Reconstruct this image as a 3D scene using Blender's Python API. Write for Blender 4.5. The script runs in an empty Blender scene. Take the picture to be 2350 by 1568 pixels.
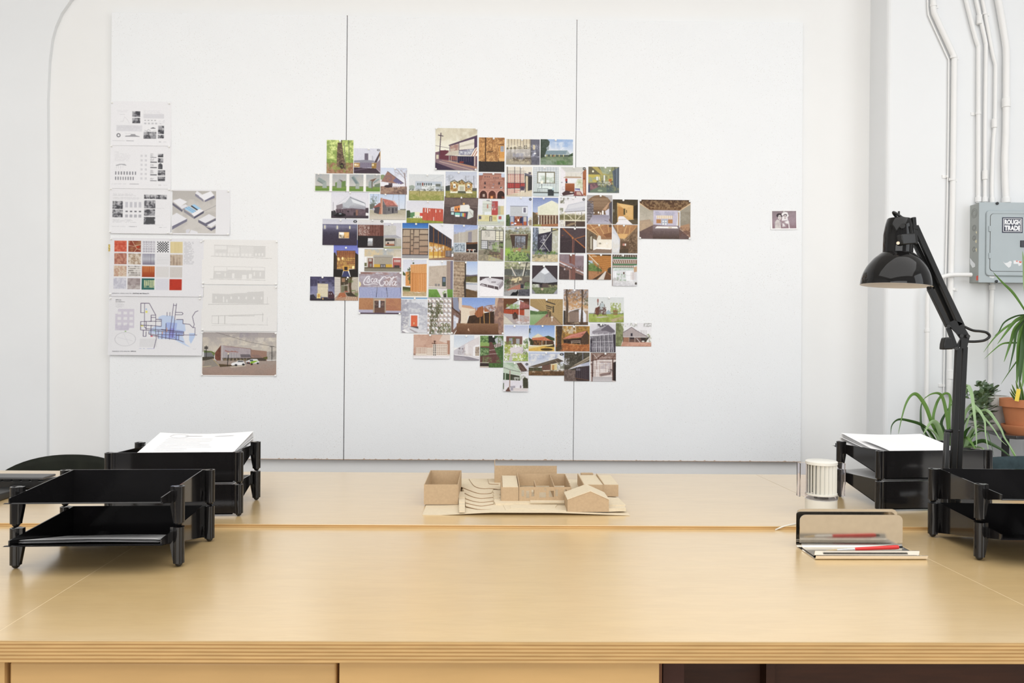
import bpy, bmesh, math, random
import numpy as np
from mathutils import Vector, Matrix
random.seed(7)
C = bpy.context.scene.collection
sc = bpy.context.scene
# ------------------------------------------------------------------ camera model (solved from the photograph)
F = 1830.0
CAM = Vector((0, 0, 1.25))
YAW, PITCH, ROLL = 45 / F, -8 / F, 0.0078
Z3 = Vector((0, 0, 1))
_f0 = Vector((math.sin(YAW), math.cos(YAW), 0)); _r0 = Vector((math.cos(YAW), -math.sin(YAW), 0))
FWD = _f0 * math.cos(PITCH) + Z3 * math.sin(PITCH)
_u0 = Z3 * math.cos(PITCH) - _f0 * math.sin(PITCH)
RGT = _r0 * math.cos(ROLL) + _u0 * math.sin(ROLL)
UPV = _u0 * math.cos(ROLL) - _r0 * math.sin(ROLL)
def ray(px, py): return FWD + RGT * ((px - 1175) / F) - UPV * ((py - 784) / F)
def on_y(px, py, Y):
    d = ray(px, py); return CAM + d * ((Y - CAM.y) / d.y)
def on_z(px, py, Zz):
    d = ray(px, py); return CAM + d * ((Zz - CAM.z) / d.z)
cd = bpy.data.cameras.new('camera'); cam = bpy.data.objects.new('camera', cd); C.objects.link(cam)
cd.sensor_width = 36; cd.lens = F / 2350 * 36; cd.clip_start = .05
M = Matrix((( RGT.x, UPV.x, -FWD.x, CAM.x), (RGT.y, UPV.y, -FWD.y, CAM.y), (RGT.z, UPV.z, -FWD.z, CAM.z), (0, 0, 0, 1)))
cam.matrix_world = M
sc.camera = cam
sc.view_settings.view_transform = 'Standard'
sc.view_settings.look = 'None'
sc.cycles.use_denoising = True
sc.cycles.max_bounces = 10
sc.cycles.transparent_max_bounces = 12
# ------------------------------------------------------------------ colours and materials
def s2l(v): return v / 12.92 if v <= .04045 else ((v + .055) / 1.055) ** 2.4
def hexc(h, k=1.0):
    h = h.lstrip('#')
    if len(h) == 3: h = ''.join(c * 2 for c in h)
    return tuple(min(1, s2l(int(h[i:i + 2], 16) / 255) * k) for i in (0, 2, 4)) + (1,)
MATS = {}
def mat(name, col, rough=.5, metal=0, spec=.5, var=.06, scale=30, bump=0, stretch=(1, 1, 1), coat=0, trans=0, bscale=None, emit=0):
    if name in MATS: return MATS[name]
    m = bpy.data.materials.new(name); m.use_nodes = True
    nt = m.node_tree; b = nt.nodes['Principled BSDF']
    c = hexc(col) if isinstance(col, str) else tuple(col) + (1,)
    tc = nt.nodes.new('ShaderNodeTexCoord'); mp = nt.nodes.new('ShaderNodeMapping')
    mp.inputs['Scale'].default_value = stretch
    nt.links.new(tc.outputs['Object'], mp.inputs[0])
    nz = nt.nodes.new('ShaderNodeTexNoise'); nz.inputs['Scale'].default_value = scale; nz.inputs['Detail'].default_value = 4
    nt.links.new(mp.outputs[0], nz.inputs['Vector'])
    rp = nt.nodes.new('ShaderNodeValToRGB')
    rp.color_ramp.elements[0].position = .3; rp.color_ramp.elements[1].position = .7
    rp.color_ramp.elements[0].color = tuple(x * (1 - var) for x in c[:3]) + (1,)
    rp.color_ramp.elements[1].color = tuple(min(1, x * (1 + var)) for x in c[:3]) + (1,)
    nt.links.new(nz.outputs[0], rp.inputs[0]); nt.links.new(rp.outputs[0], b.inputs['Base Color'])
    b.inputs['Roughness'].default_value = rough; b.inputs['Metallic'].default_value = metal
    b.inputs['Specular IOR Level'].default_value = spec
    b.inputs['Coat Weight'].default_value = coat; b.inputs['Coat Roughness'].default_value = .08
    b.inputs['Transmission Weight'].default_value = trans
    if emit:
        nt.links.new(rp.outputs[0], b.inputs['Emission Color']); b.inputs['Emission Strength'].default_value = emit
    if bump:
        bp = nt.nodes.new('ShaderNodeBump'); bp.inputs['Strength'].default_value = bump; bp.inputs['Distance'].default_value = .002
        n2 = nz
        if bscale:
            n2 = nt.nodes.new('ShaderNodeTexNoise'); n2.inputs['Scale'].default_value = bscale; n2.inputs['Detail'].default_value = 3
            nt.links.new(tc.outputs['Object'], n2.inputs['Vector'])
        nt.links.new(n2.outputs[0], bp.inputs['Height']); nt.links.new(bp.outputs[0], b.inputs['Normal'])
    MATS[name] = m
    return m
def nodes_of(m): return m.node_tree, m.node_tree.nodes['Principled BSDF']
# ------------------------------------------------------------------ mesh builder
class MB:
    def __init__(s): s.v = []; s.f = []
    def add(s, vs, fs):
        b = len(s.v); s.v.extend(Vector(v) for v in vs); s.f.extend(tuple(b + i for i in f) for f in fs); return s
    def box(s, x0, x1, y0, y1, z0, z1, xf=None):
        vs = [Vector((x, y, z)) for z in (z0, z1) for y in (y0, y1) for x in (x0, x1)]
        if xf: vs = [xf @ v for v in vs]
        return s.add(vs, [(0, 2, 3, 1), (4, 5, 7, 6), (0, 1, 5, 4), (2, 6, 7, 3), (0, 4, 6, 2), (1, 3, 7, 5)])
    def bar(s, a, b, w, h, up=Vector((0, 1, 0))):
        a, b = Vector(a), Vector(b); d = (b - a).normalized(); u = (up - d * up.dot(d)).normalized(); n = d.cross(u)
        vs = [p + n * (w / 2 * i) + u * (h / 2 * j) for p in (a, b) for i, j in ((-1, -1), (1, -1), (1, 1), (-1, 1))]
        return s.add(vs, [(0, 3, 2, 1), (4, 5, 6, 7), (0, 1, 5, 4), (1, 2, 6, 5), (2, 3, 7, 6), (3, 0, 4, 7)])
    def prism(s, poly, vec):
        poly = [Vector(p) for p in poly]; n = len(poly); vec = Vector(vec)
        return s.add(poly + [p + vec for p in poly], [tuple(range(n))[::-1], tuple(range(n, 2 * n))] + [(i, (i + 1) % n, n + (i + 1) % n, n + i) for i in range(n)])
    def tube(s, path, r, seg=10, cap=True):
        path = [Vector(p) for p in path]; n = len(path); rs = r if isinstance(r, (list, tuple)) else [r] * n
        b = len(s.v); u = None
        for i, p in enumerate(path):
            d = (path[min(i + 1, n - 1)] - path[max(i - 1, 0)]).normalized()
            if u is None: u = d.orthogonal().normalized()
            u = (u - d * u.dot(d)).normalized(); w = d.cross(u)
            for k in range(seg):
                a = 2 * math.pi * k / seg; s.v.append(p + (u * math.cos(a) + w * math.sin(a)) * rs[i])
        for i in range(n - 1):
            for k in range(seg):
                a, c = b + i * seg + k, b + i * seg + (k + 1) % seg
                s.f.append((a, c, c + seg, a + seg))
        if cap:
            s.f.append(tuple(b + k for k in range(seg))[::-1]); s.f.append(tuple(b + (n - 1) * seg + k for k in range(seg)))
        return s
    def lathe(s, prof, c=(0, 0, 0), seg=32, ax=None, cap=True, ring=False):
        if ring: prof = list(prof) + [prof[0]]; cap = False
        b = len(s.v); c = Vector(c); n = len(prof)
        for r, z in prof:
            for k in range(seg):
                a = 2 * math.pi * k / seg; p = Vector((r * math.cos(a), r * math.sin(a), z))
                s.v.append(c + (ax @ p if ax else p))
        for i in range(n - 1):
            for k in range(seg):
                a, d = b + i * seg + k, b + i * seg + (k + 1) % seg
                s.f.append((a, d, d + seg, a + seg))
        if cap and prof[0][0] > 1e-6: s.f.append(tuple(b + k for k in range(seg))[::-1])
        if cap and prof[-1][0] > 1e-6: s.f.append(tuple(b + (n - 1) * seg + k for k in range(seg)))
        return s
    def sheet(s, grid, th=0):
        nr, nc = len(grid), len(grid[0]); b = len(s.v)
        for row in grid: s.v.extend(Vector(p) for p in row)
        for i in range(nr - 1):
            for j in range(nc - 1):
                a = b + i * nc + j; s.f.append((a, a + 1, a + nc + 1, a + nc))
        return s
    def ribbon(s, pts, w, side=None, fold=.25, taper=(.5, 1, .08)):
        n = len(pts)
        for i, p in enumerate(pts):
            d = (pts[min(i + 1, n - 1)] - pts[max(i - 1, 0)]).normalized(); t = i / (n - 1)
            k = taper[0] + (taper[1] - taper[0]) * min(1, t / .35) if t < .35 else taper[1] + (taper[2] - taper[1]) * ((t - .35) / .65) ** 1.6
            sd = (side - d * side.dot(d)) if side else d.cross(Vector((0, 1, .25)))
            if sd.length < 1e-4: sd = d.orthogonal()
            sd.normalize(); nn = d.cross(sd)
            hw = w / 2 * k
            s.v.extend([p - sd * hw, p + nn * (hw * fold), p + sd * hw])
        b = len(s.v) - 3 * n
        for i in range(n - 1):
            a = b + 3 * i; s.f.extend([(a, a + 1, a + 4, a + 3), (a + 1, a + 2, a + 5, a + 4)])
        return s
def smooth_path(pts, n=5):
    pts = [Vector(p) for p in pts]; out = []
    for i in range(len(pts) - 1):
        p0, p1, p2, p3 = pts[max(i - 1, 0)], pts[i], pts[i + 1], pts[min(i + 2, len(pts) - 1)]
        for k in range(n):
            t = k / n
            out.append(.5 * ((2 * p1) + (p2 - p0) * t + (2 * p0 - 5 * p1 + 4 * p2 - p3) * t * t + (3 * p1 - p0 - 3 * p2 + p3) * t ** 3))
    out.append(pts[-1]); return out
def obj(name, mb, m, parent=None, world=True, smooth=None, bevel=0, solid=0, seg=2):
    """link ONE mesh object; smooth = angle in degrees; world coords are turned into the parent's space"""
    me = bpy.data.meshes.new(name)
    vs = mb.v
    if parent is not None and world:
        inv = wm(parent).inverted(); vs = [inv @ v for v in vs]
    me.from_pydata([tuple(v) for v in vs], [], mb.f)
    bm = bmesh.new(); bm.from_mesh(me); bmesh.ops.remove_doubles(bm, verts=bm.verts, dist=1e-6); bmesh.ops.recalc_face_normals(bm, faces=bm.faces); bm.to_mesh(me); bm.free()
    me.materials.append(m)
    o = bpy.data.objects.new(name, me); C.objects.link(o)
    if parent is not None: o.parent = parent
    if smooth is not None:
        me.polygons.foreach_set('use_smooth', [True] * len(me.polygons))
        if smooth < 180: me.set_sharp_from_angle(angle=math.radians(smooth))
    if solid:
        md = o.modifiers.new('thick', 'SOLIDIFY'); md.thickness = solid; md.offset = 0
    if bevel:
        md = o.modifiers.new('bevel', 'BEVEL'); md.width = bevel; md.segments = seg; md.limit_method = 'ANGLE'; md.angle_limit = math.radians(40)
        me.polygons.foreach_set('use_smooth', [True] * len(me.polygons)); me.set_sharp_from_angle(angle=math.radians(30))
        md.harden_normals = False
    return o
def wm(o):
    m = o.matrix_basis.copy(); p = o.parent
    while p is not None: m = p.matrix_basis @ m; p = p.parent
    return m
def tag(o, label=None, cat=None, group=None, kind=None):
    if label: o['label'] = label
    if cat: o['category'] = cat
    if group: o['group'] = group
    if kind: o['kind'] = kind
    return o
def thing(name, label, cat, loc=(0, 0, 0), rz=0, group=None):
    o = bpy.data.objects.new(name, None); C.objects.link(o); o.empty_display_size = .05
    o.location = loc; o.rotation_euler = (0, 0, rz)
    o.matrix_basis = Matrix.Translation(Vector(loc)) @ Matrix.Rotation(rz, 4, 'Z')
    return tag(o, label, cat, group)
def kids(o): return [c for c in C.objects if c.parent == o]
def copy_tree(o, parent=None):
    c = o.copy(); C.objects.link(c); c.parent = parent
    for ch in kids(o): copy_tree(ch, c)
    return c
def text_mb(txt, size, bold=0, shear=0, align='CENTER', spacing=1.0):
    """letters as flat faces in the XZ plane, centred on the origin, facing -Y"""
    cu = bpy.data.curves.new('t', 'FONT'); cu.body = txt; cu.size = size; cu.offset = bold; cu.shear = shear
    cu.align_x = align; cu.align_y = 'CENTER'; cu.space_character = spacing; cu.resolution_u = 3
    o = bpy.data.objects.new('t', cu); C.objects.link(o)
    me = bpy.data.meshes.new_from_object(o.evaluated_get(bpy.context.evaluated_depsgraph_get()))
    mb = MB(); mb.add([(v.co.x, 0, v.co.y) for v in me.vertices], [tuple(p.vertices) for p in me.polygons])
    bpy.data.objects.remove(o); bpy.data.curves.remove(cu); bpy.data.meshes.remove(me)
    return mb
def move(mb, v, k=(1, 1, 1)):
    mb.v = [Vector((p.x * k[0], p.y * k[1], p.z * k[2])) + Vector(v) for p in mb.v]; return mb
# ------------------------------------------------------------------ the room
WALL_Y, BOARD_Y, PIL_Y = 3.825, 3.80, 3.65
wall_m = mat('painted_plaster', (.86, .862, .858), rough=.75, spec=.25, var=.012, scale=3, bump=.12, bscale=60)
pier_m = mat('painted_masonry', (.815, .83, .845), rough=.7, spec=.25, var=.015, scale=2.5, bump=.3, bscale=14)
floor_m = mat('concrete_floor', (.30, .27, .24), rough=.5, var=.15, scale=3)
ceil_m = mat('ceiling_paint', (.85, .85, .84), rough=.8, var=.01, scale=2)
def struct(name, mb, m, **k): return tag(obj(name, mb, m, **k), kind='structure')
struct('floor', MB().box(-4.5, 4.5, -3.5, 4.2, -.1, 0), floor_m)
struct('ceiling', MB().box(-4.5, 4.5, -3.5, 4.2, 3.9, 4.0), ceil_m)
struct('wall_back', MB().box(-4.5, 4.5, WALL_Y, WALL_Y + .2, 0, 3.9), wall_m)
# right pier: proud of the back wall, carries the conduits
xr = on_y(2032, 700, PIL_Y).x
def rounded_pier():
    mb = MB(); r = .02
    pts = [(xr, WALL_Y), (xr, PIL_Y + r)] + [(xr + r - r * math.cos(a), PIL_Y + r - r * math.sin(a)) for a in (math.pi / 8, math.pi / 4, 3 * math.pi / 8)] + [(xr + r, PIL_Y), (4.5, PIL_Y), (4.5, WALL_Y)]
    return mb.prism([(x, y, 0) for x, y in pts], (0, 0, 3.9))
struct('wall_right', rounded_pier(), pier_m)
# left pier with an arched edge that springs to the right near the top
LY = WALL_Y - .022
edge = [(108, 1120), (108, 700), (109, 400), (108, 230), (112, 140), (118, 92), (126, 62), (140, 30), (161, 0), (200, -42), (260, -90), (340, -130), (460, -160), (620, -175)]
pts = [on_y(x, y, LY) for x, y in edge]
pts[0].z = 0
poly = [Vector((-4.5, LY, 0))] + pts + [Vector((pts[-1].x, LY, 3.9)), Vector((-4.5, LY, 3.9))]
struct('wall_left', MB().prism(poly, (0, .022, 0)), pier_m)
# far sides of the room, with a tall window on the right behind the viewer
struct('wall_side', MB().box(-4.6, -4.5, -3.5, 4.2, 0, 3.9), wall_m)
struct('baseboard_back', MB().box(-1.9, 1.72, WALL_Y - .015, WALL_Y, 0, .1), wall_m)
# ------------------------------------------------------------------ pin boards
def board_mat():
    m = mat('white_board', (.868, .885, .905), rough=.8, spec=.2, var=.008, scale=6, bump=.25, bscale=220)
    nt, b = nodes_of(m)
    tc = nt.nodes.new('ShaderNodeTexCoord')
    n1 = nt.nodes.new('ShaderNodeTexNoise'); n1.inputs['Scale'].default_value = 240; n1.inputs['Detail'].default_value = 3
    n2 = nt.nodes.new('ShaderNodeTexNoise'); n2.inputs['Scale'].default_value = 3.0
    nt.links.new(tc.outputs['Object'], n1.inputs['Vector']); nt.links.new(tc.outputs['Object'], n2.inputs['Vector'])
    ad = nt.nodes.new('ShaderNodeMath'); ad.operation = 'MULTIPLY_ADD'; ad.inputs[1].default_value = .16
    nt.links.new(n2.outputs[0], ad.inputs[0]); nt.links.new(n1.outputs[0], ad.inputs[2])
    rp = nt.nodes.new('ShaderNodeValToRGB'); rp.color_ramp.elements[0].position = .715; rp.color_ramp.elements[1].position = .85
    rp.color_ramp.elements[0].color = (0, 0, 0, 1); rp.color_ramp.elements[1].color = (1, 1, 1, 1)
    nt.links.new(ad.outputs[0], rp.inputs[0])
    mx = nt.nodes.new('ShaderNodeMixRGB'); mx.inputs[2].default_value = (.56, .54, .52, 1)
    old = b.inputs['Base Color'].links[0].from_socket
    nt.links.new(old, mx.inputs[1]); nt.links.new(rp.outputs[0], mx.inputs[0]); nt.links.new(mx.outputs[0], b.inputs['Base Color'])
    return m
bm_ = board_mat()
edge_m = mat('board_raw_edge', (.55, .42, .33), rough=.9, var=.2, scale=80)
def pin_board(q, label):
    tl, tr, br, bl = [on_y(x, y, BOARD_Y) for x, y in q]
    t = thing('pin_board', label, 'pin board', ((bl.x + br.x) / 2, BOARD_Y + .012, bl.z), group='pin board panels')
    o = obj('board_face', MB().prism([tl, tr, br, bl], (0, .0245, 0)), bm_, t, bevel=.0015)
    mb = MB()
    random.seed(int(tl.x * 1000))
    n = 160; xs = [bl.x + (br.x - bl.x) * i / n for i in range(n + 1)]
    zs = [bl.z + (br.z - bl.z) * i / n for i in range(n + 1)]
    top = [Vector((x, BOARD_Y - .0012, z + .001 + (random.random() ** 9) * .005)) for x, z in zip(xs, zs)]
    mb.prism(top + [Vector((br.x, BOARD_Y - .0012, br.z - .0015)), Vector((bl.x, BOARD_Y - .0012, bl.z - .0015))], (0, .018, 0))
    obj('frayed_edge', mb, edge_m, t)
pin_board([(256, 28), (796, 36), (787.5, 1054.6), (250, 1051)], 'leftmost white pin board panel, holding the printed research sheets')
pin_board([(797.6, 36), (1323.8, 46), (1315.0, 1056.8), (789.2, 1054.6)], 'middle white pin board panel, holding most of the photo collage')
pin_board([(1324.9, 46), (1843, 52), (1838, 1060), (1316, 1056.8)], 'rightmost white pin board panel, mostly bare with one small portrait')
# dark gap battens seen through the two seams between boards
for k, (xa, ya, xb, yb) in enumerate([(797, 36, 788.5, 1056), (1324, 46, 1315.4, 1058)]):
    a, b_ = on_y(xa, ya, BOARD_Y + .014), on_y(xb, yb, BOARD_Y + .014)
    struct('trim_%d' % (k + 1), MB().bar(a, b_, .004, .006), mat('dark_seam', (.16, .115, .10), rough=.9, var=.3, scale=40))
# ------------------------------------------------------------------ plywood tables
TZ, RZ = .75, .759
def ply_mat():
    m = mat('birch_top', (.70, .502, .246), rough=.3, spec=.5, var=.03, scale=5, stretch=(1, 5, 1))
    nt, b = nodes_of(m); b.inputs['IOR'].default_value = 2.15; b.inputs['Coat Weight'].default_value = .85; b.inputs['Coat Roughness'].default_value = .22
    tc = nt.nodes.new('ShaderNodeTexCoord'); mp = nt.nodes.new('ShaderNodeMapping'); mp.inputs['Scale'].default_value = (1.2, 7, 1); mp.inputs['Rotation'].default_value = (0, 0, .35)
    nt.links.new(tc.outputs['Object'], mp.inputs[0])
    nz = nt.nodes.new('ShaderNodeTexNoise'); nz.inputs['Scale'].default_value = 9; nz.inputs['Detail'].default_value = 8; nz.inputs['Distortion'].default_value = 1.2
    nt.links.new(mp.outputs[0], nz.inputs['Vector'])
    mx = nt.nodes.new('ShaderNodeMixRGB'); mx.blend_type = 'MULTIPLY'; mx.inputs[0].default_value = .22
    rp = nt.nodes.new('ShaderNodeValToRGB'); rp.color_ramp.elements[0].position = .35; rp.color_ramp.elements[1].position = .62
    rp.color_ramp.elements[0].color = (.80, .72, .62, 1); rp.color_ramp.elements[1].color = (1, 1, 1, 1)
    nt.links.new(nz.outputs[0], rp.inputs[0])
    old = b.inputs['Base Color'].links[0].from_socket
    nt.links.new(old, mx.inputs[1]); nt.links.new(rp.outputs[0], mx.inputs[2]); nt.links.new(mx.outputs[0], b.inputs['Base Color'])
    return m
top_m = ply_mat()
def edge_mat():
    m = mat('birch_ply_edge', (.60, .385, .165), rough=.6, spec=.3, var=.08, scale=14, stretch=(1, 1, 12))
    nt, b = nodes_of(m)
    tc = nt.nodes.new('ShaderNodeTexCoord')
    wv = nt.nodes.new('ShaderNodeTexWave'); wv.bands_direction = 'Z'; wv.inputs['Scale'].default_value = 52; wv.inputs['Distortion'].default_value = .8; wv.inputs['Detail'].default_value = 1; wv.inputs['Detail Scale'].default_value = .6
    mp = nt.nodes.new('ShaderNodeMapping'); mp.inputs['Scale'].default_value = (.08, .08, 1)
    nt.links.new(tc.outputs['Object'], mp.inputs[0]); nt.links.new(mp.outputs[0], wv.inputs['Vector'])
    rp = nt.nodes.new('ShaderNodeValToRGB'); rp.color_ramp.elements[0].position = .15; rp.color_ramp.elements[1].position = .6
    rp.color_ramp.elements[0].color = (.66, .56, .45, 1); rp.color_ramp.elements[1].color = (1, 1, 1, 1)
    nt.links.new(wv.outputs[0], rp.inputs[0])
    mx = nt.nodes.new('ShaderNodeMixRGB'); mx.blend_type = 'MULTIPLY'; mx.inputs[0].default_value = .9
    old = b.inputs['Base Color'].links[0].from_socket
    nt.links.new(old, mx.inputs[1]); nt.links.new(rp.outputs[0], mx.inputs[2])
    # small dark knots along the edge
    m2 = nt.nodes.new('ShaderNodeMapping'); m2.inputs['Scale'].default_value = (9, 9, 70); nt.links.new(tc.outputs['Object'], m2.inputs[0])
    n2 = nt.nodes.new('ShaderNodeTexNoise'); n2.inputs['Scale'].default_value = 1; n2.inputs['Detail'].default_value = 1; nt.links.new(m2.outputs[0], n2.inputs['Vector'])
    r2 = nt.nodes.new('ShaderNodeValToRGB'); r2.color_ramp.elements[0].position = .74; r2.color_ramp.elements[1].position = .80
    r2.color_ramp.elements[0].color = (0, 0, 0, 1); r2.color_ramp.elements[1].color = (1, 1, 1, 1); nt.links.new(n2.outputs[0], r2.inputs[0])
    m3 = nt.nodes.new('ShaderNodeMixRGB'); m3.inputs[2].default_value = (.12, .05, .04, 1)
    nt.links.new(r2.outputs[0], m3.inputs[0]); nt.links.new(mx.outputs[0], m3.inputs[1]); nt.links.new(m3.outputs[0], b.inputs['Base Color'])
    return m
pedge_m = edge_mat()
leg_m = mat('table_leg_wood', (.5, .33, .17), rough=.5, var=.1, scale=12)
def table(label, poly, zt, th, front, group, legs=(0, 1, 2, 3)):
    """poly: plan corners (front-left, front-right, back-right, back-left)"""
    cx = sum(p[0] for p in poly) / 4; cy = sum(p[1] for p in poly) / 4
    t = thing('plywood_table', label, 'table', (cx, cy, 0), group=group)
    P = [Vector((p[0], p[1], zt)) for p in poly]
    obj('tabletop', MB().prism(P, (0, 0, -.0016)), top_m, t)
    obj('plywood_edge', MB().prism([p - Vector((0, 0, .0016)) for p in P], (0, 0, -(th - .0016))), pedge_m, t)
    for i, p in enumerate(poly):
        if i not in legs: continue
        q = Vector((p[0], p[1])) + (Vector((cx, cy)) - Vector((p[0], p[1]))) * .2
        obj('leg', MB().box(q.x - .025, q.x + .025, q.y - .025, q.y + .025, 0, zt - th), leg_m, t)
    return t
fe = on_z(1175, 1472, TZ).y                     # front edge of the near table
gap_y = on_z(1175, 1213.4, TZ).y                  # back edge of the near tables
back_y = on_z(1175, 1086, RZ).y
rear_y = gap_y + .0012
# the seams as two points each, extended in plan
def seam_x(a, b, z, y):
    A, B = on_z(*a, z), on_z(*b, z); t = (y - A.y) / (B.y - A.y); return A.x + (B.x - A.x) * t
g = .0011
ls = lambda y: seam_x((94.6, 1389), (300, 1260), TZ, y)
rs = lambda y: seam_x((2133.6, 1284.3), (2304.8, 1368), TZ, y)
rr = lambda y: seam_x((1740, 1092), (1834, 1135), RZ, y)
rl = lambda y: ls(y) - .0
GN, GR = 'plywood tables of the near row', 'plywood tables of the rear row'
TH = .0365
def sy(x, y, k=-.0095): return y + k * x          # the rows are turned a touch against the wall
def plan(xl0, xl1, xr0, xr1, y0, y1): return [(xl0, sy(xl0, y0)), (xr0, sy(xr0, y0)), (xr1, sy(xr1, y1)), (xl1, sy(xl1, y1))]
table('large plywood table in front, holding the steel pen holder', plan(ls(fe), ls(gap_y), rs(fe), rs(gap_y), fe, gap_y), TZ, TH, True, GN, (2, 3))
table('plywood table at near left, under the near left black trays', plan(ls(fe) - 1.5, ls(gap_y) - 1.5, ls(fe) - g, ls(gap_y) - g, fe, gap_y), TZ, TH, True, GN)
table('plywood table at near right, under the near right black trays', plan(rs(fe) + g, rs(gap_y) + g, rs(fe) + 1.3, rs(gap_y) + 1.3, fe, gap_y), TZ, TH, True, GN, (1, 2, 3))
xl = ls(gap_y)
table('rear plywood table, under the cardboard architectural model', plan(xl, xl, rr(rear_y), rr(back_y), rear_y, back_y), RZ, TH, False, GR)
table('rear left plywood table, under the flat black slotted box', plan(xl - 1.5, xl - 1.5, xl - g, xl - g, rear_y, back_y), RZ, TH, False, GR)
table('rear right plywood table, under the desk lamp and paper trays', plan(rr(rear_y) + g, rr(back_y) + g, rr(rear_y) + 1.4, rr(back_y) + 1.4, rear_y, back_y), RZ, TH, False, GR, (0, 1, 3))
seam_m = mat('pale_seam_edge', (.86, .70, .46), rough=.4, var=.03)
def seam(t, f, y0, y1, z):
    a, b_ = Vector((f(y0) - g / 2, sy(f(y0), y0), z - .0006)), Vector((f(y1) - g / 2, sy(f(y1), y1), z - .0006))
    obj('seam_edge', MB().bar(a, b_, g * .86, .0012, up=Z3), seam_m, t)
_tb = {o['label']: o for o in C.objects if o.name.startswith('plywood_table')}
seam(_tb['plywood table at near left, under the near left black trays'], ls, fe, gap_y, TZ)
seam(_tb['plywood table at near right, under the near right black trays'], lambda y: rs(y) + g, fe, gap_y, TZ)
# ------------------------------------------------------------------ drawer cabinet under the front edge
cab_m = mat('birch_drawer', (.64, .40, .165), rough=.4, spec=.4, var=.07, scale=4, stretch=(1, 1, 7))
cabi_m = mat('cabinet_inside', (.19, .075, .03), rough=.6, var=.15, scale=5)
zc = TZ - TH
cab_y = fe + .018
def cx(px): return on_y(px, 1545, cab_y).x
t = thing('drawer_cabinet', 'plywood drawer cabinet under the front edge of the near table', 'cabinet', (cx(760), cab_y, 0))
xL, xM0, xM1, xR = cx(-60), cx(770), cx(779), cx(1511)
def fk(x0, x1, y): # keep the cabinet's line parallel to the table front
    return None
rot = Matrix.Rotation(-.0095, 4, 'Z')
def cb(x0, x1, y0, y1, z0, z1):
    m = MB().box(x0, x1, y0, y1, z0, z1); m.v = [Vector((v.x, v.y - .0095 * v.x, v.z)) for v in m.v]; return m
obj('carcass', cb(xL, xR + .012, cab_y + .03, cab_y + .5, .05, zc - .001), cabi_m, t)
obj('drawer', cb(cx(12), xM0, cab_y + .004, cab_y + .03, .46, zc - .0085), cab_m, t, bevel=.004)
obj('drawer', cb(xM1, xR, cab_y - .004, cab_y + .03, .46, zc - .001), cab_m, t, bevel=.001)
obj('drawer', cb(cx(12), xM0, cab_y + .004, cab_y + .03, .16, .45), cab_m, t, bevel=.004)
obj('drawer', cb(xM1, xR, cab_y - .004, cab_y + .03, .16, .45), cab_m, t, bevel=.001)
obj('plinth', cb(xL, xR, cab_y + .05, cab_y + .48, 0, .05), cabi_m, t)
obj('side_panel', cb(xL - .02, cx(4), cab_y, cab_y + .5, .05, zc - .001), cab_m, t)
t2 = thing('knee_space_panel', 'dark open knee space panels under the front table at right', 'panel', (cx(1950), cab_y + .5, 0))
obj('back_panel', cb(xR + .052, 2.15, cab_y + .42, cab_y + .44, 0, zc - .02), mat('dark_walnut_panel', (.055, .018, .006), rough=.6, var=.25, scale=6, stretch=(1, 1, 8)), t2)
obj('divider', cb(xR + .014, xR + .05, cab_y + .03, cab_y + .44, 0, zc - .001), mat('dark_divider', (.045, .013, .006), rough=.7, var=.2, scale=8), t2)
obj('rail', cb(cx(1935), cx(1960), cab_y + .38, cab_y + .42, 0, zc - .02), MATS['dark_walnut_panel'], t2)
# ------------------------------------------------------------------ black stacking letter trays
blk = mat('black_gloss_plastic', (.010, .0095, .010), rough=.09, spec=.36, var=.2, scale=8)
blk_m = mat('black_satin', (.012, .012, .012), rough=.3, spec=.36, var=.2, scale=8)
paper_m = mat('white_paper', (.90, .90, .905), rough=.75, spec=.2, var=.006, scale=20)
TIER = .0875
HW, LX, LY_ = .154, .1695, .107
def tray_shell():
    mb = MB(); th = .0026
    B, Ff = .112, -.165
    zf = lambda y: .0085 + (B - y) / (B - Ff) * (.064 - .0085)
    zt = lambda y: .0868 - (B - y) / (B - Ff) * .0135
    ys = [B - (B - Ff) * i / 10 for i in range(11)]
    # floor with a soft rolled lip at the open side
    rows = [[(-HW, y, zf(y)), (HW, y, zf(y))] for y in ys] + [[(-HW - .004, Ff - .006, .0648), (HW + .004, Ff - .006, .0648)], [(-HW - .006, Ff - .010, .0632), (HW + .006, Ff - .010, .0632)]]
    mb.sheet(rows)
    mb.sheet([[(x, y + dy, zf(y) - .0028) for x in (-HW, HW)] for y, dy in ((B, 0), (Ff, 0), (Ff - .01, 0))])
    for s in (-1, 1):
        mb.prism([(s * HW, B, .0085), (s * HW, Ff, .062), (s * HW, Ff, zt(Ff)), (s * HW, B, .0868)], (-s * th, 0, 0))
    mb.box(-HW - .012, HW + .012, B - th, B, .0085, .0868)
    return mb
def tray_leg(sx, sy_):
    mb = MB(); r = .0118
    mb.lathe([(.0, 0), (.004, .0008), (.0075, .004), (.0085, .008), (r, .0085), (r, .0866), (r - .003, .0868), (r - .004, .0862), (r - .005, .078), (.0, .078)], (sx * LX, sy_ * LY_, 0), 20)
    a, b = sorted((sx * (HW - .001), sx * LX)); zb = .0072
    inn, out = (sx * (HW - .001), sx * LX)
    mb.prism([(inn, sy_ * LY_ - .006, .0866), (out, sy_ * LY_ - .006, .0866), (out, sy_ * LY_ - .006, zb), (sx * (HW + .006), sy_ * LY_ - .006, zb), (inn, sy_ * LY_ - .006, .045)], (0, .012, 0))
    return mb
_tray0 = []
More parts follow.
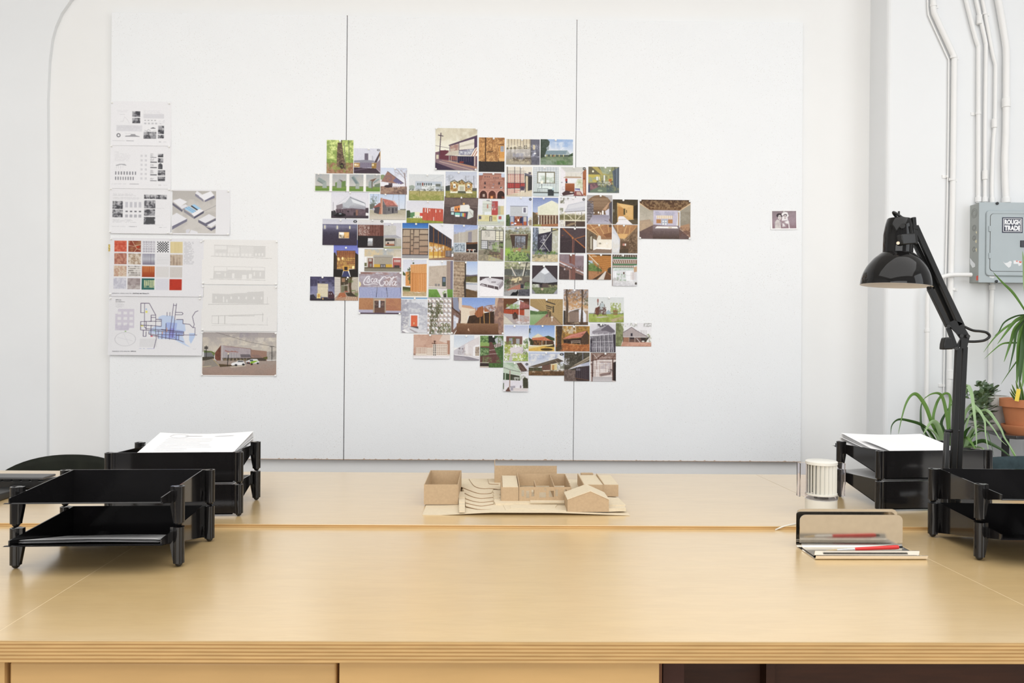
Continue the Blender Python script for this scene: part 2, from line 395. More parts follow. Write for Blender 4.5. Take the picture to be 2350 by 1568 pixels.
def tray(label, loc, rz):
    if not _tray0:
        t = thing('letter_tray', label, 'letter tray', loc, rz, 'black stacking letter trays'); _tray0.append(t)
        obj('tray_shell', tray_shell(), blk, t, world=False, smooth=35)
        for sx in (-1, 1):
            for s in (-1, 1): obj('leg', tray_leg(sx, s), blk, t, world=False, smooth=40)
        return t
    t = copy_tree(_tray0[0]); t['label'] = label
    t.location = loc; t.rotation_euler = (0, 0, rz); t.matrix_basis = Matrix.Translation(Vector(loc)) @ Matrix.Rotation(rz, 4, 'Z')
    return t
def fit(pa, la, pb, lb, z):
    """place a stack from two foot pixels; la, lb are the feet's local offsets"""
    A, B = on_z(*pa, z), on_z(*pb, z); la, lb = Vector(la), Vector(lb)
    d, e = (B - A), (lb - la)
    rz = math.atan2(d.y, d.x) - math.atan2(e.y, e.x)
    mid = (A + B) / 2; lm = Matrix.Rotation(rz, 3, 'Z') @ Vector(((la.x + lb.x) / 2, (la.y + lb.y) / 2, 0))
    return Vector((mid.x - lm.x, mid.y - lm.y, z)), rz
up1 = Vector((0, 0, TIER + .0003))
FLp, FLr = fit((33, 1304), (-LX, -LY_), (411, 1301), (LX, -LY_), TZ)
FLr += .012
tray('lower black letter tray of the near left stack, holding a few papers', FLp, FLr)
tray('upper black letter tray of the near left stack, empty and open to the front', FLp + up1, FLr)
BLp, BLr = fit((548, 1184), (-LX, LY_), (588, 1148), (-LX, -LY_), RZ)
tray('lower black letter tray of the far left stack', BLp, BLr)
tray('upper black letter tray of the far left stack, heaped with printed papers', BLp + up1, BLr)
BRp, BRr = fit((2012, 1172), (LX, LY_), (1932, 1142), (LX, -LY_), RZ)
tray('lower black letter tray of the far right stack, behind the pen holder', BRp, BRr)
tray('upper black letter tray of the far right stack, heaped with blank white papers', BRp + up1, BRr)
FRp, FRr = fit((2138, 1231), (-LX, LY_), (2250, 1287), (-LX, -LY_), TZ)
tray('lower black letter tray of the near right stack, cut by the frame', FRp, FRr)
tray('upper black letter tray of the near right stack, beside the lamp arm', FRp + up1, FRr)
def T(p, rz): return Matrix.Translation(Vector(p)) @ Matrix.Rotation(rz, 4, 'Z')
def paper_stack(label, xf, x0, x1, y0, y1, zfun, n, dz, jit, seed, group='papers in the letter trays', skew=0):
    """n curved sheets with slightly different edges, one thing"""
    rnd = random.Random(seed); mb = MB()
    for k in range(n):
        ax, ay, bx, by = [rnd.uniform(-jit, jit) for _ in range(4)]
        sk = skew * k / n
        rows = []
        for i in range(9):
            v = i / 8; row = []
            for j in range(7):
                u = j / 6
                x = x0 + ax + (x1 + bx - x0 - ax) * u; y = y0 + ay + (y1 + by - y0 - ay) * v
                row.append(xf @ Vector((x + sk * (v - .5), y - sk * (u - .5), zfun(u, v) + k * dz + rnd.uniform(0, .0001))))
            rows.append(row)
        mb.sheet(rows)
    c = xf @ Vector(((x0 + x1) / 2, (y0 + y1) / 2, 0))
    o = obj('paper_stack', mb, paper_m, None, smooth=180)
    return tag(o, label, 'papers', group)
fl = lambda y: .0085 + (.112 - y) / .277 * .0555 + .0018
# low stack in the lower near-left tray
lo = T(FLp, FLr)
paper_stack('thin stack of papers in the lower near left tray', lo, -.136, .142, -.156, .05, lambda u, v: fl(-.158 + .208 * v) + .0012 + .002 * math.sin(3 * u) ** 2, 6, .0013, .006, 3)
def on_local(xf, px, py, yl):
    n = xf.to_3x3() @ Vector((0, 1, 0)); p0 = xf @ Vector((0, yl, 0)); d = ray(px, py); return CAM + d * ((p0 - CAM).dot(n) / d.dot(n))
# heap on the far-left stack (the tray's open side faces the wall)
bl = T(BLp + up1, BLr)
def zBL(u, v): # v: 0 near tall wall ... 1 open side
    return .052 + .026 * v + .012 * (2 * u - 1) ** 2 * v
P4 = [bl.inverted() @ on_local(bl, x, y, yl) for x, y, yl in ((308, 1045, .098), (528, 1046.5, .098), (368, 993, -.19), (582, 990, -.19))]
def heap(label, xf, corners, n, spread, seed, sag, bias=0):
    """sheets whose top face spans four measured corners (near-left, near-right, far-left, far-right)"""
    rnd = random.Random(seed); mb = MB(); nl, nr, fl_, fr = corners
    for k in range(n):
        t = k / max(1, n - 1); dzk = -(1 - t) * .0026 * n
        bx = bias * (1 - t) * rnd.uniform(.5, 1.2)
        ox, oy = rnd.uniform(-spread, spread) + spread * (1 - t) * 2 + bx, rnd.uniform(-spread, spread)
        rows = []
        for i in range(9):
            v = i / 8; row = []
            for j in range(9):
                u = j / 8
                p = nl.lerp(nr, u).lerp(fl_.lerp(fr, u), v)
                z = p.z + dzk * (.35 + .65 * v) - sag * math.sin(math.pi * u) * v + rnd.uniform(0, .0001)
                row.append(xf @ Vector((p.x + (ox - bx * (1 - v)) * (1 if k < n - 1 else 0), p.y + oy * (1 if k < n - 1 else 0), z)))
            rows.append(row)
        mb.sheet(rows)
    o = obj('paper_stack', mb, paper_m, None, smooth=180)
    return tag(o, label, 'papers', 'papers in the letter trays')
heap('heap of printed white papers curling out of the far left tray', bl, P4, 11, .003, 5, .006, -.011)
# faint print on the top sheet of that heap
mb = MB()
rnd = random.Random(2)
def onheap(u, v):
    nl, nr, f1, f2 = P4; p = nl.lerp(nr, u).lerp(f1.lerp(f2, u), v); p = p.copy(); p.z += -.006 * math.sin(math.pi * u) * v + .0009; return bl @ p
def strip(u0, v0, u1, v1, w):
    mb.sheet([[onheap(u0, v0), onheap(u1, v1)], [onheap(u0, v0 + w), onheap(u1, v1 + w)]])
for k in range(11):
    v = .08 + k * .065; L = rnd.uniform(.3, .62); strip(.14, v, .14 + L, v, .008)
strip(.30, .86, .48, .86, .02); strip(.62, .84, .82, .84, .02)
for k in range(16):
    a, b_ = 2 * math.pi * k / 16, 2 * math.pi * (k + 1) / 16
    q = lambda a, r: onheap(.24 + .1 * r * math.cos(a), .86 + .09 * r * math.sin(a))
    mb.sheet([[q(a, 1), q(b_, 1)], [q(a, .9), q(b_, .9)]])
hp = [o for o in C.objects if o.get('label', '').startswith('heap of printed')][0]
obj('print', mb, mat('grey_ink', (.76, .76, .77), rough=.8, var=.02), hp)
br = T(BRp + up1, BRr)
P5 = [br.inverted() @ on_local(br, x, y, yl) for x, y, yl in ((2034, 1048, .096), (2246, 1050, .096), (1930, 994, -.18), (2113, 996, -.18))]
heap('heap of blank white papers in the far right tray', br, P5, 8, .0035, 9, .004)
# one sheet slipped askew on top and one curled beside it
rows = []
A, B_, Cc, D = [on_local(br, x, y, yl) for x, y, yl in ((2058, 1043.5, .095), (2230, 1045.5, .095), (1976, 1010, -.07), (2122, 1003, -.12))]
rows = [[A.lerp(B_, j / 6).lerp(Cc.lerp(D, j / 6), i / 6) + Vector((0, 0, .0012 + .002 * math.sin(math.pi * i / 6))) for j in range(7)] for i in range(7)]
tag(obj('paper_sheet', MB().sheet(rows), paper_m, None, smooth=180), 'single white sheet lying askew on the far right paper heap', 'paper')
rows = []
for i in range(7):
    v = i / 6; l, r_ = on_local(br, 2178, 1043 - 14 * v, .088 - .05 * v), on_local(br, 2262 - 12 * v, 1046 - 5 * v, .088 - .03 * v)
    rows.append([l.lerp(r_, j / 6) - Vector((0, 0, .003 * math.sin(math.pi * j / 6) * v)) for j in range(7)])
tag(obj('paper_sheet', MB().sheet(rows), paper_m, None, smooth=180), 'lifted corner of white paper right of the lamp arm in the far right tray', 'paper')
b0 = T(BRp, BRr)
paper_stack('white papers filling the lower far right tray', b0, -.144, .144, -.156, .095, lambda u, v: .072 + .004 * math.sin(4 * u), 5, .0016, .003, 12)
# ------------------------------------------------------------------ flat black slotted box on a stand, behind the near left trays
t = thing('equipment_box', 'flat black box with a slotted front edge on a low stand at left', 'box', on_z(20, 1150, RZ))
Yl = 2.50
a, b_ = on_y(-190, 1104, Yl), on_y(98, 1104, Yl)
zl = a.z
obj('lid', MB().box(a.x, b_.x, Yl + .002, Yl + .075, zl + .004, zl + .011), mat('box_lid', (.055, .055, .057), rough=.35, spec=.5, var=.1, scale=10), t, bevel=.002)
obj('box_body', MB().box(a.x, b_.x, Yl, Yl + .08, zl - .022, zl + .0005), blk_m, t, bevel=.002)
mb = MB()
for k in range(9): mb.box(b_.x - .035 - k * .028, b_.x - .014 - k * .028, Yl - .0015, Yl + .01, zl + .0008, zl + .0038)
obj('edge_slots', mb, mat('slot_dark', (.002, .002, .002), rough=.9, var=.1), t)
st = thing('equipment_stand', 'low black stand carrying the flat black slotted box', 'stand', on_z(20, 1180, RZ))
mb = MB()
mb.box(a.x, b_.x - .004, Yl + .032, Yl + .042, zl - .033, zl - .0228)
obj('crossbar', mb, blk_m, st)
for px in (-150, 8):
    q = on_y(px, 1160, 2.44)
    obj('arm', MB().box(q.x - .006, q.x + .006, Yl - .03, Yl + .03, RZ + .0008, RZ + .009).box(q.x - .006, q.x + .006, Yl + .018, Yl + .03, RZ + .009, zl - .0235), blk_m, st)
    obj('foot', MB().box(q.x - .03, q.x + .03, Yl - .20, Yl - .02, RZ + .0006, RZ + .022), blk_m, st, bevel=.004)
# ------------------------------------------------------------------ cardboard architectural model
card = mat('chipboard', (.50, .365, .23), rough=.85, spec=.15, var=.05, scale=160)
card_t = mat('chipboard_top_lit', (.70, .60, .44), rough=.85, spec=.15, var=.035, scale=120)  # same chipboard as card; sheen on upward faces painted into the colour
card_d = mat('chipboard_cut_edge', (.36, .22, .12), rough=.9, var=.1, scale=90)
ZB = RZ + .0094
am = thing('architectural_model', 'brown cardboard architectural model of low buildings on a terraced site', 'architectural model', on_z(1205, 1150, RZ))
fl_, fr_ = on_z(969, 1182, RZ + .002), on_z(1445, 1181.5, RZ + .002)
yb = on_z(1060, 1098, ZB).y; yf = (fl_.y + fr_.y) / 2
rows_t, rows_b = [], []
for j in range(25):
    u = j / 24; x = fl_.x + (fr_.x - fl_.x) * u
    lift = .0072 * min(1, max(0, (u - .10) / .22)) * min(1, max(0, (1.0 - u) / .35)) if 0 < u < 1 else 0
    rows_t.append((x, RZ + .002 + lift))
mb = MB()
top = [[Vector((x, y, z if y == yf else min(z + .001, ZB - .0016))) for x, z in rows_t] for y in (yf, yb)]
mb.sheet(top)
bot = [[p - Vector((0, 0, .0018)) for p in r] for r in top]
mb.sheet(bot)
nn = len(top[0])
mb.sheet([top[0], bot[0]]); mb.sheet([top[1], bot[1]]); mb.sheet([[top[0][0], top[1][0]], [bot[0][0], bot[1][0]]]); mb.sheet([[top[0][-1], top[1][-1]], [bot[0][-1], bot[1][-1]]])
obj('base_board', mb, card_t, am)
def Zp(px, py, z): return on_z(px, py, z)
def z9(x, y): return (900 + x / 6.714, 1030 + y / 6.714)      # measured in two close-ups of the model
def z12(x, y): return (1200 + x / 8.393, 1040 + y / 8.393)
def slab(name, pxs, z0, z1, m=card_t, edge=True):
    P = [Zp(x, y, z1) for x, y in pxs]
    o = obj(name, MB().prism([Vector((p.x, p.y, z0)) for p in P], (0, 0, z1 - z0)), m, am)
    return o
back = 462
curves = [
 [(1135, 885), (1230, 910), (1330, 930), (1450, 935), (1560, 925), (1640, 912)],
 [(1130, 830), (1230, 855), (1330, 875), (1400, 877), (1560, 850)],
 [(1130, 765), (1230, 800), (1340, 820), (1440, 818), (1570, 800)],
 [(1115, 680), (1220, 730), (1340, 760), (1440, 758), (1555, 745)],
 [(1025, 570), (1120, 610), (1310, 680), (1440, 690), (1530, 680)],
 [(1185, 465), (1270, 575), (1400, 612), (1500, 608), (1625, 620)],
 [(1475, 465), (1490, 525), (1510, 540), (1640, 545)]]
LT = .0019
for k, c in enumerate(curves):
    sm = smooth_path([Vector((x, y, 0)) for x, y in c], 4)
    px = [z9(p.x, p.y) for p in sm]
    xr_ = 2200 if k >= 5 else c[-1][0]
    px += [z9(xr_, c[-1][1] if k < 5 else 600), z9(xr_ if k >= 5 else 1640, back)]
    if k not in (5, 6): px += [z9(1030, back)]
    z0 = ZB - .002 + k * LT
    slab('terrain_layer', px, z0, z0 + LT)
    # burnt cut edge of each layer
    e = MB()
    P = [Zp(*z9(p.x, p.y), z0 + LT) for p in sm]
    for i in range(len(P) - 1): e.bar(P[i] + Vector((0, -.0004, -.0008)), P[i + 1] + Vector((0, -.0004, -.0008)), .0011, .0015)
    obj('cut_edge', e, card_d, am)
# right-hand ground slabs
slab('terrain_layer', [z12(-330, 1095), z12(835, 1112), z12(835, 1075), z12(640, 1075), z12(620, 1045), z12(660, 1000), z12(590, 960), z12(620, 945), z12(-100, 940), z12(-400, 960)], ZB - .002, ZB + .0008)
slab('terrain_layer', [z12(-240, 1062), z12(420, 1085), z12(360, 1040), z12(200, 1000), z12(-60, 985), z12(-240, 1000)], ZB + .0008, ZB + .0022)
ZH = ZB + .006
slab('hall_platform', [z9(1590, 838), z9(3000, 822), z9(3000, 560), z9(1960, 560), z9(1530, 640)], ZB - .002, ZH)
slab('porch_step', [z12(140, 945), z12(800, 945), z12(800, 905), z12(140, 905)], ZH, ZH + .0025)
slab('right_ground', [z12(1600, 1072), z12(1985, 1060), z12(1840, 860), z12(1500, 840), z12(1040, 560), z12(850, 560), z12(850, 820), z12(1000, 1072)], ZB - .002, ZB + .007)
slab('right_ground', [z12(1590, 1003), z12(1980, 1000), z12(1840, 860), z12(1400, 840)], ZB + .007, ZB + .010)
for i in range(5):   # steps at the side of the left box
    ya, yb2 = [(660, 745), (745, 820), (820, 873), (873, 920), (920, 958)][i]
    slab('step', [z9(1032 if ya > 800 else 1026, yb2), z9(1122, yb2), z9(1118 - (5 if ya < 700 else 0), ya), z9(1026, ya)], ZB - .002, ZB + .012 - i * .0022)
for i in range(4):
    ya, yb2 = [(645, 690), (690, 742), (742, 785), (785, 820)][i]
    slab('step', [z9(1575, yb2), z9(1670, yb2), z9(1640, ya), z9(1545 + i * 6, ya)], ZB, ZB + .0115 - i * .0016)
def wallseg(mb, a, b_, z0, z1, th=.0022, side=1):
    a, b_ = Vector((a.x, a.y, 0)), Vector((b_.x, b_.y, 0)); d = (b_ - a).normalized(); n = Vector((-d.y, d.x, 0)) * th * side
    mb.prism([a + Vector((0, 0, z0)), b_ + Vector((0, 0, z0)), b_ + n + Vector((0, 0, z0)), a + n + Vector((0, 0, z0))], (0, 0, z1 - z0)); return mb
# left open box
A0, A1 = Zp(*z9(488, 838), ZB), Zp(*z9(1018, 838), ZB)
hA = on_y(*z9(488, 553), A0.y).z - ZB
bx0, bx1 = on_y(*z9(517, 333), A0.y + .24), on_y(*z9(1000, 333), A0.y + .24)
obj('box_wall', wallseg(MB(), A0, A1, ZB - .004, ZB + hA), card, am)
obj('box_wall', wallseg(MB(), Vector((A0.x, A0.y + .2385, 0)), Vector((A1.x, A0.y + .2385, 0)), ZB - .004, bx0.z), card, am)
sd = [(A0.x, A0.y, ZB - .004), (A0.x, A0.y + .24, ZB - .004), (A0.x, A0.y + .24, bx0.z), (A0.x, A0.y, ZB + hA)]
obj('box_wall', MB().prism(sd, (.0022, 0, 0)), card, am)
obj('box_wall', MB().prism([(A1.x - .0022, y, z) for _, y, z in sd], (.0022, 0, 0)), card, am)
# long rear wall with a return
r0, r1 = Zp(*z9(1575, 520), ZB + .012), Zp(*z12(652, 520), ZB + .012)
hy = r0.y; hR = on_y(*z9(1600, 262), hy).z
r1 = on_y(*z12(654, 300), hy)
obj('rear_wall', wallseg(MB(), Vector((r0.x + .0023, hy, 0)), Vector((r1.x, hy, 0)), ZB, hR), card, am)
obj('rear_wall', MB().prism([(r0.x, hy, ZB), (r0.x, hy + .10, ZB), (r0.x, hy + .10, hR + .004), (r0.x, hy, hR)], (.0022, 0, 0)), card, am)
# hall: solid left bay with a sloping roof, then an open room with partitions
H0 = Zp(*z9(1690, 805), ZH); yh = H0.y
def hx(px): return on_y(px, 1120, yh).x
def hz(px, py): return on_y(px, py, yh).z
xa, xb, xc, xd = H0.x, hx(z9(1952, 0)[0]), hx(z12(604, 0)[0]), hx(z12(935, 0)[0])
zt = hz(*z9(1690, 590)); ybk = on_z(*z9(1890, 395), zt).y
ybk = yh + .20
obj('hall_bay', MB().prism([(xa, yh, ZH), (xb - .001, yh, ZH), (xb - .001, yh, zt - .001), (xa, yh, zt - .001)], (0, .19, 0)), card, am)
obj('roof_panel', MB().box(xa + .002, xb - .002, yh + .0005, yh + .188, zt - .001, zt + .0008), card_t, am)
def serrated(x, z0, zhi, n=7, th=.0022):
    mb = MB(); pts = [(x, yh - .001, z0), (x, yh + .20, z0), (x, yh + .20, zhi + .004)]
    for i in range(n):
        y1 = yh + .20 - .20 * (i + .55) / n; y2 = yh + .20 - .20 * (i + 1) / n
        z = zhi + .004 * (1 - (i + .5) / n)
        pts += [(x, y1, z + .0016), (x, y1, z - .0004)] if i < n - 1 else []
    pts += [(x, yh - .001, zhi)]
    return mb.prism(pts, (th, 0, 0))
obj('side_wall', serrated(xa - .0022, ZH - .002, zt + .001), card, am)
obj('partition', serrated(xb, ZH, zt + .005, 2), card, am)
obj('partition', serrated(xc, ZH, zt), card, am)
obj('side_wall', serrated(xd - .0022, ZH - .002, zt), card, am)
xm = hx(z12(250, 0)[0])
obj('partition', MB().box(xm, xm + .0022, yh + .004, yh + .12, ZH, zt - .001), card, am)
obj('hall_rear_wall', MB().box(xb + .002, xd - .002, yh + .198, yh + .2002, ZH + .008, zt + .005), card, am)
obj('hall_floor', MB().box(xb + .0022, xd - .0022, yh + .003, yh + .197, ZH, ZH + .0016), card_t, am)
# front wall with its window openings cut out
wins = [(120, 145, 400, 460), (165, 195, 405, 475), (216, 243, 397, 460), (292, 356, 420, 471), (338, 359, 378, 388), (338, 359, 393, 403), (383, 431, 405, 466), (446, 471, 393, 458), (530, 554, 393, 450)]
wins = [(hx(930 + (1000 + a - 0) / 4.196) if True else 0, hx(930 + (1000 + b) / 4.196), hz(1200, 1030 + d / 4.196), hz(1200, 1030 + c / 4.196)) for a, b, c, d in wins]
xs = sorted({xb + .0022, xd - .0022} | {v for w in wins for v in w[:2]}); zs = sorted({ZH, zt} | {v for w in wins for v in w[2:]})
mb = MB()
for i in range(len(xs) - 1):
    for j in range(len(zs) - 1):
        mx_, mz = (xs[i] + xs[i + 1]) / 2, (zs[j] + zs[j + 1]) / 2
        if not any(w[0] < mx_ < w[1] and w[2] < mz < w[3] for w in wins): mb.box(xs[i], xs[i + 1], yh, yh + .0022, zs[j], zs[j + 1])
obj('front_wall', mb, card, am)
# right block: two bays under flat roofs in the top-lit tone
ZR = ZB + .006
R0 = Zp(*z12(1168, 800), ZR); yr = R0.y
def rx(px): return on_y(px, 1120, yr).x
def rz_(py): return on_y(1400, py, yr).z
ra, rb, rc = rx(z12(1166, 0)[0]), rx(z12(1553, 0)[0]), rx(z12(1840, 0)[0])
zrt = rz_(1040 + 612 / 8.393); dep = .165
obj('right_bay', MB().prism([(ra, yr, ZB), (rb, yr, ZB), (rb, yr, zrt), (ra, yr, zrt)], (0, dep, 0)), card, am)
obj('roof_panel', MB().box(ra + .0022, rb - .0022, yr + .0005, yr + dep, zrt, zrt + .001), card_t, am)
obj('right_bay', MB().prism([(rb + .001, yr, ZB), (rc, yr, ZB), (rc, yr, zrt), (rb + .001, yr, zrt)], (0, dep, 0)), card, am)
obj('roof_panel', MB().box(rb + .0025, rc, yr + .0005, yr + dep, zrt, zrt + .001), card_t, am)
for x in (ra - .001, rb - .001):
    obj('parapet', MB().prism([(x, yr - .001, ZB), (x, yr + dep, ZB), (x, yr + dep, zrt + .006), (x, yr - .001, zrt + .003)], (.0022, 0, 0)), card, am)
c0, c1 = rx(z12(1110, 0)[0]), rx(z12(1340, 0)[0])
obj('roof_upstand', MB().box(c0 * 1.08, c1 * 1.08, yr + dep + .01, yr + dep + .03, ZB, zrt + .004), card, am)
# gabled house
G0, G1 = Zp(*z12(860, 1130), ZB - .002), Zp(*z12(1655, 1140), ZB - .002)
yg = (G0.y + G1.y) / 2; gx0, gx1 = on_y(*z12(860, 1100), yg).x, on_y(*z12(1655, 1100), yg).x
ez = on_y(*z12(860, 900), yg).z; gz = on_y(*z12(1300, 740), yg).z; gxm = on_y(*z12(1300, 740), yg).x
gd = .10
obj('gable_house', MB().prism([(gx0, yg, ZB - .002), (gx1, yg, ZB - .002), (gx1, yg, ez), (gxm, yg, gz), (gx0, yg, ez)], (0, gd, 0)), card, am)
for (xa_, za_), (xb_, zb_) in (((gx0 - .001, ez), (gxm, gz)), ((gx1 + .001, ez), (gxm, gz))):
    obj('roof_panel', MB().prism([(xa_, yg - .001, za_), (xb_, yg - .001, zb_), (xb_, yg - .001, zb_ + .0022), (xa_, yg - .001, za_ + .0018)], (0, gd + .002, 0)), card_t, am)
# ------------------------------------------------------------------ white desk fan
wht = mat('cream_plastic', (.78, .765, .70), rough=.4, spec=.4, var=.01, scale=10)
clr = mat('clear_plastic', (.96, .94, .98), rough=.02, trans=1, var=.005)
nodes_of(clr)[1].inputs['IOR'].default_value = 1.28
fy = on_z(1884, 1183, RZ); fc = Vector((fy.x, fy.y, RZ))
fn = thing('desk_fan', 'small cream cylindrical desk fan with clear plastic wings', 'fan', fc)
R = .0428
def fz(py): return on_y(1880, py, fc.y - R * .5).z
z1, z2, z3, z4 = fz(1147), fz(1140), fz(1066), on_y(1880, 1057.5, fc.y).z
obj('base', MB().lathe([(R, RZ), (R, z1 - .002), (R - .002, z1), (.0, z1)], (fc.x, fc.y, 0), 48), wht, fn, smooth=40)
obj('clear_collar', MB().lathe([(R + .0015, z1 + .0004), (R + .0015, z2 + .002), (R - .002, z2 + .002), (R - .002, z1 + .0004)], (fc.x, fc.y, 0), 48, ring=True), clr, fn, smooth=40)
obj('grille_ring', MB().lathe([(R - .012, z2 + .0025), (R, z2 + .0025), (R, z2 + .007), (R - .012, z2 + .007)], (fc.x, fc.y, 0), 48, ring=True), wht, fn, smooth=40)
obj('top_cap', MB().lathe([(R, z3 - .002), (R, z4 - .0015), (R - .002, z4), (0, z4)], (fc.x, fc.y, 0), 48), wht, fn, smooth=40)
obj('core', MB().lathe([(R * .45, z1 + .001), (R * .45, z3)], (fc.x, fc.y, 0), 24), mat('fan_core', (.20, .20, .19), rough=.6, var=.1), fn)
for k in range(22):
    a = 2 * math.pi * (k + .3) / 22; c = Vector((fc.x + (R - .006) * math.cos(a), fc.y + (R - .006) * math.sin(a), 0))
    dr = Vector((math.cos(a + .95), math.sin(a + .95), 0))
    obj('louvre', MB().bar(c + Vector((0, 0, z2 + .006)), c + Vector((0, 0, z3 - .001)), .0118, .0016, up=dr.cross(Z3)), wht, fn)
for s, xo in ((-1, 1829), (1, 1933)):
    e = on_y(xo, 1090, fc.y).x
    xi = fc.x + s * (R - .004)
    zt_, zb_ = z3 + .002, z2 - .001
    a_, b2 = sorted((xi, e))
    mbw = MB().box(a_, b2, fc.y - .0012, fc.y + .0012, zb_, zt_)
    mbw.box(*sorted((e, e - s * .0025)), fc.y - .02, fc.y + .0012, zb_, zt_)
    obj('clear_wing', mbw, clr, fn, bevel=.0006)
cp = [Vector((fc.x - .02, fc.y + .045, RZ + .004)), on_z(1838, 1199, RZ + .003), on_z(1822, 1204, RZ + .002), Vector((on_z(1800, 1208, TZ).x, gap_y - .0, RZ + .003)), on_z(1786, 1214, TZ + .002)]
cp = [on_z(1850, 1196, RZ + .002), on_z(1832, 1201, RZ + .002), on_z(1815, 1204.5, RZ + .0022), on_z(1800, 1208, TZ + .009), on_z(1788, 1212.5, TZ + .0045), on_z(1780, 1216, TZ + .0022), on_z(1772, 1222, TZ + .0022)]
tag(obj('power_cord', MB().tube(smooth_path(cp[:6], 5), .0018, 8), wht, None, smooth=60), 'thin white power cord crossing the gap between the tables behind the pen holder', 'cord')
# ------------------------------------------------------------------ stainless pen and letter holder
stl = mat('brushed_steel', (.80, .76, .70), rough=.13, metal=1, var=.03, scale=60, stretch=(1, 20, 1))
O0 = on_z(1832, 1258, TZ); O1 = on_z(1871, 1286, TZ)
oy1 = O1.y; oyb = O0.y + .012; ox0 = (O0.x + O1.x) / 2; ox1 = on_z(2124, 1284, TZ).x
ph = thing('pen_holder', 'polished steel letter and pen holder on the near table', 'pen holder', ((ox0 + ox1) / 2, (oy1 + oyb) / 2, TZ))
def rpanel(y, x0, x1, z0, z1, r=.014, th=.0016):
    pts = [(x0, y, z0), (x1, y, z0)] + [(x1 - r + r * math.sin(a), y, z1 - r + r * math.cos(a)) for a in [math.pi / 2 * (1 - k / 6) for k in range(7)]] + [(x0 + r - r * math.sin(a), y, z1 - r + r * math.cos(a)) for a in [math.pi / 2 * k / 6 for k in range(7)]]
    return MB().prism(pts, (0, th, 0))
def swept(prof, x0, x1, th=.0014):
    rows = [[Vector((x0, y, z)), Vector((x1, y, z))] for y, z in prof]
    mb = MB(); mb.sheet(rows)
    n = len(prof); off = []
    for i in range(n):
        a = Vector(prof[max(i - 1, 0)]); b_ = Vector(prof[min(i + 1, n - 1)]); d = (b_ - a).normalized(); off.append((prof[i][0] - d.y * th, prof[i][1] + d.x * th))
    mb.sheet([[Vector((x0, y, z)), Vector((x1, y, z))] for y, z in off])
    for x in (x0, x1): mb.sheet([[Vector((x, y, z)) for y, z in prof], [Vector((x, y, z)) for y, z in off]])
    for i in (0, n - 1): mb.sheet([[Vector((x0, *prof[i])), Vector((x1, *prof[i]))], [Vector((x0, *off[i])), Vector((x1, *off[i]))]])
    return mb
ztop = on_y(1950, 1168.5, oyb).z
arc = lambda cy, cz, r, a0, a1, n=6: [(cy + r * math.cos(math.radians(a0 + (a1 - a0) * k / n)), cz + r * math.sin(math.radians(a0 + (a1 - a0) * k / n))) for k in range(n + 1)]
obj('rear_plate', rpanel(oyb, ox0, ox1 - .01, TZ + .006, ztop), stl, ph)
prof = [(oy1 - .003, TZ + .0105)] + arc(oy1 + .006, TZ + .0068, .0065, 200, 270) + arc(oyb - .006, TZ + .0068, .0065, 270, 360)
obj('outer_tray', swept(prof, ox0, ox1), stl, ph, smooth=50)
yi = oyb - .018; zi = on_y(1950, 1182, yi).z
obj('front_plate', rpanel(yi, ox0 + .002, ox1 - .006, TZ + .014, zi), stl, ph)
yl2 = oy1 + .022
prof = [(yl2 - .004, TZ + .0165)] + arc(yl2 + .006, TZ + .0095, .007, 190, 270) + arc(yi - .010, TZ + .0125, .010, 270, 360)
obj('inner_tray', swept(prof, ox0 + .006, ox1 - .008), mat('darker_steel', (.56, .53, .48), rough=.22, metal=1, var=.03, scale=60, stretch=(1, 20, 1)), ph, smooth=50)
mb = MB(); mb.box(ox0 + .03, ox1 - .03, oy1 + .012, oy1 + .017, TZ + .0017, TZ + .0024)
obj('gap_shade_strip', mb, blk_m, ph)  # black strip standing in for the shade between the two lips
for c, y, zz in ((0, 0, 0),):
    pa = Vector((on_y(1893, 1262, yl2 + .018).x, yl2 + .012, TZ + .0130)); pb = Vector((on_y(2068, 1256, yl2 + .03).x, yl2 + .022, TZ + .0190))
    pen = thing('mechanical_pencil', 'red mechanical pencil with silver grip lying in the steel pen holder', 'pencil', pa)
    d = (pb - pa); q = lambda t: pa + d * t
    obj('barrel', MB().tube([q(.37), q(.40), q(.90), q(.94)], [.0031, .0040, .0052, .0046], 12), mat('red_plastic', (.62, .03, .025), rough=.3, spec=.5, var=.05), pen, smooth=40)
    obj('grip', MB().tube([q(.14), q(.18), q(.37)], [.0024, .0030, .0032], 12), mat('knurled_metal', (.68, .67, .65), rough=.45, metal=.8, var=.15, scale=900), pen, smooth=40)
    obj('tip', MB().tube([q(0), q(.05), q(.14)], [.0004, .0010, .0022], 10), mat('brass_tip', (.55, .42, .22), rough=.3, metal=1, var=.05), pen, smooth=40)
    obj('push_button', MB().tube([q(.94), q(.99)], .0030, 10), blk_m, pen, smooth=40)
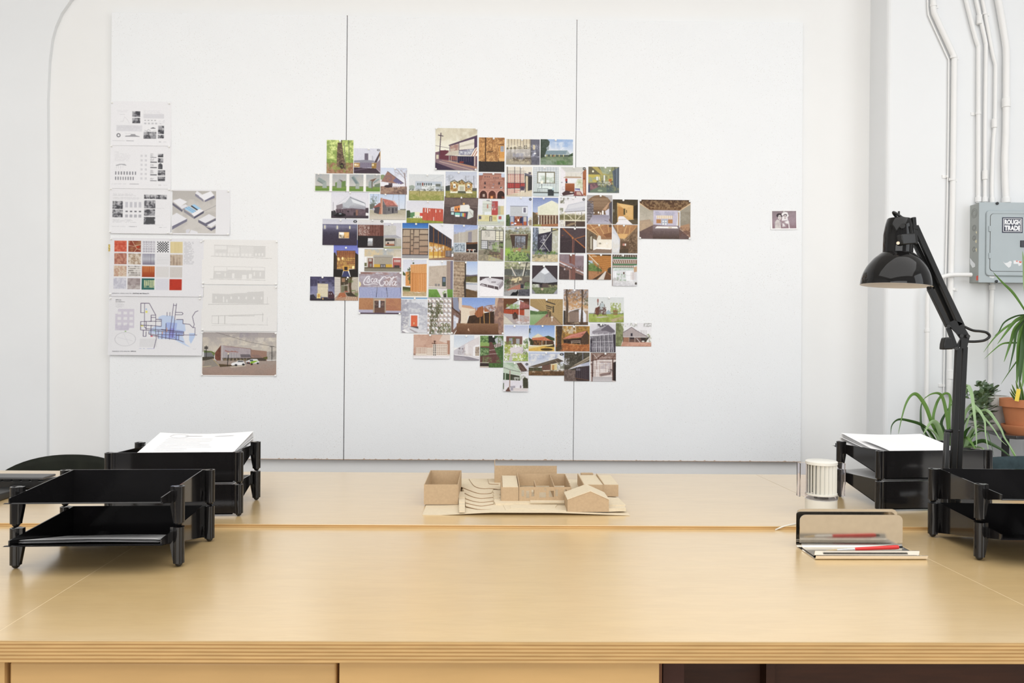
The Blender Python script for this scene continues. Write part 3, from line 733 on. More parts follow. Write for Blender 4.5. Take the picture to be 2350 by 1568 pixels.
# ------------------------------------------------------------------ black architect lamp
LYp = 2.13
def LP(px, py, dy=0): return on_y(px, py, LYp + dy)
k = LYp / F
lampm = mat('black_enamel', (.008, .0075, .0075), rough=.05, spec=.3, var=.1, scale=5)
lin = mat('lamp_white_inside', (.85, .83, .82), rough=.4, var=.01)
bc = Vector((LP(2194, 1200).x, LYp, RZ))
la = thing('desk_lamp', 'black architect desk lamp with dome shade on a jointed arm', 'lamp', bc)
sc_ = LP(2056, 652); hd = LP(2060, 579)
Rr = 77 * k; rn = 31 * k; hh = hd.z - sc_.z
tilt = Matrix.Rotation(.05, 3, 'Y')
dome = smooth_path([Vector((r, 0, z)) for r, z in ((77, 0), (76, 8), (73.6, 18), (70, 28), (62.4, 42), (52, 55.5), (45, 62), (37, 68.5), (31, 72))], 3)
prof = [(Rr, -.004), (Rr, 0)] + [(p.x * k, p.z / 72 * hh) for p in dome[1:]]
obj('lamp_shade', MB().lathe(prof + [(0, hh)], sc_, 64, tilt, cap=False), lampm, la, smooth=35)
prof2 = [(Rr + .0006, -.0046), (Rr - .002, -.0046), (Rr - .0025, 0)] + [(r * .965 - .001, z * .955) for r, z in prof[2:]] + [(0, hh * .955)]
obj('shade_lining', MB().lathe(prof2, sc_, 64, tilt, cap=False), lin, la, smooth=35)
obj('bulb', MB().lathe([(0, .012), (.014, .016), (.022, .03), (.02, .045), (.012, .06), (.012, hh * .9)], sc_, 20), mat('frosted_bulb', (.85, .84, .8), rough=.4, var=.01), la, smooth=60)
sb = Vector((hd.x, hd.y, hd.z)); hs = LP(2060, 502).z - hd.z
obj('socket_housing', MB().lathe([(32.5 * k, -.001), (32.5 * k, hs * .1), (33 * k, hs * .5), (30 * k, hs * .8), (27 * k, hs * .97), (25 * k, hs), (0, hs * 1.02)], sb, 40, tilt), lampm, la, smooth=40)
mb = MB()
for a in (-2.6, -1.9, -1.25, -.6): 
    p = sb + tilt @ Vector((30.6 * k * math.cos(a), 30.6 * k * math.sin(a), hs * .62)); mb.bar(p + Vector((0, 0, -.012)), p + Vector((0, 0, .010)), .0042, .006, up=Vector((math.cos(a), math.sin(a), 0)))
obj('vent_slot', mb, mat('slot_black', (.001, .001, .001), rough=.9, var=.1), la)
# bracket, screw and switch on the housing
obj('pivot_bracket', MB().bar(LP(2064, 551, -.045), LP(2096, 548, -.030), .028, .018), blk_m, la, bevel=.003)
obj('pivot_bracket', MB().bar(LP(2092, 500, -.01), LP(2097, 562, -.01), .010, .03), blk_m, la, bevel=.002)
obj('screw', MB().tube([LP(2061, 558, -.044), LP(2061, 558, -.038)], .0042, 12), mat('brass_screw', (.75, .6, .45), rough=.3, metal=1, var=.05), la, smooth=40)
obj('switch', MB().tube([LP(2071, 519, -.043), LP(2072, 519, -.028)], .0065, 12), blk_m, la, smooth=40)
obj('cord_pin', MB().tube([LP(2063, 504), LP(2063, 485)], .0026, 10), blk_m, la, smooth=40)
def abar(name, p, q, w=.0135, dy=0, m=blk_m): return obj(name, MB().bar(LP(*p, dy), LP(*q, dy), w, .012), m, la, bevel=.0015)
abar('upper_arm_bar', (2100, 519), (2203, 747), .0145, -.012)
abar('upper_arm_bar', (2099, 556), (2187, 745), .0125, .006)
abar('upper_arm_bar', (2133, 662), (2176, 750), .0125, -.016)
abar('upper_arm_bar', (2127, 576), (2209, 748), .008, .016)
obj('spring_pin', MB().tube([LP(2130, 661, -.026), LP(2142, 661, .014)], .0042, 10), blk_m, la, smooth=40)
obj('clip', MB().bar(LP(2095, 522, -.016), LP(2104, 524, -.016), .012, .02), blk_m, la, bevel=.001)
# elbow
for dy in (-.018, .012):
    obj('elbow_plate', MB().prism([LP(2173, 742, dy), LP(2190, 735, dy), LP(2208, 742, dy), LP(2226, 772, dy), LP(2219, 800, dy), LP(2205, 800, dy), LP(2206, 780, dy), LP(2196, 766, dy)], (0, .004, 0)), blk_m, la)
obj('elbow_link', MB().bar(LP(2176, 752, -.010), LP(2194, 800, -.010), .010, .008), blk_m, la)
obj('elbow_link', MB().bar(LP(2212, 770, -.012), LP(2194, 803, -.012), .008, .006), blk_m, la)
for p in ((2177, 749), (2207, 771), (2222, 772), (2195, 800)):
    obj('pivot_pin', MB().tube([LP(*p, -.026), LP(*p, .02)], .0048, 12), blk_m, la, smooth=40)
obj('tightening_knob', MB().prism([LP(2170, 775, -.03), LP(2186, 774, -.03), LP(2189, 802, -.03), LP(2165, 803, -.03), LP(2166, 790, -.03)], (0, .022, 0)), blk_m, la, bevel=.003)
abar('lower_arm_bar', (2199, 799), (2182, 1195), .0145, -.012)
abar('lower_arm_bar', (2213, 796), (2194, 1195), .0145, .010)
obj('spring_cover', MB().bar(LP(2173.5, 992, -.010), LP(2164, 1190, -.010), .0125, .012), mat('dark_spring_cover', (.03, .03, .031), rough=.3, var=.1), la, bevel=.002)
obj('spring_pin', MB().tube([LP(2169, 989.5, -.010), LP(2201, 989.5, -.010)], .0042, 10), blk_m, la, smooth=40)
obj('spring', MB().tube([LP(2176.5 - i * .12, 1030 + i * 1.1 + (i % 2) * .6, -.004 + .003 * (i % 2)) for i in range(26)], .0016, 6), mat('spring_steel', (.7, .7, .72), rough=.25, metal=1, var=.05), la)
obj('base_post', MB().lathe([(.018, 0), (.018, .03), (.012, .034), (.012, .06), (0, .06)], bc, 24), blk_m, la, smooth=40)
obj('base_plate', MB().lathe([(.045, 0), (.045, .006), (.042, .010), (.0, .012)], bc, 48), blk_m, la, smooth=40)
cord = [(2198, 745, -.01), (2205, 746, -.012), (2231, 758, -.02), (2250, 760.5, -.02), (2264, 763.5, -.02), (2271, 772, -.02), (2260, 781, -.02), (2240, 784, -.015), (2222, 784, -.01)]
obj('cord', MB().tube(smooth_path([LP(x, y, d) for x, y, d in cord], 6), .0036, 10), blk_m, la, smooth=60)
cord = [(2064, 505, .0), (2056, 497, -.004), (2050, 488.5, -.008), (2053, 488, -.012), (2064, 495, -.016), (2072, 500, -.02), (2086, 503.5, -.02), (2094, 510, -.018), (2099, 522, -.014)]
obj('cord', MB().tube(smooth_path([LP(x, y, d) for x, y, d in cord], 6), .0034, 10), blk_m, la, smooth=60)
# ------------------------------------------------------------------ chairs behind the rear tables
def chair(label, px0, px1, ytop, Y, m, tilt=0):
    xa, xb = on_y(px0, 1080, Y).x, on_y(px1, 1080, Y).x; c = (xa + xb) / 2; w = (xb - xa) / 2; zt = on_y((px0 + px1) / 2, ytop, Y).z
    t = thing('office_chair', label, 'chair', (c, Y + .2, 0))
    n, rows = 24, []
    zbot = zt - .34
    for i in range(13):
        v = i / 12; row = []
        for j in range(n + 1):
            u = -1 + 2 * j / n
            zz = zbot + (zt - zbot) * v; ht = (1 - abs(u) ** 2.3) ** (1 / 2.1) if abs(u) < 1 else 0
            z_ = zbot + (zt - .17 + .17 * ht - zbot) * v if v > 0 else zbot + .10 * (1 - ht)
            row.append(Vector((c + w * u, Y - .07 * (u * u) + .06 + .02 * v, z_ + tilt * u)))
        rows.append(row)
    obj('backrest', MB().sheet(rows), m, t, smooth=180, solid=.012)
    obj('seat', MB().lathe([(0, .43), (.15, .43), (.17, .445), (.17, .475), (.15, .49), (0, .49)], (c, Y - .02, 0), 32), m, t, smooth=50)
    obj('back_stem', MB().bar((c, Y + .068, zbot + .03), (c, Y + .02, .44), .06, .010), blk_m, t)
    for k in range(4):
        a = math.pi / 4 + k * math.pi / 2
        obj('leg', MB().tube([Vector((c + .05 * math.cos(a), Y - .02 + .05 * math.sin(a), .43)), Vector((c + .14 * math.cos(a), Y - .02 + .14 * math.sin(a), 0))], .011, 10), blk_m, t, smooth=60)
chair('dark green-black chair back rising behind the rear left table', -41, 321, 1050.5, 3.12, mat('dark_green_felt', (.012, .014, .009), rough=.75, spec=.25, var=.3, scale=14))
chair('dark teal chair back rising behind the rear right table', 2080, 2720, 1054.5, 2.965, mat('teal_felt', (.035, .055, .062), rough=.85, spec=.2, var=.2, scale=40), tilt=-.004)
# ------------------------------------------------------------------ conduits on the right pier
cm = mat('painted_conduit', (.85, .85, .845), rough=.45, spec=.4, var=.012, scale=10)
kp = PIL_Y / F
def WP(px, py, out=0): return on_y(px, py, PIL_Y - out)
def conduit(label, pts, w, straps, out=None, extra=None):
    r = w / 2 * kp; out = out if out is not None else r + .004
    P = [WP(x, y, out) for x, y in pts]
    t = thing('conduit', label, 'conduit', P[-1], group='white painted conduits')
    obj('pipe', MB().tube(smooth_path(P, 4) if len(P) > 2 else P, r, 14), cm, t, smooth=60)
    for kind, x, y in straps:
        c = WP(x, y, out)
        if kind == 'c': obj('coupling', MB().lathe([(r, -.022), (r + .0035, -.020), (r + .0035, .020), (r, .022)], c, 16), cm, t, smooth=40)
        elif kind == 'e': obj('coupling', MB().lathe([(r, -.012), (r + .004, -.011), (r + .004, .011), (r, .012)], c, 16), cm, t, smooth=40)
        else:
            mb = MB().lathe([(r, -.006), (r + .002, -.006), (r + .002, .006), (r, .006)], c, 16, ring=True)
            sgn = -1 if kind == 'l' else 1
            mb.box(*sorted((c.x + sgn * r, c.x + sgn * (r + .018))), PIL_Y - .004, PIL_Y + .001, c.z - .007, c.z + .007)
            obj('strap', mb, cm, t, smooth=40)
    return t
def V(pts): return pts
conduit('fat white conduit bending right then running down left of the panel', [(2142, -60), (2141.5, 0), (2143, 26), (2150, 44), (2184, 118), (2190, 134), (2190, 150), (2188.5, 300), (2186, 470), (2181, 700), (2178, 905)], 13, [('r', 2142, 12), ('r', 2188.5, 131), ('r', 2185.5, 412), ('r', 2186, 664), ('c', 2180, 860)])
conduit('thin white wire conduit hugging the left side of the fat conduit', [(2128.5, -60), (2128.5, 0), (2130, 29), (2135, 45), (2170.5, 123), (2177, 138), (2177, 152), (2176, 300), (2173.5, 470), (2168.5, 700), (2165.5, 905)], 3.4, [('l', 2174, 405), ('l', 2166, 885)])
conduit('white conduit entering the panel top, leftmost of four', [(2205, -60), (2217, 0), (2238, 84), (2244.5, 105), (2245.4, 125), (2245, 300), (2245, 466)], 9.5, [('l', 2245, 260), ('e', 2245, 458)])
conduit('white conduit entering the panel top, second from left of four', [(2228, -60), (2240, 0), (2257, 75), (2261.5, 98), (2262.5, 120), (2260.5, 300), (2259.8, 466)], 9.0, [('c', 2247.5, 45), ('c', 2260, 402), ('e', 2259.8, 458)])
conduit('white conduit entering the panel top, third from left of four', [(2240, -60), (2254.5, 0), (2277, 118), (2283.5, 145), (2284.5, 165), (2283, 282), (2279.5, 330), (2276.5, 420), (2277, 466)], 8.5, [('r', 2260, 31), ('c', 2282, 283), ('e', 2277, 460)])
conduit('widest white conduit entering the panel top, rightmost of four', [(2278, -60), (2291, 0), (2307, 95), (2309.5, 125), (2309.5, 150), (2308.5, 300), (2306, 375), (2309, 466)], 15, [('c', 2309, 236), ('e', 2309, 460)])
conduit('white conduit elbowing from the panel side down the wall behind the lamp', [(2229, 631), (2196, 631), (2178, 632), (2160, 637), (2143, 648), (2133, 664), (2128.5, 690), (2128, 760), (2126, 990)], 10, [('r', 2128, 759)], out=.042)
conduit('white conduit running down from the panel bottom', [(2277, 648), (2276, 690), (2274, 760), (2272.5, 880), (2271, 990)], 10, [('e', 2277, 660), ('r', 2272.5, 877)])
# ------------------------------------------------------------------ grey electrical panel
gm = mat('grey_enamel', (.415, .47, .495), rough=.4, spec=.4, var=.04, scale=6)
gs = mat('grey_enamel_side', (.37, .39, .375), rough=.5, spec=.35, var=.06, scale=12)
PF = PIL_Y - .075
def PP(px, py, out=0): return on_y(px, py, PF - out)
x0 = PP(2247, 560).x; x1 = PP(2440, 560).x; z1 = PP(2300, 464.5).z; z0 = PP(2300, 649).z
ep = thing('electrical_panel', 'grey steel electrical panel on the right wall with a band sticker', 'electrical panel', (x0, PIL_Y, z0))
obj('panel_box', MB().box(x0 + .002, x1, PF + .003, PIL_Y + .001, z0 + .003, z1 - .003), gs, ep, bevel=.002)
obj('cover', MB().box(x0 - .001, x1, PF, PF + .0035, z0, z1), gm, ep, bevel=.001)
def rr_poly(xa, xb, za, zb, y, r=.016):
    pts = []
    for cx_, cz, a0 in ((xb - r, zb - r, 0), (xa + r, zb - r, 90), (xa + r, za + r, 180), (xb - r, za + r, 270)):
        for i in range(6):
            a = math.radians(a0 + 90 * i / 5); pts.append((cx_ + r * math.cos(a), y, cz + r * math.sin(a)))
    return pts
fx = PP(2262, 500).x; fz1, fz0 = PP(2300, 484).z, PP(2300, 634).z
obj('raised_frame', MB().prism(rr_poly(fx, x1 - .03, fz0, fz1, PF - .008), (0, .0085, 0)), gm, ep, bevel=.005, seg=3)
dx0 = PP(2273, 500, .008).x; dz1, dz0 = PP(2300, 491, .008).z, PP(2300, 622.5, .008).z
obj('door_gap', MB().prism(rr_poly(dx0 - .0018, x1 - .05, dz0 - .0016, dz1 + .0012, PF - .0084), (0, .001, 0)), mat('panel_gap', (.08, .075, .07), rough=.8, var=.1), ep)
obj('door', MB().prism(rr_poly(dx0, x1 - .052, dz0, dz1, PF - .0098), (0, .002, 0)), gm, ep, bevel=.0006)
for py in (525, 587):
    c = PP(2271.5, py, .011)
    obj('hinge', MB().box(c.x - .004, c.x + .0055, PF - .0125, PF - .007, c.z - .0125, c.z + .0125), gm, ep, bevel=.001)
for px, py in ((2288.3, 466.9), (2286.3, 646)):
    c = PP(px, py, .002)
    obj('screw', MB().lathe([(.0065, 0), (.0065, .003), (.004, .0055), (0, .006)], c, 16, Matrix.Rotation(math.pi / 2, 3, 'X')), mat('dark_screw', (.05, .055, .06), rough=.35, metal=.6, var=.1), ep, smooth=40)
l0, l1 = PP(2342, 552, .012), PP(2362, 567.5, .012)
obj('latch', MB().box(l0.x, l1.x, PF - .014, PF - .009, l1.z, l0.z), mat('latch_black', (.02, .021, .03), rough=.35, var=.1), ep, bevel=.001)
sx0, sz1 = PP(2300, 498.7, .0105).x, PP(2300, 498.7, .0105).z; sx1, sz0 = PP(2347, 535, .0105).x, PP(2347, 535, .0105).z
stk = obj('sticker', MB().box(sx0, sx1, PF - .0104, PF - .0097, sz0, sz1), mat('sticker_navy', (.022, .026, .055), rough=.4, var=.05), ep)
stk['label'] = 'dark sticker with white block letters ROUGH TRADE'
swm = mat('sticker_white', (.86, .87, .9), rough=.5, var=.01)
cxs, czs = (sx0 + sx1) / 2, (sz0 + sz1) / 2; sw, sh = (sx1 - sx0), (sz1 - sz0)
mb = MB(); yb_ = PF - .0110
for a, b_, c, d in ((-.44, .44, .42, .45), (-.44, .44, -.45, -.42), (-.45, -.425, -.45, .45), (.425, .45, -.45, .45)):
    mb.box(cxs + a * sw, cxs + b_ * sw, yb_, yb_ + .0005, czs + c * sh * .96, czs + d * sh * .96)
obj('border_line', mb, swm, stk)
for txt, cz in (('ROUGH', .19), ('TRADE', -.19)):
    tm = text_mb(txt, .1, bold=.0058)
    w_ = max(v.x for v in tm.v) - min(v.x for v in tm.v); h_ = max(v.z for v in tm.v) - min(v.z for v in tm.v)
    mx_ = (max(v.x for v in tm.v) + min(v.x for v in tm.v)) / 2; mz_ = (max(v.z for v in tm.v) + min(v.z for v in tm.v)) / 2
    tm.v = [Vector(((v.x - mx_) * (sw * .78 / w_), 0, (v.z - mz_) * (sh * .335 / h_))) for v in tm.v]
    move(tm, (cxs, yb_, czs + cz * sh)); obj('lettering', tm, swm, stk)
# knock-outs on the left cheek, chipped paint, torn sticker scraps
mbk = MB(); 
def cheek(px, py):  # a point on the left cheek
    d = ray(px, py); t = (x0 + .0018 - CAM.x) / d.x; return CAM + d * t
for py, rz2 in ((489, .020), (523, .0125), (546, .010), (572, .010)):
    c = Vector((x0 + .0016, (PF + PIL_Y) / 2 + .004, PP(2235, py, -.035).z))
    for rr_ in (1, .62):
        mbk.lathe([(rz2 * rr_, 0), (rz2 * rr_ + .0012, .0008), (rz2 * rr_ + .0022, 0)], c, 24, Matrix.Rotation(-math.pi / 2, 3, 'Y'), ring=True)
obj('knockout', mbk, mat('knockout_grey', (.27, .285, .275), rough=.6, var=.1), ep)
def flake(pts, col, name, lab=None):
    P = [PP(x, y, .0103) for x, y in pts]
    for p in P: p.y = PF - (.0110 if col is rfl else .0104)
    o = obj(name, MB().prism(P, (0, .0007, 0)), col, ep)
    if lab: o['label'] = lab
wfl = mat('torn_white', (.78, .80, .82), rough=.7, var=.06, scale=60); rfl = mat('torn_red', (.75, .13, .09), rough=.6, var=.1)
flake([(2301, 600), (2306, 604), (2312, 603), (2318, 599), (2322, 601), (2320, 611), (2315, 615), (2308, 609)], wfl, 'torn_sticker')
flake([(2326, 598), (2334, 598), (2345, 600), (2344, 608), (2338, 611), (2336, 606), (2326, 606)], wfl, 'torn_sticker')
flake([(2331, 598.6), (2336, 598.6), (2334, 601.5)], rfl, 'torn_sticker'); flake([(2338, 600), (2345, 600.2), (2343, 604), (2339, 602.5)], rfl, 'torn_sticker')
def flake2(pts, col):
    P = [PP(x, y, .0012 if col is rfl else .0006) for x, y in pts]
    obj('torn_sticker', MB().prism(P, (0, .0006, 0)), col, ep)
flake2([(2270, 632), (2281, 632), (2284, 635), (2279, 639), (2271, 637)], wfl); flake2([(2281, 631), (2285, 632), (2281, 635)], rfl)
for pts, col in (([(2240.5, 634), (2246, 632), (2245.5, 643), (2240.5, 644)], rfl), ([(2226, 592), (2232, 600), (2238, 606), (2238, 612), (2232, 615), (2227, 606)], wfl), ([(2239, 533), (2242, 530), (2242, 537)], mat('chip_cream', (.75, .7, .5), rough=.7, var=.1)), ([(2238, 553), (2241.5, 550), (2241.5, 558), (2239, 557)], MATS.get('chip_cream')), ([(2238.5, 572), (2241.5, 569), (2241.5, 579)], MATS.get('chip_cream'))):
    P = [cheek(x, y) for x, y in pts]
    obj('paint_chip', MB().prism(P, (-.0006, 0, 0)), col or MATS['chip_cream'], ep)
# ------------------------------------------------------------------ plant stand
sm = mat('black_lacquer_shelf', (.035, .033, .036), rough=.12, spec=.6, var=.5, scale=25)
sk = mat('stand_black', (.012, .012, .012), rough=.4, var=.2)
SB = on_y(2245, 981, 3.58); SZ = SB.z
SF = on_z(2322, 1001, SZ)
ps = thing('plant_stand', 'black two-tier plant stand below the electrical panel', 'plant stand', (SB.x + .3, 3.4, 0))
obj('shelf', MB().prism([(SB.x, 3.585, SZ), (SF.x - .01, SF.y + .03, SZ), (SF.x + .02, SF.y, SZ), (3.1, SF.y, SZ), (3.1, 3.585, SZ)], (0, 0, -.014)), sm, ps, bevel=.001)
zr = on_y(2320, 1035, SF.y + .02).z
obj('rail', MB().box(SB.x + .02, 3.1, SF.y + .01, SF.y + .03, zr - .006, zr + .006), sk, ps)
obj('lower_shelf', MB().box(1.62, SB.x + .12, 3.12, 3.58, .60, .612), sk, ps)
for x, y in ((1.66, 3.15), (1.66, 3.54), (SB.x + .10, 3.54)):
    obj('leg', MB().box(x - .011, x + .011, y - .011, y + .011, 0, .60 if x < 2 else SZ - .014), sk, ps)
for x, y in ((SB.x + .16, SF.y + .03), (3.06, SF.y + .03), (3.06, 3.54)):
    obj('leg', MB().box(x - .011, x + .011, y - .011, y + .011, 0, SZ - .014), sk, ps)
# ------------------------------------------------------------------ plants
def leaf_mat(name, col, tip, rough=.38):
    m = mat(name, col, rough=rough, spec=.45, var=.22, scale=9)
    b = nodes_of(m)[1]; b.inputs['Subsurface Weight'].default_value = 0
    return m
gl = leaf_mat('strap_leaf', (.11, .22, .045), None); gl2 = leaf_mat('strap_leaf_pale', (.27, .40, .20), None); gl3 = leaf_mat('strap_leaf_dark', (.035, .085, .018), None)
soil = mat('soil', (.05, .035, .025), rough=.95, var=.4, scale=60)
def leaf(mb, pts, Y, w, dY=0, side=None, n=5, taper=(.55, 1, .08)):
    P = []
    for i, (x, y) in enumerate(pts):
        P.append(on_y(x, y, Y + dY * i / (len(pts) - 1)))
    mb.ribbon(smooth_path(P, n), w * Y / F, side, taper=taper)
Yp = 3.14
pc = on_y(2190, 1040, Yp + .08)
sp = thing('strap_leaf_plant', 'arching strap-leaf plant behind the far right paper tray', 'plant', (pc.x, pc.y, .612))
obj('pot', MB().lathe([(.07, .6125), (.095, .80), (.10, .80), (.10, .815), (.092, .815), (.085, .79)], (pc.x, pc.y, 0), 32), mat('plain_pot', (.45, .42, .38), rough=.7, var=.08), sp, smooth=40)
obj('soil', MB().lathe([(.088, .79), (.088, .795), (0, .80)], (pc.x, pc.y, 0), 24), soil, sp)
def foot(dx=0): return (2190 + dx, 1068)
SL = [
 (gl, 9, -.12, [foot(-10), (2159, 1012), (2139, 972), (2125, 934), (2106, 907), (2092, 907), (2079, 927), (2069, 961), (2061.6, 996)]),
 (gl3, 7, -.10, [foot(-12), (2140, 1000), (2116, 976), (2087, 966), (2062, 963), (2047, 976), (2044, 998)]),
 (gl, 7, .0, [foot(-4), (2162, 1000), (2142, 966), (2150, 925), (2165, 905), (2178, 905), (2184, 922), (2184, 950)]),
 (gl, 8, -.05, [foot(0), (2178, 1000), (2172, 950), (2164, 915), (2154, 903), (2136, 905), (2119, 917)]),
 (gl3, 6, .05, [foot(-8), (2135, 1010), (2116, 980), (2113, 955), (2114.7, 928), (2125, 910)]),
 (gl2, 12, -.14, [foot(-14), (2168, 1030), (2158, 994), (2149, 972), (2137, 969), (2124, 988), (2118, 1000)]),
 (gl, 10, -.05, [foot(-6), (2172, 1024), (2164, 1000), (2150, 972), (2136, 962)]),
 (gl, 8, .0, [foot(0), (2180, 1010), (2178, 960), (2180, 920), (2176, 903)]),
 (gl3, 9, .05, [foot(2), (2176, 1010), (2160, 975), (2172, 946), (2186, 925)]),
 (gl2, 6, -.08, [foot(-10), (2156, 1036), (2142, 1010), (2130, 993)]),
 (gl2, 10, -.14, [foot(10), (2205, 970), (2212, 905), (2220, 886), (2229.6, 904), (2234, 933), (2238, 970), (2241, 1006), (2241, 1027)]),
 (gl2, 8, -.12, [foot(12), (2212, 960), (2228, 930), (2237, 933), (2251, 948), (2260, 968), (2262, 999), (2271, 1046)]),
 (gl2, 4.5, -.10, [foot(12), (2215, 955), (2238, 939), (2260, 960), (2281, 986), (2295, 1008), (2311, 1023)]),
 (gl2, 6.5, -.12, [foot(14), (2222, 962), (2253, 943), (2269, 945), (2284, 964), (2298, 987), (2306, 1006), (2322, 1031), (2337, 1056)]),
 (gl3, 11, -.12, [foot(14), (2212, 1040), (2232, 1020), (2254, 1012), (2272, 1018), (2301, 1034), (2327, 1056)]),
 (gl, 9, -.14, [foot(12), (2206, 1020), (2213, 1005), (2224, 1009), (2235, 1025), (2246, 1044)]),
 (gl3, 13, -.05, [foot(8), (2206, 1020), (2216, 992), (2228, 979)]),
 (gl3, 12, -.02, [foot(6), (2204, 1010), (2208, 980), (2220, 960)]),
 (gl2, 12, -.08, [foot(10), (2214, 1020), (2224, 1000), (2233, 981)]),
 (gl3, 3.5, -.1, [foot(12), (2235, 1000), (2262, 990), (2272, 1010), (2281, 1046)]),
 (gl, 11, -.1, [(2315, 1018), (2311, 1010), (2320, 1028), (2334, 1056)]),
 (gl2, 6, -.14, [foot(12), (2212, 1030), (2235, 1026), (2256, 1030), (2268, 1046)]),
]
rnd = random.Random(4)
for i in range(16):
    a = rnd.uniform(-1, 1); x = 2190 + a * 14
    SL.append((rnd.choice([gl, gl3, gl2, gl3]), rnd.uniform(6, 11), rnd.uniform(-.12, .1), [foot(a * 10), (x + a * 14, 1035), (x + a * rnd.uniform(20, 36), 1010 - rnd.uniform(0, 16)), (x + a * rnd.uniform(36, 60), 990 - rnd.uniform(-10, 20))]))
for m, w, dY, pts in SL:
    if len(pts) == 4 and pts[0] == (2315, 1018): pts = pts[1:]
    mb = MB(); leaf(mb, pts, Yp + .08, w, dY); obj('leaf', mb, m, sp, smooth=60)
# jade plant in a pale concrete pot
Yj = 3.505
jc = on_z(2272, 975, SZ); jc = Vector((on_y(2272, 975, Yj).x, Yj, SZ))
jp = thing('jade_plant', 'bushy jade plant with small round leaves in a speckled concrete pot', 'plant', jc)
kj = Yj / F
hp_ = on_y(2290, 908, Yj).z - SZ
conc = mat('pale_concrete', (.62, .60, .57), rough=.8, var=.10, scale=26)
obj('pot', MB().lathe([(0, .0), (33 * kj, .0), (38 * kj, .012), (39.5 * kj, hp_ * .5), (38 * kj, hp_), (34 * kj, hp_), (33 * kj, hp_ - .012), (0, hp_ - .012)], jc, 40), conc, jp, smooth=50)
obj('stem', MB().tube([jc + Vector((0, 0, hp_ - .02)), jc + Vector((-.02, -.02, hp_ + .03)), jc + Vector((-.03, -.03, hp_ + .04))], [.010, .008, .005], 8), mat('jade_stem', (.12, .07, .04), rough=.8, var=.2), jp, smooth=60)
jm = [leaf_mat('jade_leaf', (.20, .28, .16), None, .28), leaf_mat('jade_leaf_pale', (.42, .52, .42), None, .3), leaf_mat('jade_leaf_dark', (.09, .14, .05), None, .3)]
blobs = [(2252, 884, 11, 9, -.03), (2277, 896, 15, 14, .0), (2243, 905, 9, 8, 0), (2256, 915, 20, 20, -.05), (2262, 938, 26, 22, -.06), (2282, 938, 18, 14, -.05), (2290, 944, 8, 8, .02), (2246, 962, 26, 22, -.03), (2262, 968, 18, 14, -.05), (2216, 903, 12, 14, -.03), (2268, 900, 12, 14, -.02)]
mbs = [MB(), MB(), MB()]
for bx_, by_, rx_, ry_, dy in blobs:
    for i in range(int(rx_ * ry_ / 8) + 8):
        a, r = rnd.uniform(0, 6.28), rnd.random() ** .5
        c = on_y(bx_ + rx_ * r * math.cos(a), by_ + ry_ * r * math.sin(a), max(3.455 if bx_ > 2270 else 0, Yj + dy + rnd.uniform(-.05, .03)))
        d = Vector((math.cos(a), -.5 + rnd.uniform(-.5, .3), -math.sin(a) * .6 + .5)).normalized(); s = d.cross(Vector((rnd.uniform(-.4, .4), .3, 1))).normalized(); nn = d.cross(s)
        L, w = rnd.uniform(.011, .016), rnd.uniform(.008, .0115)
        ring = [c + d * (L * math.cos(q)) + s * (w * math.sin(q)) + nn * (.0015 * math.cos(2 * q)) for q in [2 * math.pi * k / 8 for k in range(8)]]
        k = 0 if rnd.random() < .5 else (1 if rnd.random() < .45 else 2)
        mbs[k].add(ring + [c + nn * .0018, c - nn * .0018], [(q, (q + 1) % 8, 8) for q in range(8)] + [((q + 1) % 8, q, 9) for q in range(8)])
for k in range(3): tag(obj('foliage', mbs[k], jm[k], jp, smooth=60), kind='stuff')
# succulent in a terracotta pot
Yt = 3.335; kt = Yt / F
tc_ = Vector((on_y(2352, 975, Yt).x, Yt, SZ))
tp = thing('potted_succulent', 'pointed-leaf succulent in a terracotta pot with a yellow tag', 'plant', tc_)
terr = mat('terracotta', (.54, .20, .085), rough=.75, var=.07, scale=10)
zs_ = lambda py: on_y(2352, py, Yt - .03).z - SZ
obj('saucer', MB().lathe([(0, 0), (37 * kt, 0), (48 * kt, zs_(981)), (48 * kt, zs_(977)), (44 * kt, zs_(977)), (36 * kt, .006), (0, .006)], tc_, 40), terr, tp, smooth=40)
obj('pot', MB().lathe([(0, .007), (35 * kt, .007), (46 * kt, zs_(936)), (51.5 * kt, zs_(935)), (52 * kt, zs_(917)), (48 * kt, zs_(917)), (47 * kt, zs_(922)), (0, zs_(922))], tc_, 48), terr, tp, smooth=40)
obj('soil', MB().lathe([(46 * kt, zs_(921)), (0, zs_(919))], tc_, 24), soil, tp)
am_ = leaf_mat('agave_leaf', (.09, .18, .035), None); am2 = leaf_mat('agave_margin', (.62, .68, .55), None)
for bx_, tx, ty, w in ((2335, 2317, 899, 7), (2337, 2319, 892, 7), (2339, 2322, 882, 8), (2343, 2331, 873, 9), (2349, 2341, 873, 9), (2354, 2356, 868, 9), (2358, 2370, 880, 8), (2360, 2382, 890, 8), (2362, 2385, 905, 8)):
    pts = [(bx_, 921), ((bx_ * 1.1 + tx * .9) / 2 , (918 + ty) / 2 + 4), (tx, ty)]
    for m, ww, dy in ((am2, w, .002), (am_, w * .62, 0)):
        mb = MB(); leaf(mb, pts, Yt - .01 + dy, ww, -.05, taper=(.8, 1, .05)); obj('leaf', mb, m, tp, smooth=60)
a, b_ = on_y(2333, 921, Yt - .075), on_y(2338, 893, Yt - .075)
obj('plant_tag', MB().bar(a, b_, 9.5 * kt, .0012), mat('yellow_tag', (.80, .60, .06), rough=.45, var=.03), tp)
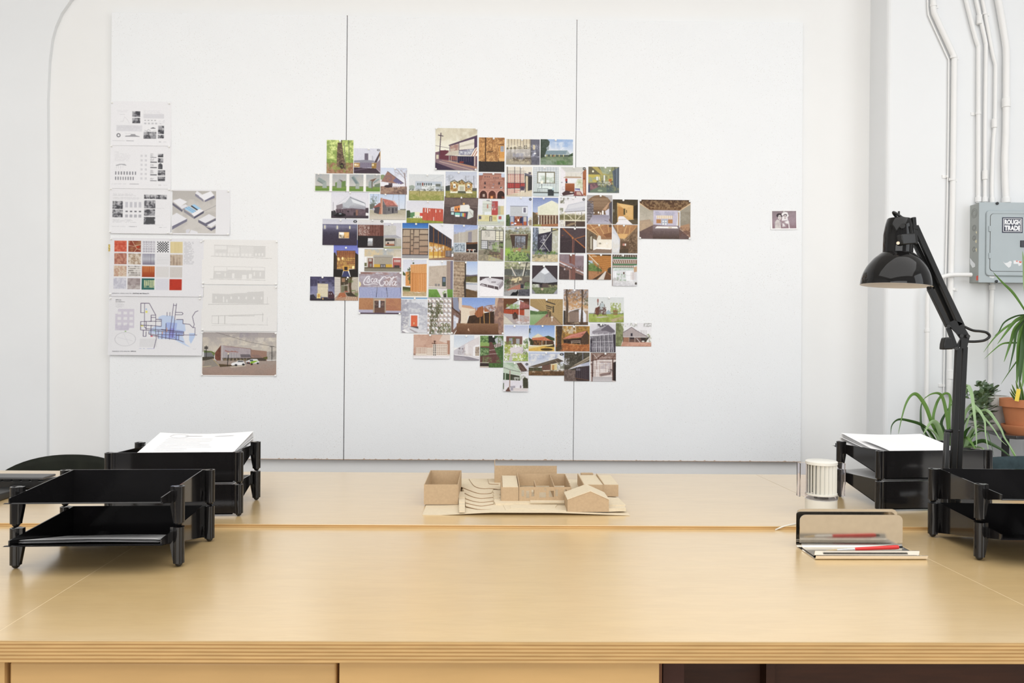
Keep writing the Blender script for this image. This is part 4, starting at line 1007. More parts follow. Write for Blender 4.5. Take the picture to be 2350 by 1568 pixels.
# tall dracaena whose leaves droop into the frame from the right
Yd = 3.46
dc = Vector((on_y(2366, 980, Yd).x, Yd + .04, SZ))
dp = thing('dracaena', 'tall dracaena with drooping sword leaves at the right edge', 'plant', dc)
obj('pot', MB().lathe([(0, 0), (.05, 0), (.06, .09), (.055, .09), (.054, .08), (0, .08)], dc, 32), mat('dark_pot', (.08, .08, .085), rough=.5, var=.1), dp, smooth=40)
crown = on_y(2356, 722, Yd)
obj('trunk', MB().tube([dc + Vector((0, 0, .06)), dc.lerp(crown, .5) + Vector((.012, 0, 0)), crown], [.012, .010, .009], 10), mat('trunk_bark', (.22, .13, .07), rough=.9, var=.2, scale=50), dp, smooth=60)
DL = [(gl3, 4.5, [(2356, 722), (2331, 726), (2305, 740), (2292, 762), (2282, 771)]), (gl, 9, [(2356, 722), (2331, 736), (2311, 760), (2289, 790)]),
 (gl, 6, [(2352, 728), (2322, 743), (2301, 757), (2279, 779), (2257, 809)]), (gl, 11, [(2356, 726), (2331, 753), (2320, 784), (2304, 831)]),
 (gl3, 8, [(2352, 735), (2333, 762), (2327, 799), (2315, 853)]), (gl, 4.5, [(2358, 788), (2330, 787), (2301, 789), (2279, 805), (2259, 824)]),
 (gl, 5, [(2358, 810), (2345, 818), (2327, 838), (2297, 882)]), (gl, 6, [(2360, 725), (2327, 675), (2301, 649), (2279, 625)]),
 (gl2, 9, [(2362, 720), (2353, 660), (2350, 610), (2346.5, 577)]),
 (gl, 15, [(2352, 735), (2342, 770), (2337, 830), (2333, 890)]), (gl3, 14, [(2356, 735), (2349, 780), (2343, 840), (2339, 892)]), (gl, 13, [(2360, 735), (2354, 790), (2350, 850), (2346, 892)]),
 (gl3, 5, [(2356, 745), (2345, 780), (2341, 840), (2336, 870)])]
for i in range(12):
    a = rnd.uniform(-.3, 1); DL.append((rnd.choice([gl, gl3]), rnd.uniform(6, 10), [(2358, 724), (2362 + 26 * a, 700 + rnd.uniform(-20, 20)), (2370 + 48 * a, 730), (2372 + 60 * a, 800 + rnd.uniform(-20, 60))]))
for m, w, pts in DL:
    mb = MB(); leaf(mb, pts, Yd, w, rnd.uniform(-.10, -.02)); obj('leaf', mb, m, dp, smooth=60)
# ------------------------------------------------------------------ printed sheets: each picture is painted into its own mesh's colours
GAIN = 1.0
def printed_mat():
    m = bpy.data.materials.new('photo_print'); m.use_nodes = True
    nt = m.node_tree; b = nt.nodes['Principled BSDF']
    at = nt.nodes.new('ShaderNodeAttribute'); at.attribute_name = 'ink'
    tc = nt.nodes.new('ShaderNodeTexCoord'); nz = nt.nodes.new('ShaderNodeTexNoise'); nz.inputs['Scale'].default_value = 400
    nt.links.new(tc.outputs['Object'], nz.inputs['Vector'])
    mr = nt.nodes.new('ShaderNodeMapRange'); mr.inputs['To Min'].default_value = .97; mr.inputs['To Max'].default_value = 1.03; nt.links.new(nz.outputs[0], mr.inputs[0])
    mx = nt.nodes.new('ShaderNodeVectorMath'); mx.operation = 'SCALE'
    nt.links.new(at.outputs['Color'], mx.inputs[0]); nt.links.new(mr.outputs[0], mx.inputs['Scale']); nt.links.new(mx.outputs[0], b.inputs['Base Color'])
    b.inputs['Roughness'].default_value = .6; b.inputs['Specular IOR Level'].default_value = .2
    return m
print_m = printed_mat()
SS = 3
class Pic:
    def __init__(s, w, h, seed):
        s.w, s.h = w * SS, h * SS; s.a = np.ones((s.h, s.w, 3)) * .93; s.rng = np.random.default_rng(seed); s.grain = .022
        s.Y, s.X = np.mgrid[0:s.h, 0:s.w]; s.X = (s.X + .5) / s.w * 100; s.Y = (s.Y + .5) / s.h * 100
    def col(s, h): 
        if len(h) == 3: h = ''.join(c * 2 for c in h)
        return np.array([int(h[i:i + 2], 16) / 255 for i in (0, 2, 4)])
    def put(s, m, c): 
        if m.dtype == bool: s.a[m] = c
        else: s.a = s.a * (1 - m[..., None]) + c * m[..., None]
    def rect(s, x0, y0, x1, y1): return (s.X >= x0) & (s.X < x1) & (s.Y >= y0) & (s.Y < y1)
    def poly(s, p):
        xs, ys = p[0::2], p[1::2]; m = np.zeros((s.h, s.w), bool); n = len(xs)
        for i in range(n):
            xa, ya, xb, yb = xs[i], ys[i], xs[(i + 1) % n], ys[(i + 1) % n]
            if ya == yb: continue
            m ^= ((ya > s.Y) != (yb > s.Y)) & (s.X < (xb - xa) * (s.Y - ya) / (yb - ya) + xa)
        return m
    def noise(s, sc_):
        nx, ny = max(2, int(100 / sc_) + 2), max(2, int(100 / sc_ * s.h / s.w) + 2)
        g = s.rng.random((ny, nx)); yy = s.Y / 100 * (ny - 1.001); xx = s.X / 100 * (nx - 1.001)
        i, j = yy.astype(int), xx.astype(int); f, e = yy - i, xx - j; f = f * f * (3 - 2 * f); e = e * e * (3 - 2 * e)
        return (g[i, j] * (1 - e) + g[i, j + 1] * e) * (1 - f) + (g[i + 1, j] * (1 - e) + g[i + 1, j + 1] * e) * f
    def run(s, spec):
        for op in spec.split(';'):
            t = op.split()
            if not t: continue
            k, c = t[0], s.col(t[1])
            if k == 'G': c2 = s.col(t[2]); v = [float(x) for x in t[3:]]
            else: v = [float(x) for x in t[2:]]
            if k == 'b': s.a[:] = c
            elif k == 'r': s.put(s.rect(*v), c)
            elif k == 'p': s.put(s.poly(v), c)
            elif k == 'e': s.put(((s.X - v[0]) / v[2]) ** 2 + ((s.Y - v[1]) / v[3]) ** 2 < 1, c)
            elif k == 'o':
                d = np.sqrt(((s.X - v[0]) / v[2]) ** 2 + ((s.Y - v[1]) / v[3]) ** 2); s.put(abs(d - 1) < v[4], c)
            elif k == 'G':
                v = v or [0, 0, 100, 100]; m = s.rect(*v); tt = np.clip((s.Y - v[1]) / (v[3] - v[1]), 0, 1)[..., None]; s.a = np.where(m[..., None], c * (1 - tt) + c2 * tt, s.a)
            elif k in 'ls':
                w_, q = v[0], v[1:]
                if k == 's': q = [e for p in smooth_path([Vector((q[i], q[i + 1], 0)) for i in range(0, len(q), 2)], 6) for e in (p.x, p.y)]
                asp = s.h / s.w
                for i in range(0, len(q) - 2, 2):
                    ax, ay, bx, by = q[i], q[i + 1] * asp, q[i + 2], q[i + 3] * asp; dx, dy = bx - ax, by - ay; L = dx * dx + dy * dy + 1e-9
                    tt = np.clip(((s.X - ax) * dx + (s.Y * asp - ay) * dy) / L, 0, 1)
                    s.put((s.X - ax - tt * dx) ** 2 + (s.Y * asp - ay - tt * dy) ** 2 < (w_ / 2) ** 2, c)
            elif k in 'nm':
                amt, sc_ = v[0], v[1]; m = s.rect(*v[2:]) if k == 'n' else s.poly(v[2:])
                nz = .42 * s.noise(sc_) + .33 * s.noise(sc_ * .5) + .25 * s.noise(max(1.5, sc_ * .22)); s.put(np.clip((nz - .5) * 4.5 + .5, 0, 1) * amt * m, c)
            elif k in 'vh':
                n, w_ = v[0], v[1]; x0, y0, x1, y1 = v[2:]; u = ((s.X - x0) / (x1 - x0) if k == 'v' else (s.Y - y0) / (y1 - y0)) * n
                s.put(s.rect(x0, y0, x1, y1) & ((u % 1) < w_), c)
            elif k == 'q':
                nx, ny, wx, wy = v[:4]; x0, y0, x1, y1 = v[4:]; u = (s.X - x0) / (x1 - x0) * nx; w_ = (s.Y - y0) / (y1 - y0) * ny
                s.put(s.rect(x0, y0, x1, y1) & (abs(u % 1 - .5) < wx / 2) & (abs(w_ % 1 - .5) < wy / 2), c)
            elif k == 'T':
                n = int(v[0]); x0, y0, x1, y1 = v[1:]; st = (y1 - y0) / n
                for i in range(n):
                    y = y0 + i * st; x = x0; end = x1 - s.rng.random() * .25 * (x1 - x0)
                    s.put(.55 * (s.rect(x, y, end, y + st * .5) & (s.noise(1.2) > .32)), c)
        # soften a touch, as a small print seen across a room
        a = s.a.reshape(s.h // SS, SS, s.w // SS, SS, 3).mean((1, 3)); g = a.mean(-1, keepdims=True)
        a = g + (a - g) * .9; p = np.pad(a, ((1, 1), (1, 1), (0, 0)), 'edge'); b = (p[:-2, 1:-1] + p[2:, 1:-1] + p[1:-1, :-2] + p[1:-1, 2:]) / 4
        a = a * .78 + b * .22 + s.rng.normal(0, s.grain, a.shape[:2] + (1,)); return .015 + a * .985
PY = BOARD_Y - .0004
pin_m = mat('clear_pin', (.88, .88, .87), rough=.2, spec=.4, var=.01)
pin_d = mat('pin_shadow_ring', (.35, .34, .34), rough=.4, var=.05)
def lin(a): return np.where(a <= .04045, a / 12.92, ((a + .055) / 1.055) ** 2.4)
NP = [0]
def add_print(name, label, cat, box, spec, rot=0, border=(0, 0, 0, 0), bcol='eeeeec', curl=0, pins=((.55, .02),), group=None, layer=0, short=None, grain=.013):
    x0, y0, x1, y1 = box; NP[0] += 1
    s = PY / F
    c = on_y((x0 + x1) / 2, (y0 + y1) / 2, PY); W_, H_ = (x1 - x0) * s, (y1 - y0) * s
    bl_, bt, br_, bb = border
    iw, ih = int(round(x1 - x0 - bl_ - br_)), int(round(y1 - y0 - bt - bb))
    pc_ = Pic(iw, ih, NP[0]); pc_.grain = .006 if 'sheet' in name or 'drawing' in name or 'map' in name or 'axon' in name else grain; img = pc_.run(spec)
    bl_, bt, br_, bb = [int(round(v)) for v in (bl_, bt, br_, bb)]
    if bl_ or bt or br_ or bb:
        full = np.ones((ih + bt + bb, iw + bl_ + br_, 3)) * np.array([int(bcol[i:i + 2], 16) / 255 for i in (0, 2, 4)])
        full[bt:bt + ih, bl_:bl_ + iw] = img; img = full
    h, w = img.shape[:2]
    # one face per printed dot row and column
    u = np.linspace(0, 1, w + 1); v = np.linspace(0, 1, h + 1); U, Vv = np.meshgrid(u, v)
    ca, sa = math.cos(rot), math.sin(rot)
    lx, lz = (U - .5) * W_, (.5 - Vv) * H_
    yy = -(layer * .0005) - curl * np.clip((Vv - .35) / .65, 0, 1) ** 2 * (1 - .25 * np.abs(2 * U - 1) ** 2)
    co = np.stack([lx * ca - lz * sa, yy, lx * sa + lz * ca], -1).reshape(-1, 3)
    ii = np.arange(h * w); r_, q_ = ii // w, ii % w; a = r_ * (w + 1) + q_
    fv = np.stack([a, a + w + 1, a + w + 2, a + 1], -1).ravel()
    me = bpy.data.meshes.new(name)
    me.vertices.add(len(co)); me.vertices.foreach_set('co', co.ravel())
    me.loops.add(len(fv)); me.loops.foreach_set('vertex_index', fv)
    me.polygons.add(h * w); me.polygons.foreach_set('loop_start', np.arange(h * w) * 4)
    me.update(calc_edges=True)
    att = me.attributes.new('ink', 'FLOAT_COLOR', 'FACE')
    rgba = np.ones((h * w, 4)); rgba[:, :3] = np.clip(lin(np.clip(img, 0, 1)).reshape(-1, 3) * GAIN, 0, .95)
    att.data.foreach_set('color', rgba.ravel())
    me.polygons.foreach_set('use_smooth', [True] * (h * w))
    me.materials.append(print_m)
    o = bpy.data.objects.new(name, me); C.objects.link(o); o.location = (c.x, PY, c.z)
    tag(o, label, cat, group)
    for (pu, pv) in pins:
        px_, pz_ = (pu - .5) * W_, (.5 - pv) * H_
        p = Vector((c.x + px_ * ca - pz_ * sa, PY - layer * .0005 - .0004 - curl * max(0, (pv - .35) / .65) ** 2, c.z + px_ * sa + pz_ * ca))
        where = ''
        if len(pins) > 1: where = ('top ' if pv < .3 else 'bottom ') + ('left ' if pu < .4 else ('right ' if pu > .6 else 'centre '))
        pin(p, ' '.join((where + 'push pin on ' + (short or label.split(',')[0])).split()[:16]))
    return o
_pin0 = []
def pin(p, label):
    if not _pin0:
        t = thing('push_pin', label, 'push pin', p, group='clear push pins on the board')
        rx_ = Matrix.Rotation(math.pi / 2, 3, 'X')
        obj('head', MB().lathe([(.0004, -.006), (.0004, .0002), (.0022, .0005), (.0018, .002), (.0016, .005), (.0034, .0062), (.0037, .007), (.0032, .0078), (0, .008)], (0, 0, 0), 14, rx_), pin_m, t, world=False, smooth=50)
        obj('collar', MB().lathe([(.0050, 0), (.0050, .0006), (.004, .0012), (.0022, .0012)], (0, 0, 0), 16, rx_), pin_m, t, world=False, smooth=50)
        _pin0.append(t)
    else:
        t = copy_tree(_pin0[0]); t['label'] = label; t.location = p; t.matrix_basis = Matrix.Translation(p)
GP = 'photo prints pinned to the board'
P = []
def pr(desc, x0, y0, x1, y1, spec, **k): P.append((desc, (x0, y0, x1, y1), spec, k))
TREES = 'n 5d6b4a .8 8 '
pr('stone chimney ruin in a bright green forest', 750, 321.8, 810.6, 397.8, 'b b4c66c;n e6f29a .9 13 0 0 100 60;n 6f8c40 .6 7 0 0 100 72;r 96684f 0 68 100 100;n 7f9a48 .8 9 0 58 100 98;n c79a80 .6 7 0 70 100 100;l 5a5a50 2 82 0 85 60;l 77736a 2 65 8 72 90;p 6b5648 41 8 57 8 62 40 74 88 40 85 38 60 39 30;m a58c6c .8 6 41 8 57 8 62 40 74 88 40 85 38 60 39 30;m 40342c .6 4 41 8 57 8 62 40 74 88 40 85 38 60 39 30;l 4a3c36 3 56 0 56 9;e 352c28 57 77 7 9;n 8fae50 .7 7 20 75 60 90')
pr('grey modern house with a square chimney', 812.7, 341, 872.7, 397.8, 'G d9dae8 cfd0de;p 6d6374 40 20 54 20 54 53 40 53;p dcdce6 54 20 68 28 68 47 54 52;p b9b9c6 68 28 72 32 72 46 68 47;p 8f8f9c 0 49 40 46 76 48 77 57 0 57;r 857c90 22 57 68 77;v 716a80 6 .3 22 58 68 77;r b48b58 0 58 22 76;e f6e6c0 6 66 5 4;e f2dcae 14 67 4 3;r a07c40 67 58 86 80;e ead9ac 72 66 4 5;p 51434a 76 57 100 8 100 20 86 57;p 93808a 86 57 100 42 100 95 84 80;p c99a55 97 12 100 12 100 42 97 44;p 43343f 0 77 60 79 84 81 100 98 100 100 0 100;l 5d4e5f 4 0 90 50 80;o 555 92 6 4 3 .3')
def silo(i, sh): 
    x = [1.2, 27, 52.6, 78][i]; w = 21.3; f = lambda u: x + u * w / 100
    s = f'G a6acb2 c9c6c0 {x} 5 {x+w} 72;n bdb9b2 .5 9 {x} 5 {x+w} 60;G 82984a 5f8a36 {x} 72 {x+w} 98;r 6b7a58 {x} 70 {x+w} 74;'
    for c, pts in sh: s += f'p {c} ' + ' '.join(f'{f(pts[j]):.1f} {pts[j+1]}' for j in range(0, len(pts), 2)) + ';'
    return s
pr('four panel strip showing a bent metal silo on grass', 722.8, 398.5, 872.7, 440, 'b f0efec;' + silo(0, [('8f9c9a', [12, 38, 24, 22, 78, 46, 56, 56]), ('727f7e', [12, 38, 56, 56, 54, 60, 14, 44]), ('9fa9a6', [52, 56, 78, 46, 82, 82, 50, 82])]) + silo(1, [('6b8a4a', [20, 50, 95, 40, 95, 72, 20, 70]), ('a3a8a4', [32, 48, 48, 32, 66, 40, 64, 80, 32, 80]), ('70695f', [48, 32, 74, 40, 66, 48])]) + silo(2, [('77878a', [14, 22, 34, 12, 72, 54, 46, 58]), ('92a09f', [34, 12, 72, 54, 66, 56, 26, 16]), ('a4ada4', [46, 56, 72, 54, 72, 84, 44, 84])]) + silo(3, [('71806a', [60, 60, 100, 50, 100, 72, 60, 72]), ('9aa5a4', [18, 46, 34, 34, 50, 40, 48, 78, 18, 78]), ('7b5f52', [26, 36, 76, 22, 50, 44]), ('8a9a9c', [54, 44, 94, 24, 92, 34, 52, 56]), ('6e655c', [38, 44, 48, 44, 46, 84, 40, 84])]), pins=((.06, .05), (.94, .05)))
pr('rust canopy sheltering a cabin beside a bare tree', 873.8, 385.8, 933.7, 446, 'G cfdaf0 eceaf0 0 0 100 72;e 8a9a70 8 36 12 10;r 8a6a60 0 70 100 100;n b79a80 .7 8 0 72 100 100;n 55443f .6 7 50 76 100 100;p 8b6a70 26 13 88 58 78 62 2 52;m a87a60 .8 7 26 13 88 58 60 60 2 52;p 6f6a90 58 36 88 57 70 62 46 50;l 4d3c3a 1.5 26 13 88 58;r 54454c 30 58 45 74;v e0e0ea 5 .5 45 58 76 74;e 3f3035 28 70 14 5;l 7f6a68 3 96 100 94 50 90 20;l 8d7d7d 1.3 92 40 60 4;l 8d7d7d 1.2 92 30 100 8;l 8d7d7d 1.2 90 24 74 6;l 8d7d7d 1 80 26 52 14;n a59a9a .35 4 52 0 100 34')
pr('long white two storey house above a hay field', 939, 400.5, 1018.8, 460, 'G d3d8dc dcdde0 0 0 100 62;l b9bec2 .8 62 22 98 2;r c8d0da 18 27 94 58;h a4b2c2 7 .4 18 28 94 58;r e3e7ea 36 40 76 58;q 4d5a58 7 1 .5 .8 22 32 66 44;r 9a5a50 37 32 41 44;r 6a7068 76 36 90 46;n 8a9488 .5 6 0 44 100 60;e 9aa69a 8 50 8 8;n 4d5347 .7 4 0 56 100 66;G a39a5c 9b9a52 0 64 100 100;n c3b878 .6 6 0 66 100 100;n 7d8a3c .6 9 0 78 100 100;l 4c4a30 1 30 62 30 82')
pr('street corner shop with a utility pole and striped awning, largest square print', 999.4, 294.7, 1094.9, 390.5, 'G ddd6c0 efeee0 0 0 100 60;n b9ab90 .6 26 50 0 100 30;n cfc6ac .5 22 0 0 50 30;G c7aa98 55454f 0 70 100 100;p 7a5a68 0 58 24 52 34 58 34 78 0 76;p 6a3340 10 53 32 53 32 76 10 74;r d8cdb4 2 64 8 74;p 4e3a55 34 40 100 17 100 92 34 77;p c9b9a8 35 42 56 36 56 52 35 58;m a0706a .8 5 35 42 56 36 56 54 35 58;p e4ddd0 57 35 93 24 93 48 57 52;p cfc8b8 57 42 93 33 93 38 57 46;l 5a4656 2.5 33 41 100 17;p cfc8b8 34 56 56 52 62 66 22 65;v b9ad9c 9 .3 30 56 56 65;p 8a8aa0 56 54 92 48 92 62 56 64;m d9dce0 .8 5 57 54 92 48 92 62 57 64;r e2ddd0 46 64 92 66.5;p f0e8dc 94 48 100 44 100 66 84 66;l a05040 1.6 98 48 88 66;l a05040 1.6 100 54 94 66;p 2a2740 54 67 92 67 92 90 54 82;v 4a3a55 6 .3 56 68 90 80;p 4a3040 34 66 54 66 54 81 34 77;r 7a3a3a 36 67 52 76;v e3d9c8 5 .2 33 66 56 82;r 8a3a32 58 79 68 83;p 6a4a55 92 67 100 66 100 96 92 92;r cdb9ae 93 66 96 90;p b5876f 16 76 60 84 100 92 100 99 50 87 14 79;p 8a7078 0 74 20 78 100 97 100 100 0 100;l d8c0a8 1.2 10 80 90 100;p 3f3045 0 82 50 100 0 100;l 4d3d4c 2 13 12 10 64;l 4d3d4c 2 7 17 18 19;l 6a5a66 .8 0 42 34 48', pins=((.02, .012), (.98, .015), (.015, .985), (.97, .985)))
pr('golden stone wall above a black band', 1098.9, 315.9, 1157.8, 394.5, 'b c08c55;n e8b574 .9 9 0 0 100 70;n 8a5a35 .7 5 0 0 100 70;n d9a060 .6 12 0 0 30 70;r 4a3020 24 0 27.5 70;l 3a2a1c 2.5 32 42 54 41;l 7a5030 1.2 52 22 52 40;r 7a5030 80 18 98 22;r d99a50 80 22 100 64;r e0ae70 78 60 100 68;r b5c4da 84 24 97 41;v 7a6a60 3 .2 84 24 97 41;h 7a6a60 3 .2 84 24 97 41;p 2e2a29 0 70 6 68 8 70 76 70 78 64 80 70 100 69 100 100 0 100')
pr('luminous hall with a row of cross shaped openings', 1161.8, 319.8, 1238.4, 378, 'G b5a58c b9b6b0 0 0 100 60;v e0d4b8 8 .45 0 0 72 36;n f0e8d0 .6 14 0 18 70 40;G b9b4b0 938a80 0 40 100 100;n dcd8d4 .7 12 0 40 72 66;n 8f92a8 .6 10 20 55 78 85;p a39a88 0 78 60 84 80 92 78 100 0 100;n d0c4a0 .6 6 10 80 76 96;n 55483a .7 5 20 72 75 88;p 6a6a78 72 0 100 0 100 100 76 100;n b5b8cc .9 16 74 20 100 70;n 50505c .6 10 74 50 100 100;r d6c8a8 80 22 86 40;e fff 86 55 3 3;l 55504a 1.4 73 0 74 100;e 5a503c 58 31 5 7.5;l f2eee0 1.4 58 24 58 38;l f2eee0 1.4 53 31 63 31;e 5a503c 41 33 4.4 6;l f2eee0 1.2 41 27 41 39;l f2eee0 1.2 36 33 46 33;e 5a503c 26 35 3.6 5.4;l f2eee0 1 26 30 26 40;l f2eee0 1 22 35 30 35;e 5a503c 14 36 3 4.6;l e2dcc8 1 14 31 14 41;e 6a604c 4 37 2.6 4;l 6a604c .8 0 37 72 33;l 77705f 1 14 40 14 80;l 77705f .8 26 40 26 72')
pr('low tin roofed farmhouse under a deep blue evening sky', 1240.4, 320, 1315, 378.7, 'G 9db8e0 dfe4ee 0 0 100 62;n eef0f4 .6 24 20 10 100 55;n 8fb0e0 .6 24 50 0 100 30;p 3d4a3e 0 0 20 0 28 10 26 24 18 34 20 44 12 66 0 66;n 55625a .6 5 0 0 26 42;p 7f95a0 18 44 82 42 90 58 14 60;p a3b3b8 82 42 92 58 78 58;l c8d4d8 1 20 44 82 42.5;r 545f55 16 60 88 70;v c9c08a 5 .22 18 60 82 70;r d07040 39 62 42 70;p 3c5138 88 60 100 52 100 66 86 68;G 6a7c60 5f7a58 0 68 100 100;n 8a9a7c .7 12 0 70 100 100;n 9aa8a0 .5 10 0 78 50 100;n 4d7a3c .7 10 46 84 90 100;p 39453a 0 56 12 62 14 70 0 74')
pr('red and cream perforated block facade', 1162, 383, 1221, 450.6, 'b ddd2c0;p e9e2d4 4 0 100 0 100 22 60 30 4 26;q c0605a 9 8 .55 .6 5 24 68 54;q cdbfae 9 4 .5 .5 4 2 70 22;h 3d3844 5 .15 2 14 76 30;r b84a44 4 56 71 73;v 8a3a3a 9 .25 4 56 71 73;q c8706a 9 3 .6 .6 4 76 56 96;r d8b8a8 56 74 72 78;r 55485a 56 66 70 80;p 3c3a3c 73 26 100 30 100 84 74 86;p d6c6a6 75 30 84 32 84 84 76 86;p 6a6878 70 20 100 28 100 33 72 28;q ded8cc 8 4 .6 .6 72 2 100 22;r 4c4658 86 18 96 24;p cdbfa6 2 96 56 88 100 78 100 100 2 100;q efe6d4 9 4 .6 .5 44 84 100 100;l 3d3844 1.6 32 0 32 88;l 3d3844 1.8 4 0 4 96;l 3d3844 1.6 2 55 72 55;l 3d3844 1.6 2 74 72 72;l 3d3844 1.4 54 0 54 84;l 3d3844 1.6 72 28 73 86')
pr('tiled interior with a window and a small black cabinet', 1224, 383.7, 1282.6, 450.2, 'G d5d9de c5d2d0;v 8a95a4 9 .09 0 0 100 84;h 8f9aa8 9 .08 0 2 100 62;h b0c0bf 5 .12 0 60 100 84;r 6f6a55 15 16 84 56;r e6ecea 18 19 46 54;r e6ecea 50 19 81 54;n b0c0b0 .9 12 18 30 46 54;n b9c8b8 .9 12 50 34 81 54;l 6f6a55 3 48 17 48 56;l 6f6a55 2.4 15 55 84 55;p e2efec 20 72 28 66 72 66 78 72 78 76 20 76;l 59636a 1.6 18 74 58 74;l 59636a 1.4 18 74 17 98;l 59636a 1 26 78 24 98;r 5a605c 0 86 100 90;G bccbd0 c8d6da 0 90 100 100;r 33383a 57 77 80 99;h 4a5052 5 .2 58 80 79 98;r a8c4cc 74 72 80 80;e fbf6e6 33 53 5.5 5;l 3f4440 1.8 33 58 33 72;e 8a8f90 33 66 2 2')
pr('white room with orange cupboards and a red rug', 1286.9, 383.7, 1345.3, 449.7, 'b e2dde0;p cfcfca 0 0 100 0 84 16 20 18;p e9e6ec 0 4 18 20 18 84 0 100;r dddad2 18 18 84 34;l 8f8c86 1 40 22 40 34;l 8f8c86 1 60 22 60 34;p b59a80 8 38 84 38 78 33 20 33;r a33c30 18 40 26 50;r 3a3642 19 50 26 56;r e9eaee 26 41 66 54;p d8dcc8 66 42 86 42 86 82 56 78 56 58;m a8b080 .7 6 66 42 86 42 86 74 60 70;v f0f0ea 5 .3 56 56 86 74;r a85e36 17 57 54 86;G a86038 8a4528 17 57 54 86;r 6a68a0 56 74 76 83;p d4d4e4 56 78 74 80 74 84 56 82;p 8a4a48 55 84 78 84 90 100 50 100;p c8a898 62 86 76 86 82 98 62 96;p 4a3335 4 92 20 82 52 86 54 94 10 100;e e8dcd0 42 88 7 2;p a86440 86 16 96 8 100 8 100 100 88 98;p 7a3a28 86 38 96 38 96 40 86 40;p e0a080 90 44 94 44 95 90 91 90;l 908c94 1.6 80 24 88 16;e 9a98a0 4 54 3 2;o 444 92 5 4 4 .4;n b0a8b0 .5 6 4 68 16 90')
pr('colourful cafe interior with diners, lit green and yellow', 1350, 383, 1421, 442.6, 'b 8a8c66;n c0b868 .7 12 30 10 80 70;p 6f6850 0 0 36 0 42 30 0 30;p b5a560 10 0 30 0 50 30 44 34;p a5ad8c 36 0 76 0 66 28 46 26;n 7a8a7a .5 10 40 0 78 26;p c4b458 0 30 36 30 44 60 0 60;n 8aa0a0 .8 6 0 40 36 58;r e9ecec 26 38 31 52;r e9ecec 50 32 54 60;r e9ecea 34 38 36 50;p 5a6470 78 16 100 0 100 84 82 70;l 3f4a58 2 86 0 88 78;l 7a8898 1.5 92 4 92 80;r b8703c 66 46 76 70;n 4a5050 .8 5 26 54 80 82;n d8dccc .7 4 30 56 74 74;p 6a5058 0 64 28 62 34 80 6 94 0 92;n a8787c .6 5 0 66 30 88;p 6a7a68 6 92 34 78 78 80 92 100 0 100;n 4a5a6c .7 9 60 70 100 100;e 9aac90 38 92 8 4;p 404860 0 70 5 70 5 98 0 100;e fff 70 14 2 3;e fff8d8 15 18 3 4')
pr('gingerbread cottage with patterned gables', 1022.6, 394.5, 1094, 454, 'G c0c8da dcdce4 0 0 100 70;n 9aa0ac .7 6 0 12 30 60;n b0b4c0 .6 5 56 14 100 50;l 6a6a70 1.4 92 64 90 16;l 7a7a80 1.2 66 40 64 16;p 3f4440 0 56 14 52 14 74 0 76;r 5a5a58 86 62 100 74;G 8f9048 7a7a40 0 74 100 100;n a89a5c .7 7 0 78 100 100;n 6a6438 .5 8 0 86 100 100;r d9cf9a 15 38 40 82;r d9cf9a 63 42 86 82;p cfc48e 40 36 52 30 62 38 63 56 40 56;m a06a30 .95 5 15 38 40 38 40 76 15 76;m a06a30 .95 5 63 40 86 42 86 76 63 76;m 8a5a2c .9 5 42 36 52 30 62 38 62 48 42 48;p 5a5a4a 14 40 28 31 42 41 38 43 28 34 17 42;p 5a5a4a 38 41 52 29 65 41 62 42 52 32 42 43;p 5a5a4a 61 43 74 34 88 45 85 47 74 37 64 45;r f1efdc 15 76 39 82;r f1efdc 64 76 86 82;r e6e2cc 42 52 62 72;r b9b8a0 45 56 59 72;r f2f0e0 24 46 33 62;r f2f0e0 70 48 78 62;r 667080 26 54 31 60;r 667080 71 54 77 61;p 5a5c48 40 74 64 74 66 84 39 82')
pr('pink brick palazzo front above three arches', 1098.9, 397.8, 1158, 456, 'b b5806f;r c5d0e4 0 0 16 9;r c5d0e4 86 0 100 16;p b5806f 17 2 86 2 88 24 15 24;p a06858 0 10 16 10 12 26 0 30;p a06858 88 16 100 16 100 30 90 26;l 6a4a44 2 17 2.5 87 2.5;l 7f564c 2 0 10 17 9;l 8a6055 1.6 10 24 92 24;l cf9a88 1.5 12 27 92 26;q 34303c 3 1 .3 .9 20 11 44 17;q 34303c 3 1 .3 .9 54 15 78 21;r 3d3034 21 34 27 44;r 3d3034 75 34 82 44;r 6a5a5c 56 40 59 46;e 8ba0c0 57 44 3 3;o 9a6a5e 49 44 9 10 .08;r 3a3036 20 53 26 59;r e4e8f2 50 53 59 58;e e4e8f2 87 57 5 4;e 443 86 56 3 3;n 9a6658 .5 7 0 26 100 64;l d0a090 1.4 0 64 100 64;e d0988a 18 84 18 18;e d0988a 52 84 18 18;e d0988a 86 84 18 18;e 4a2a24 18 86 14 17;e 5a2f26 52 86 14 17;e 38221f 86 86 14 17;r 4a2a24 4 86 32 100;r 6a3826 38 86 66 100;r 38221f 72 86 100 100;p d0988a 32 84 37 84 36 100 34 100;p d0988a 66 84 71 84 70 100 68 100;r d8c4b8 15 82 24 94;q 7a6058 3 4 .5 .6 15 82 24 94;r f2a060 46 90 55 100;p 7a4030 88 90 100 92 100 100 90 100')
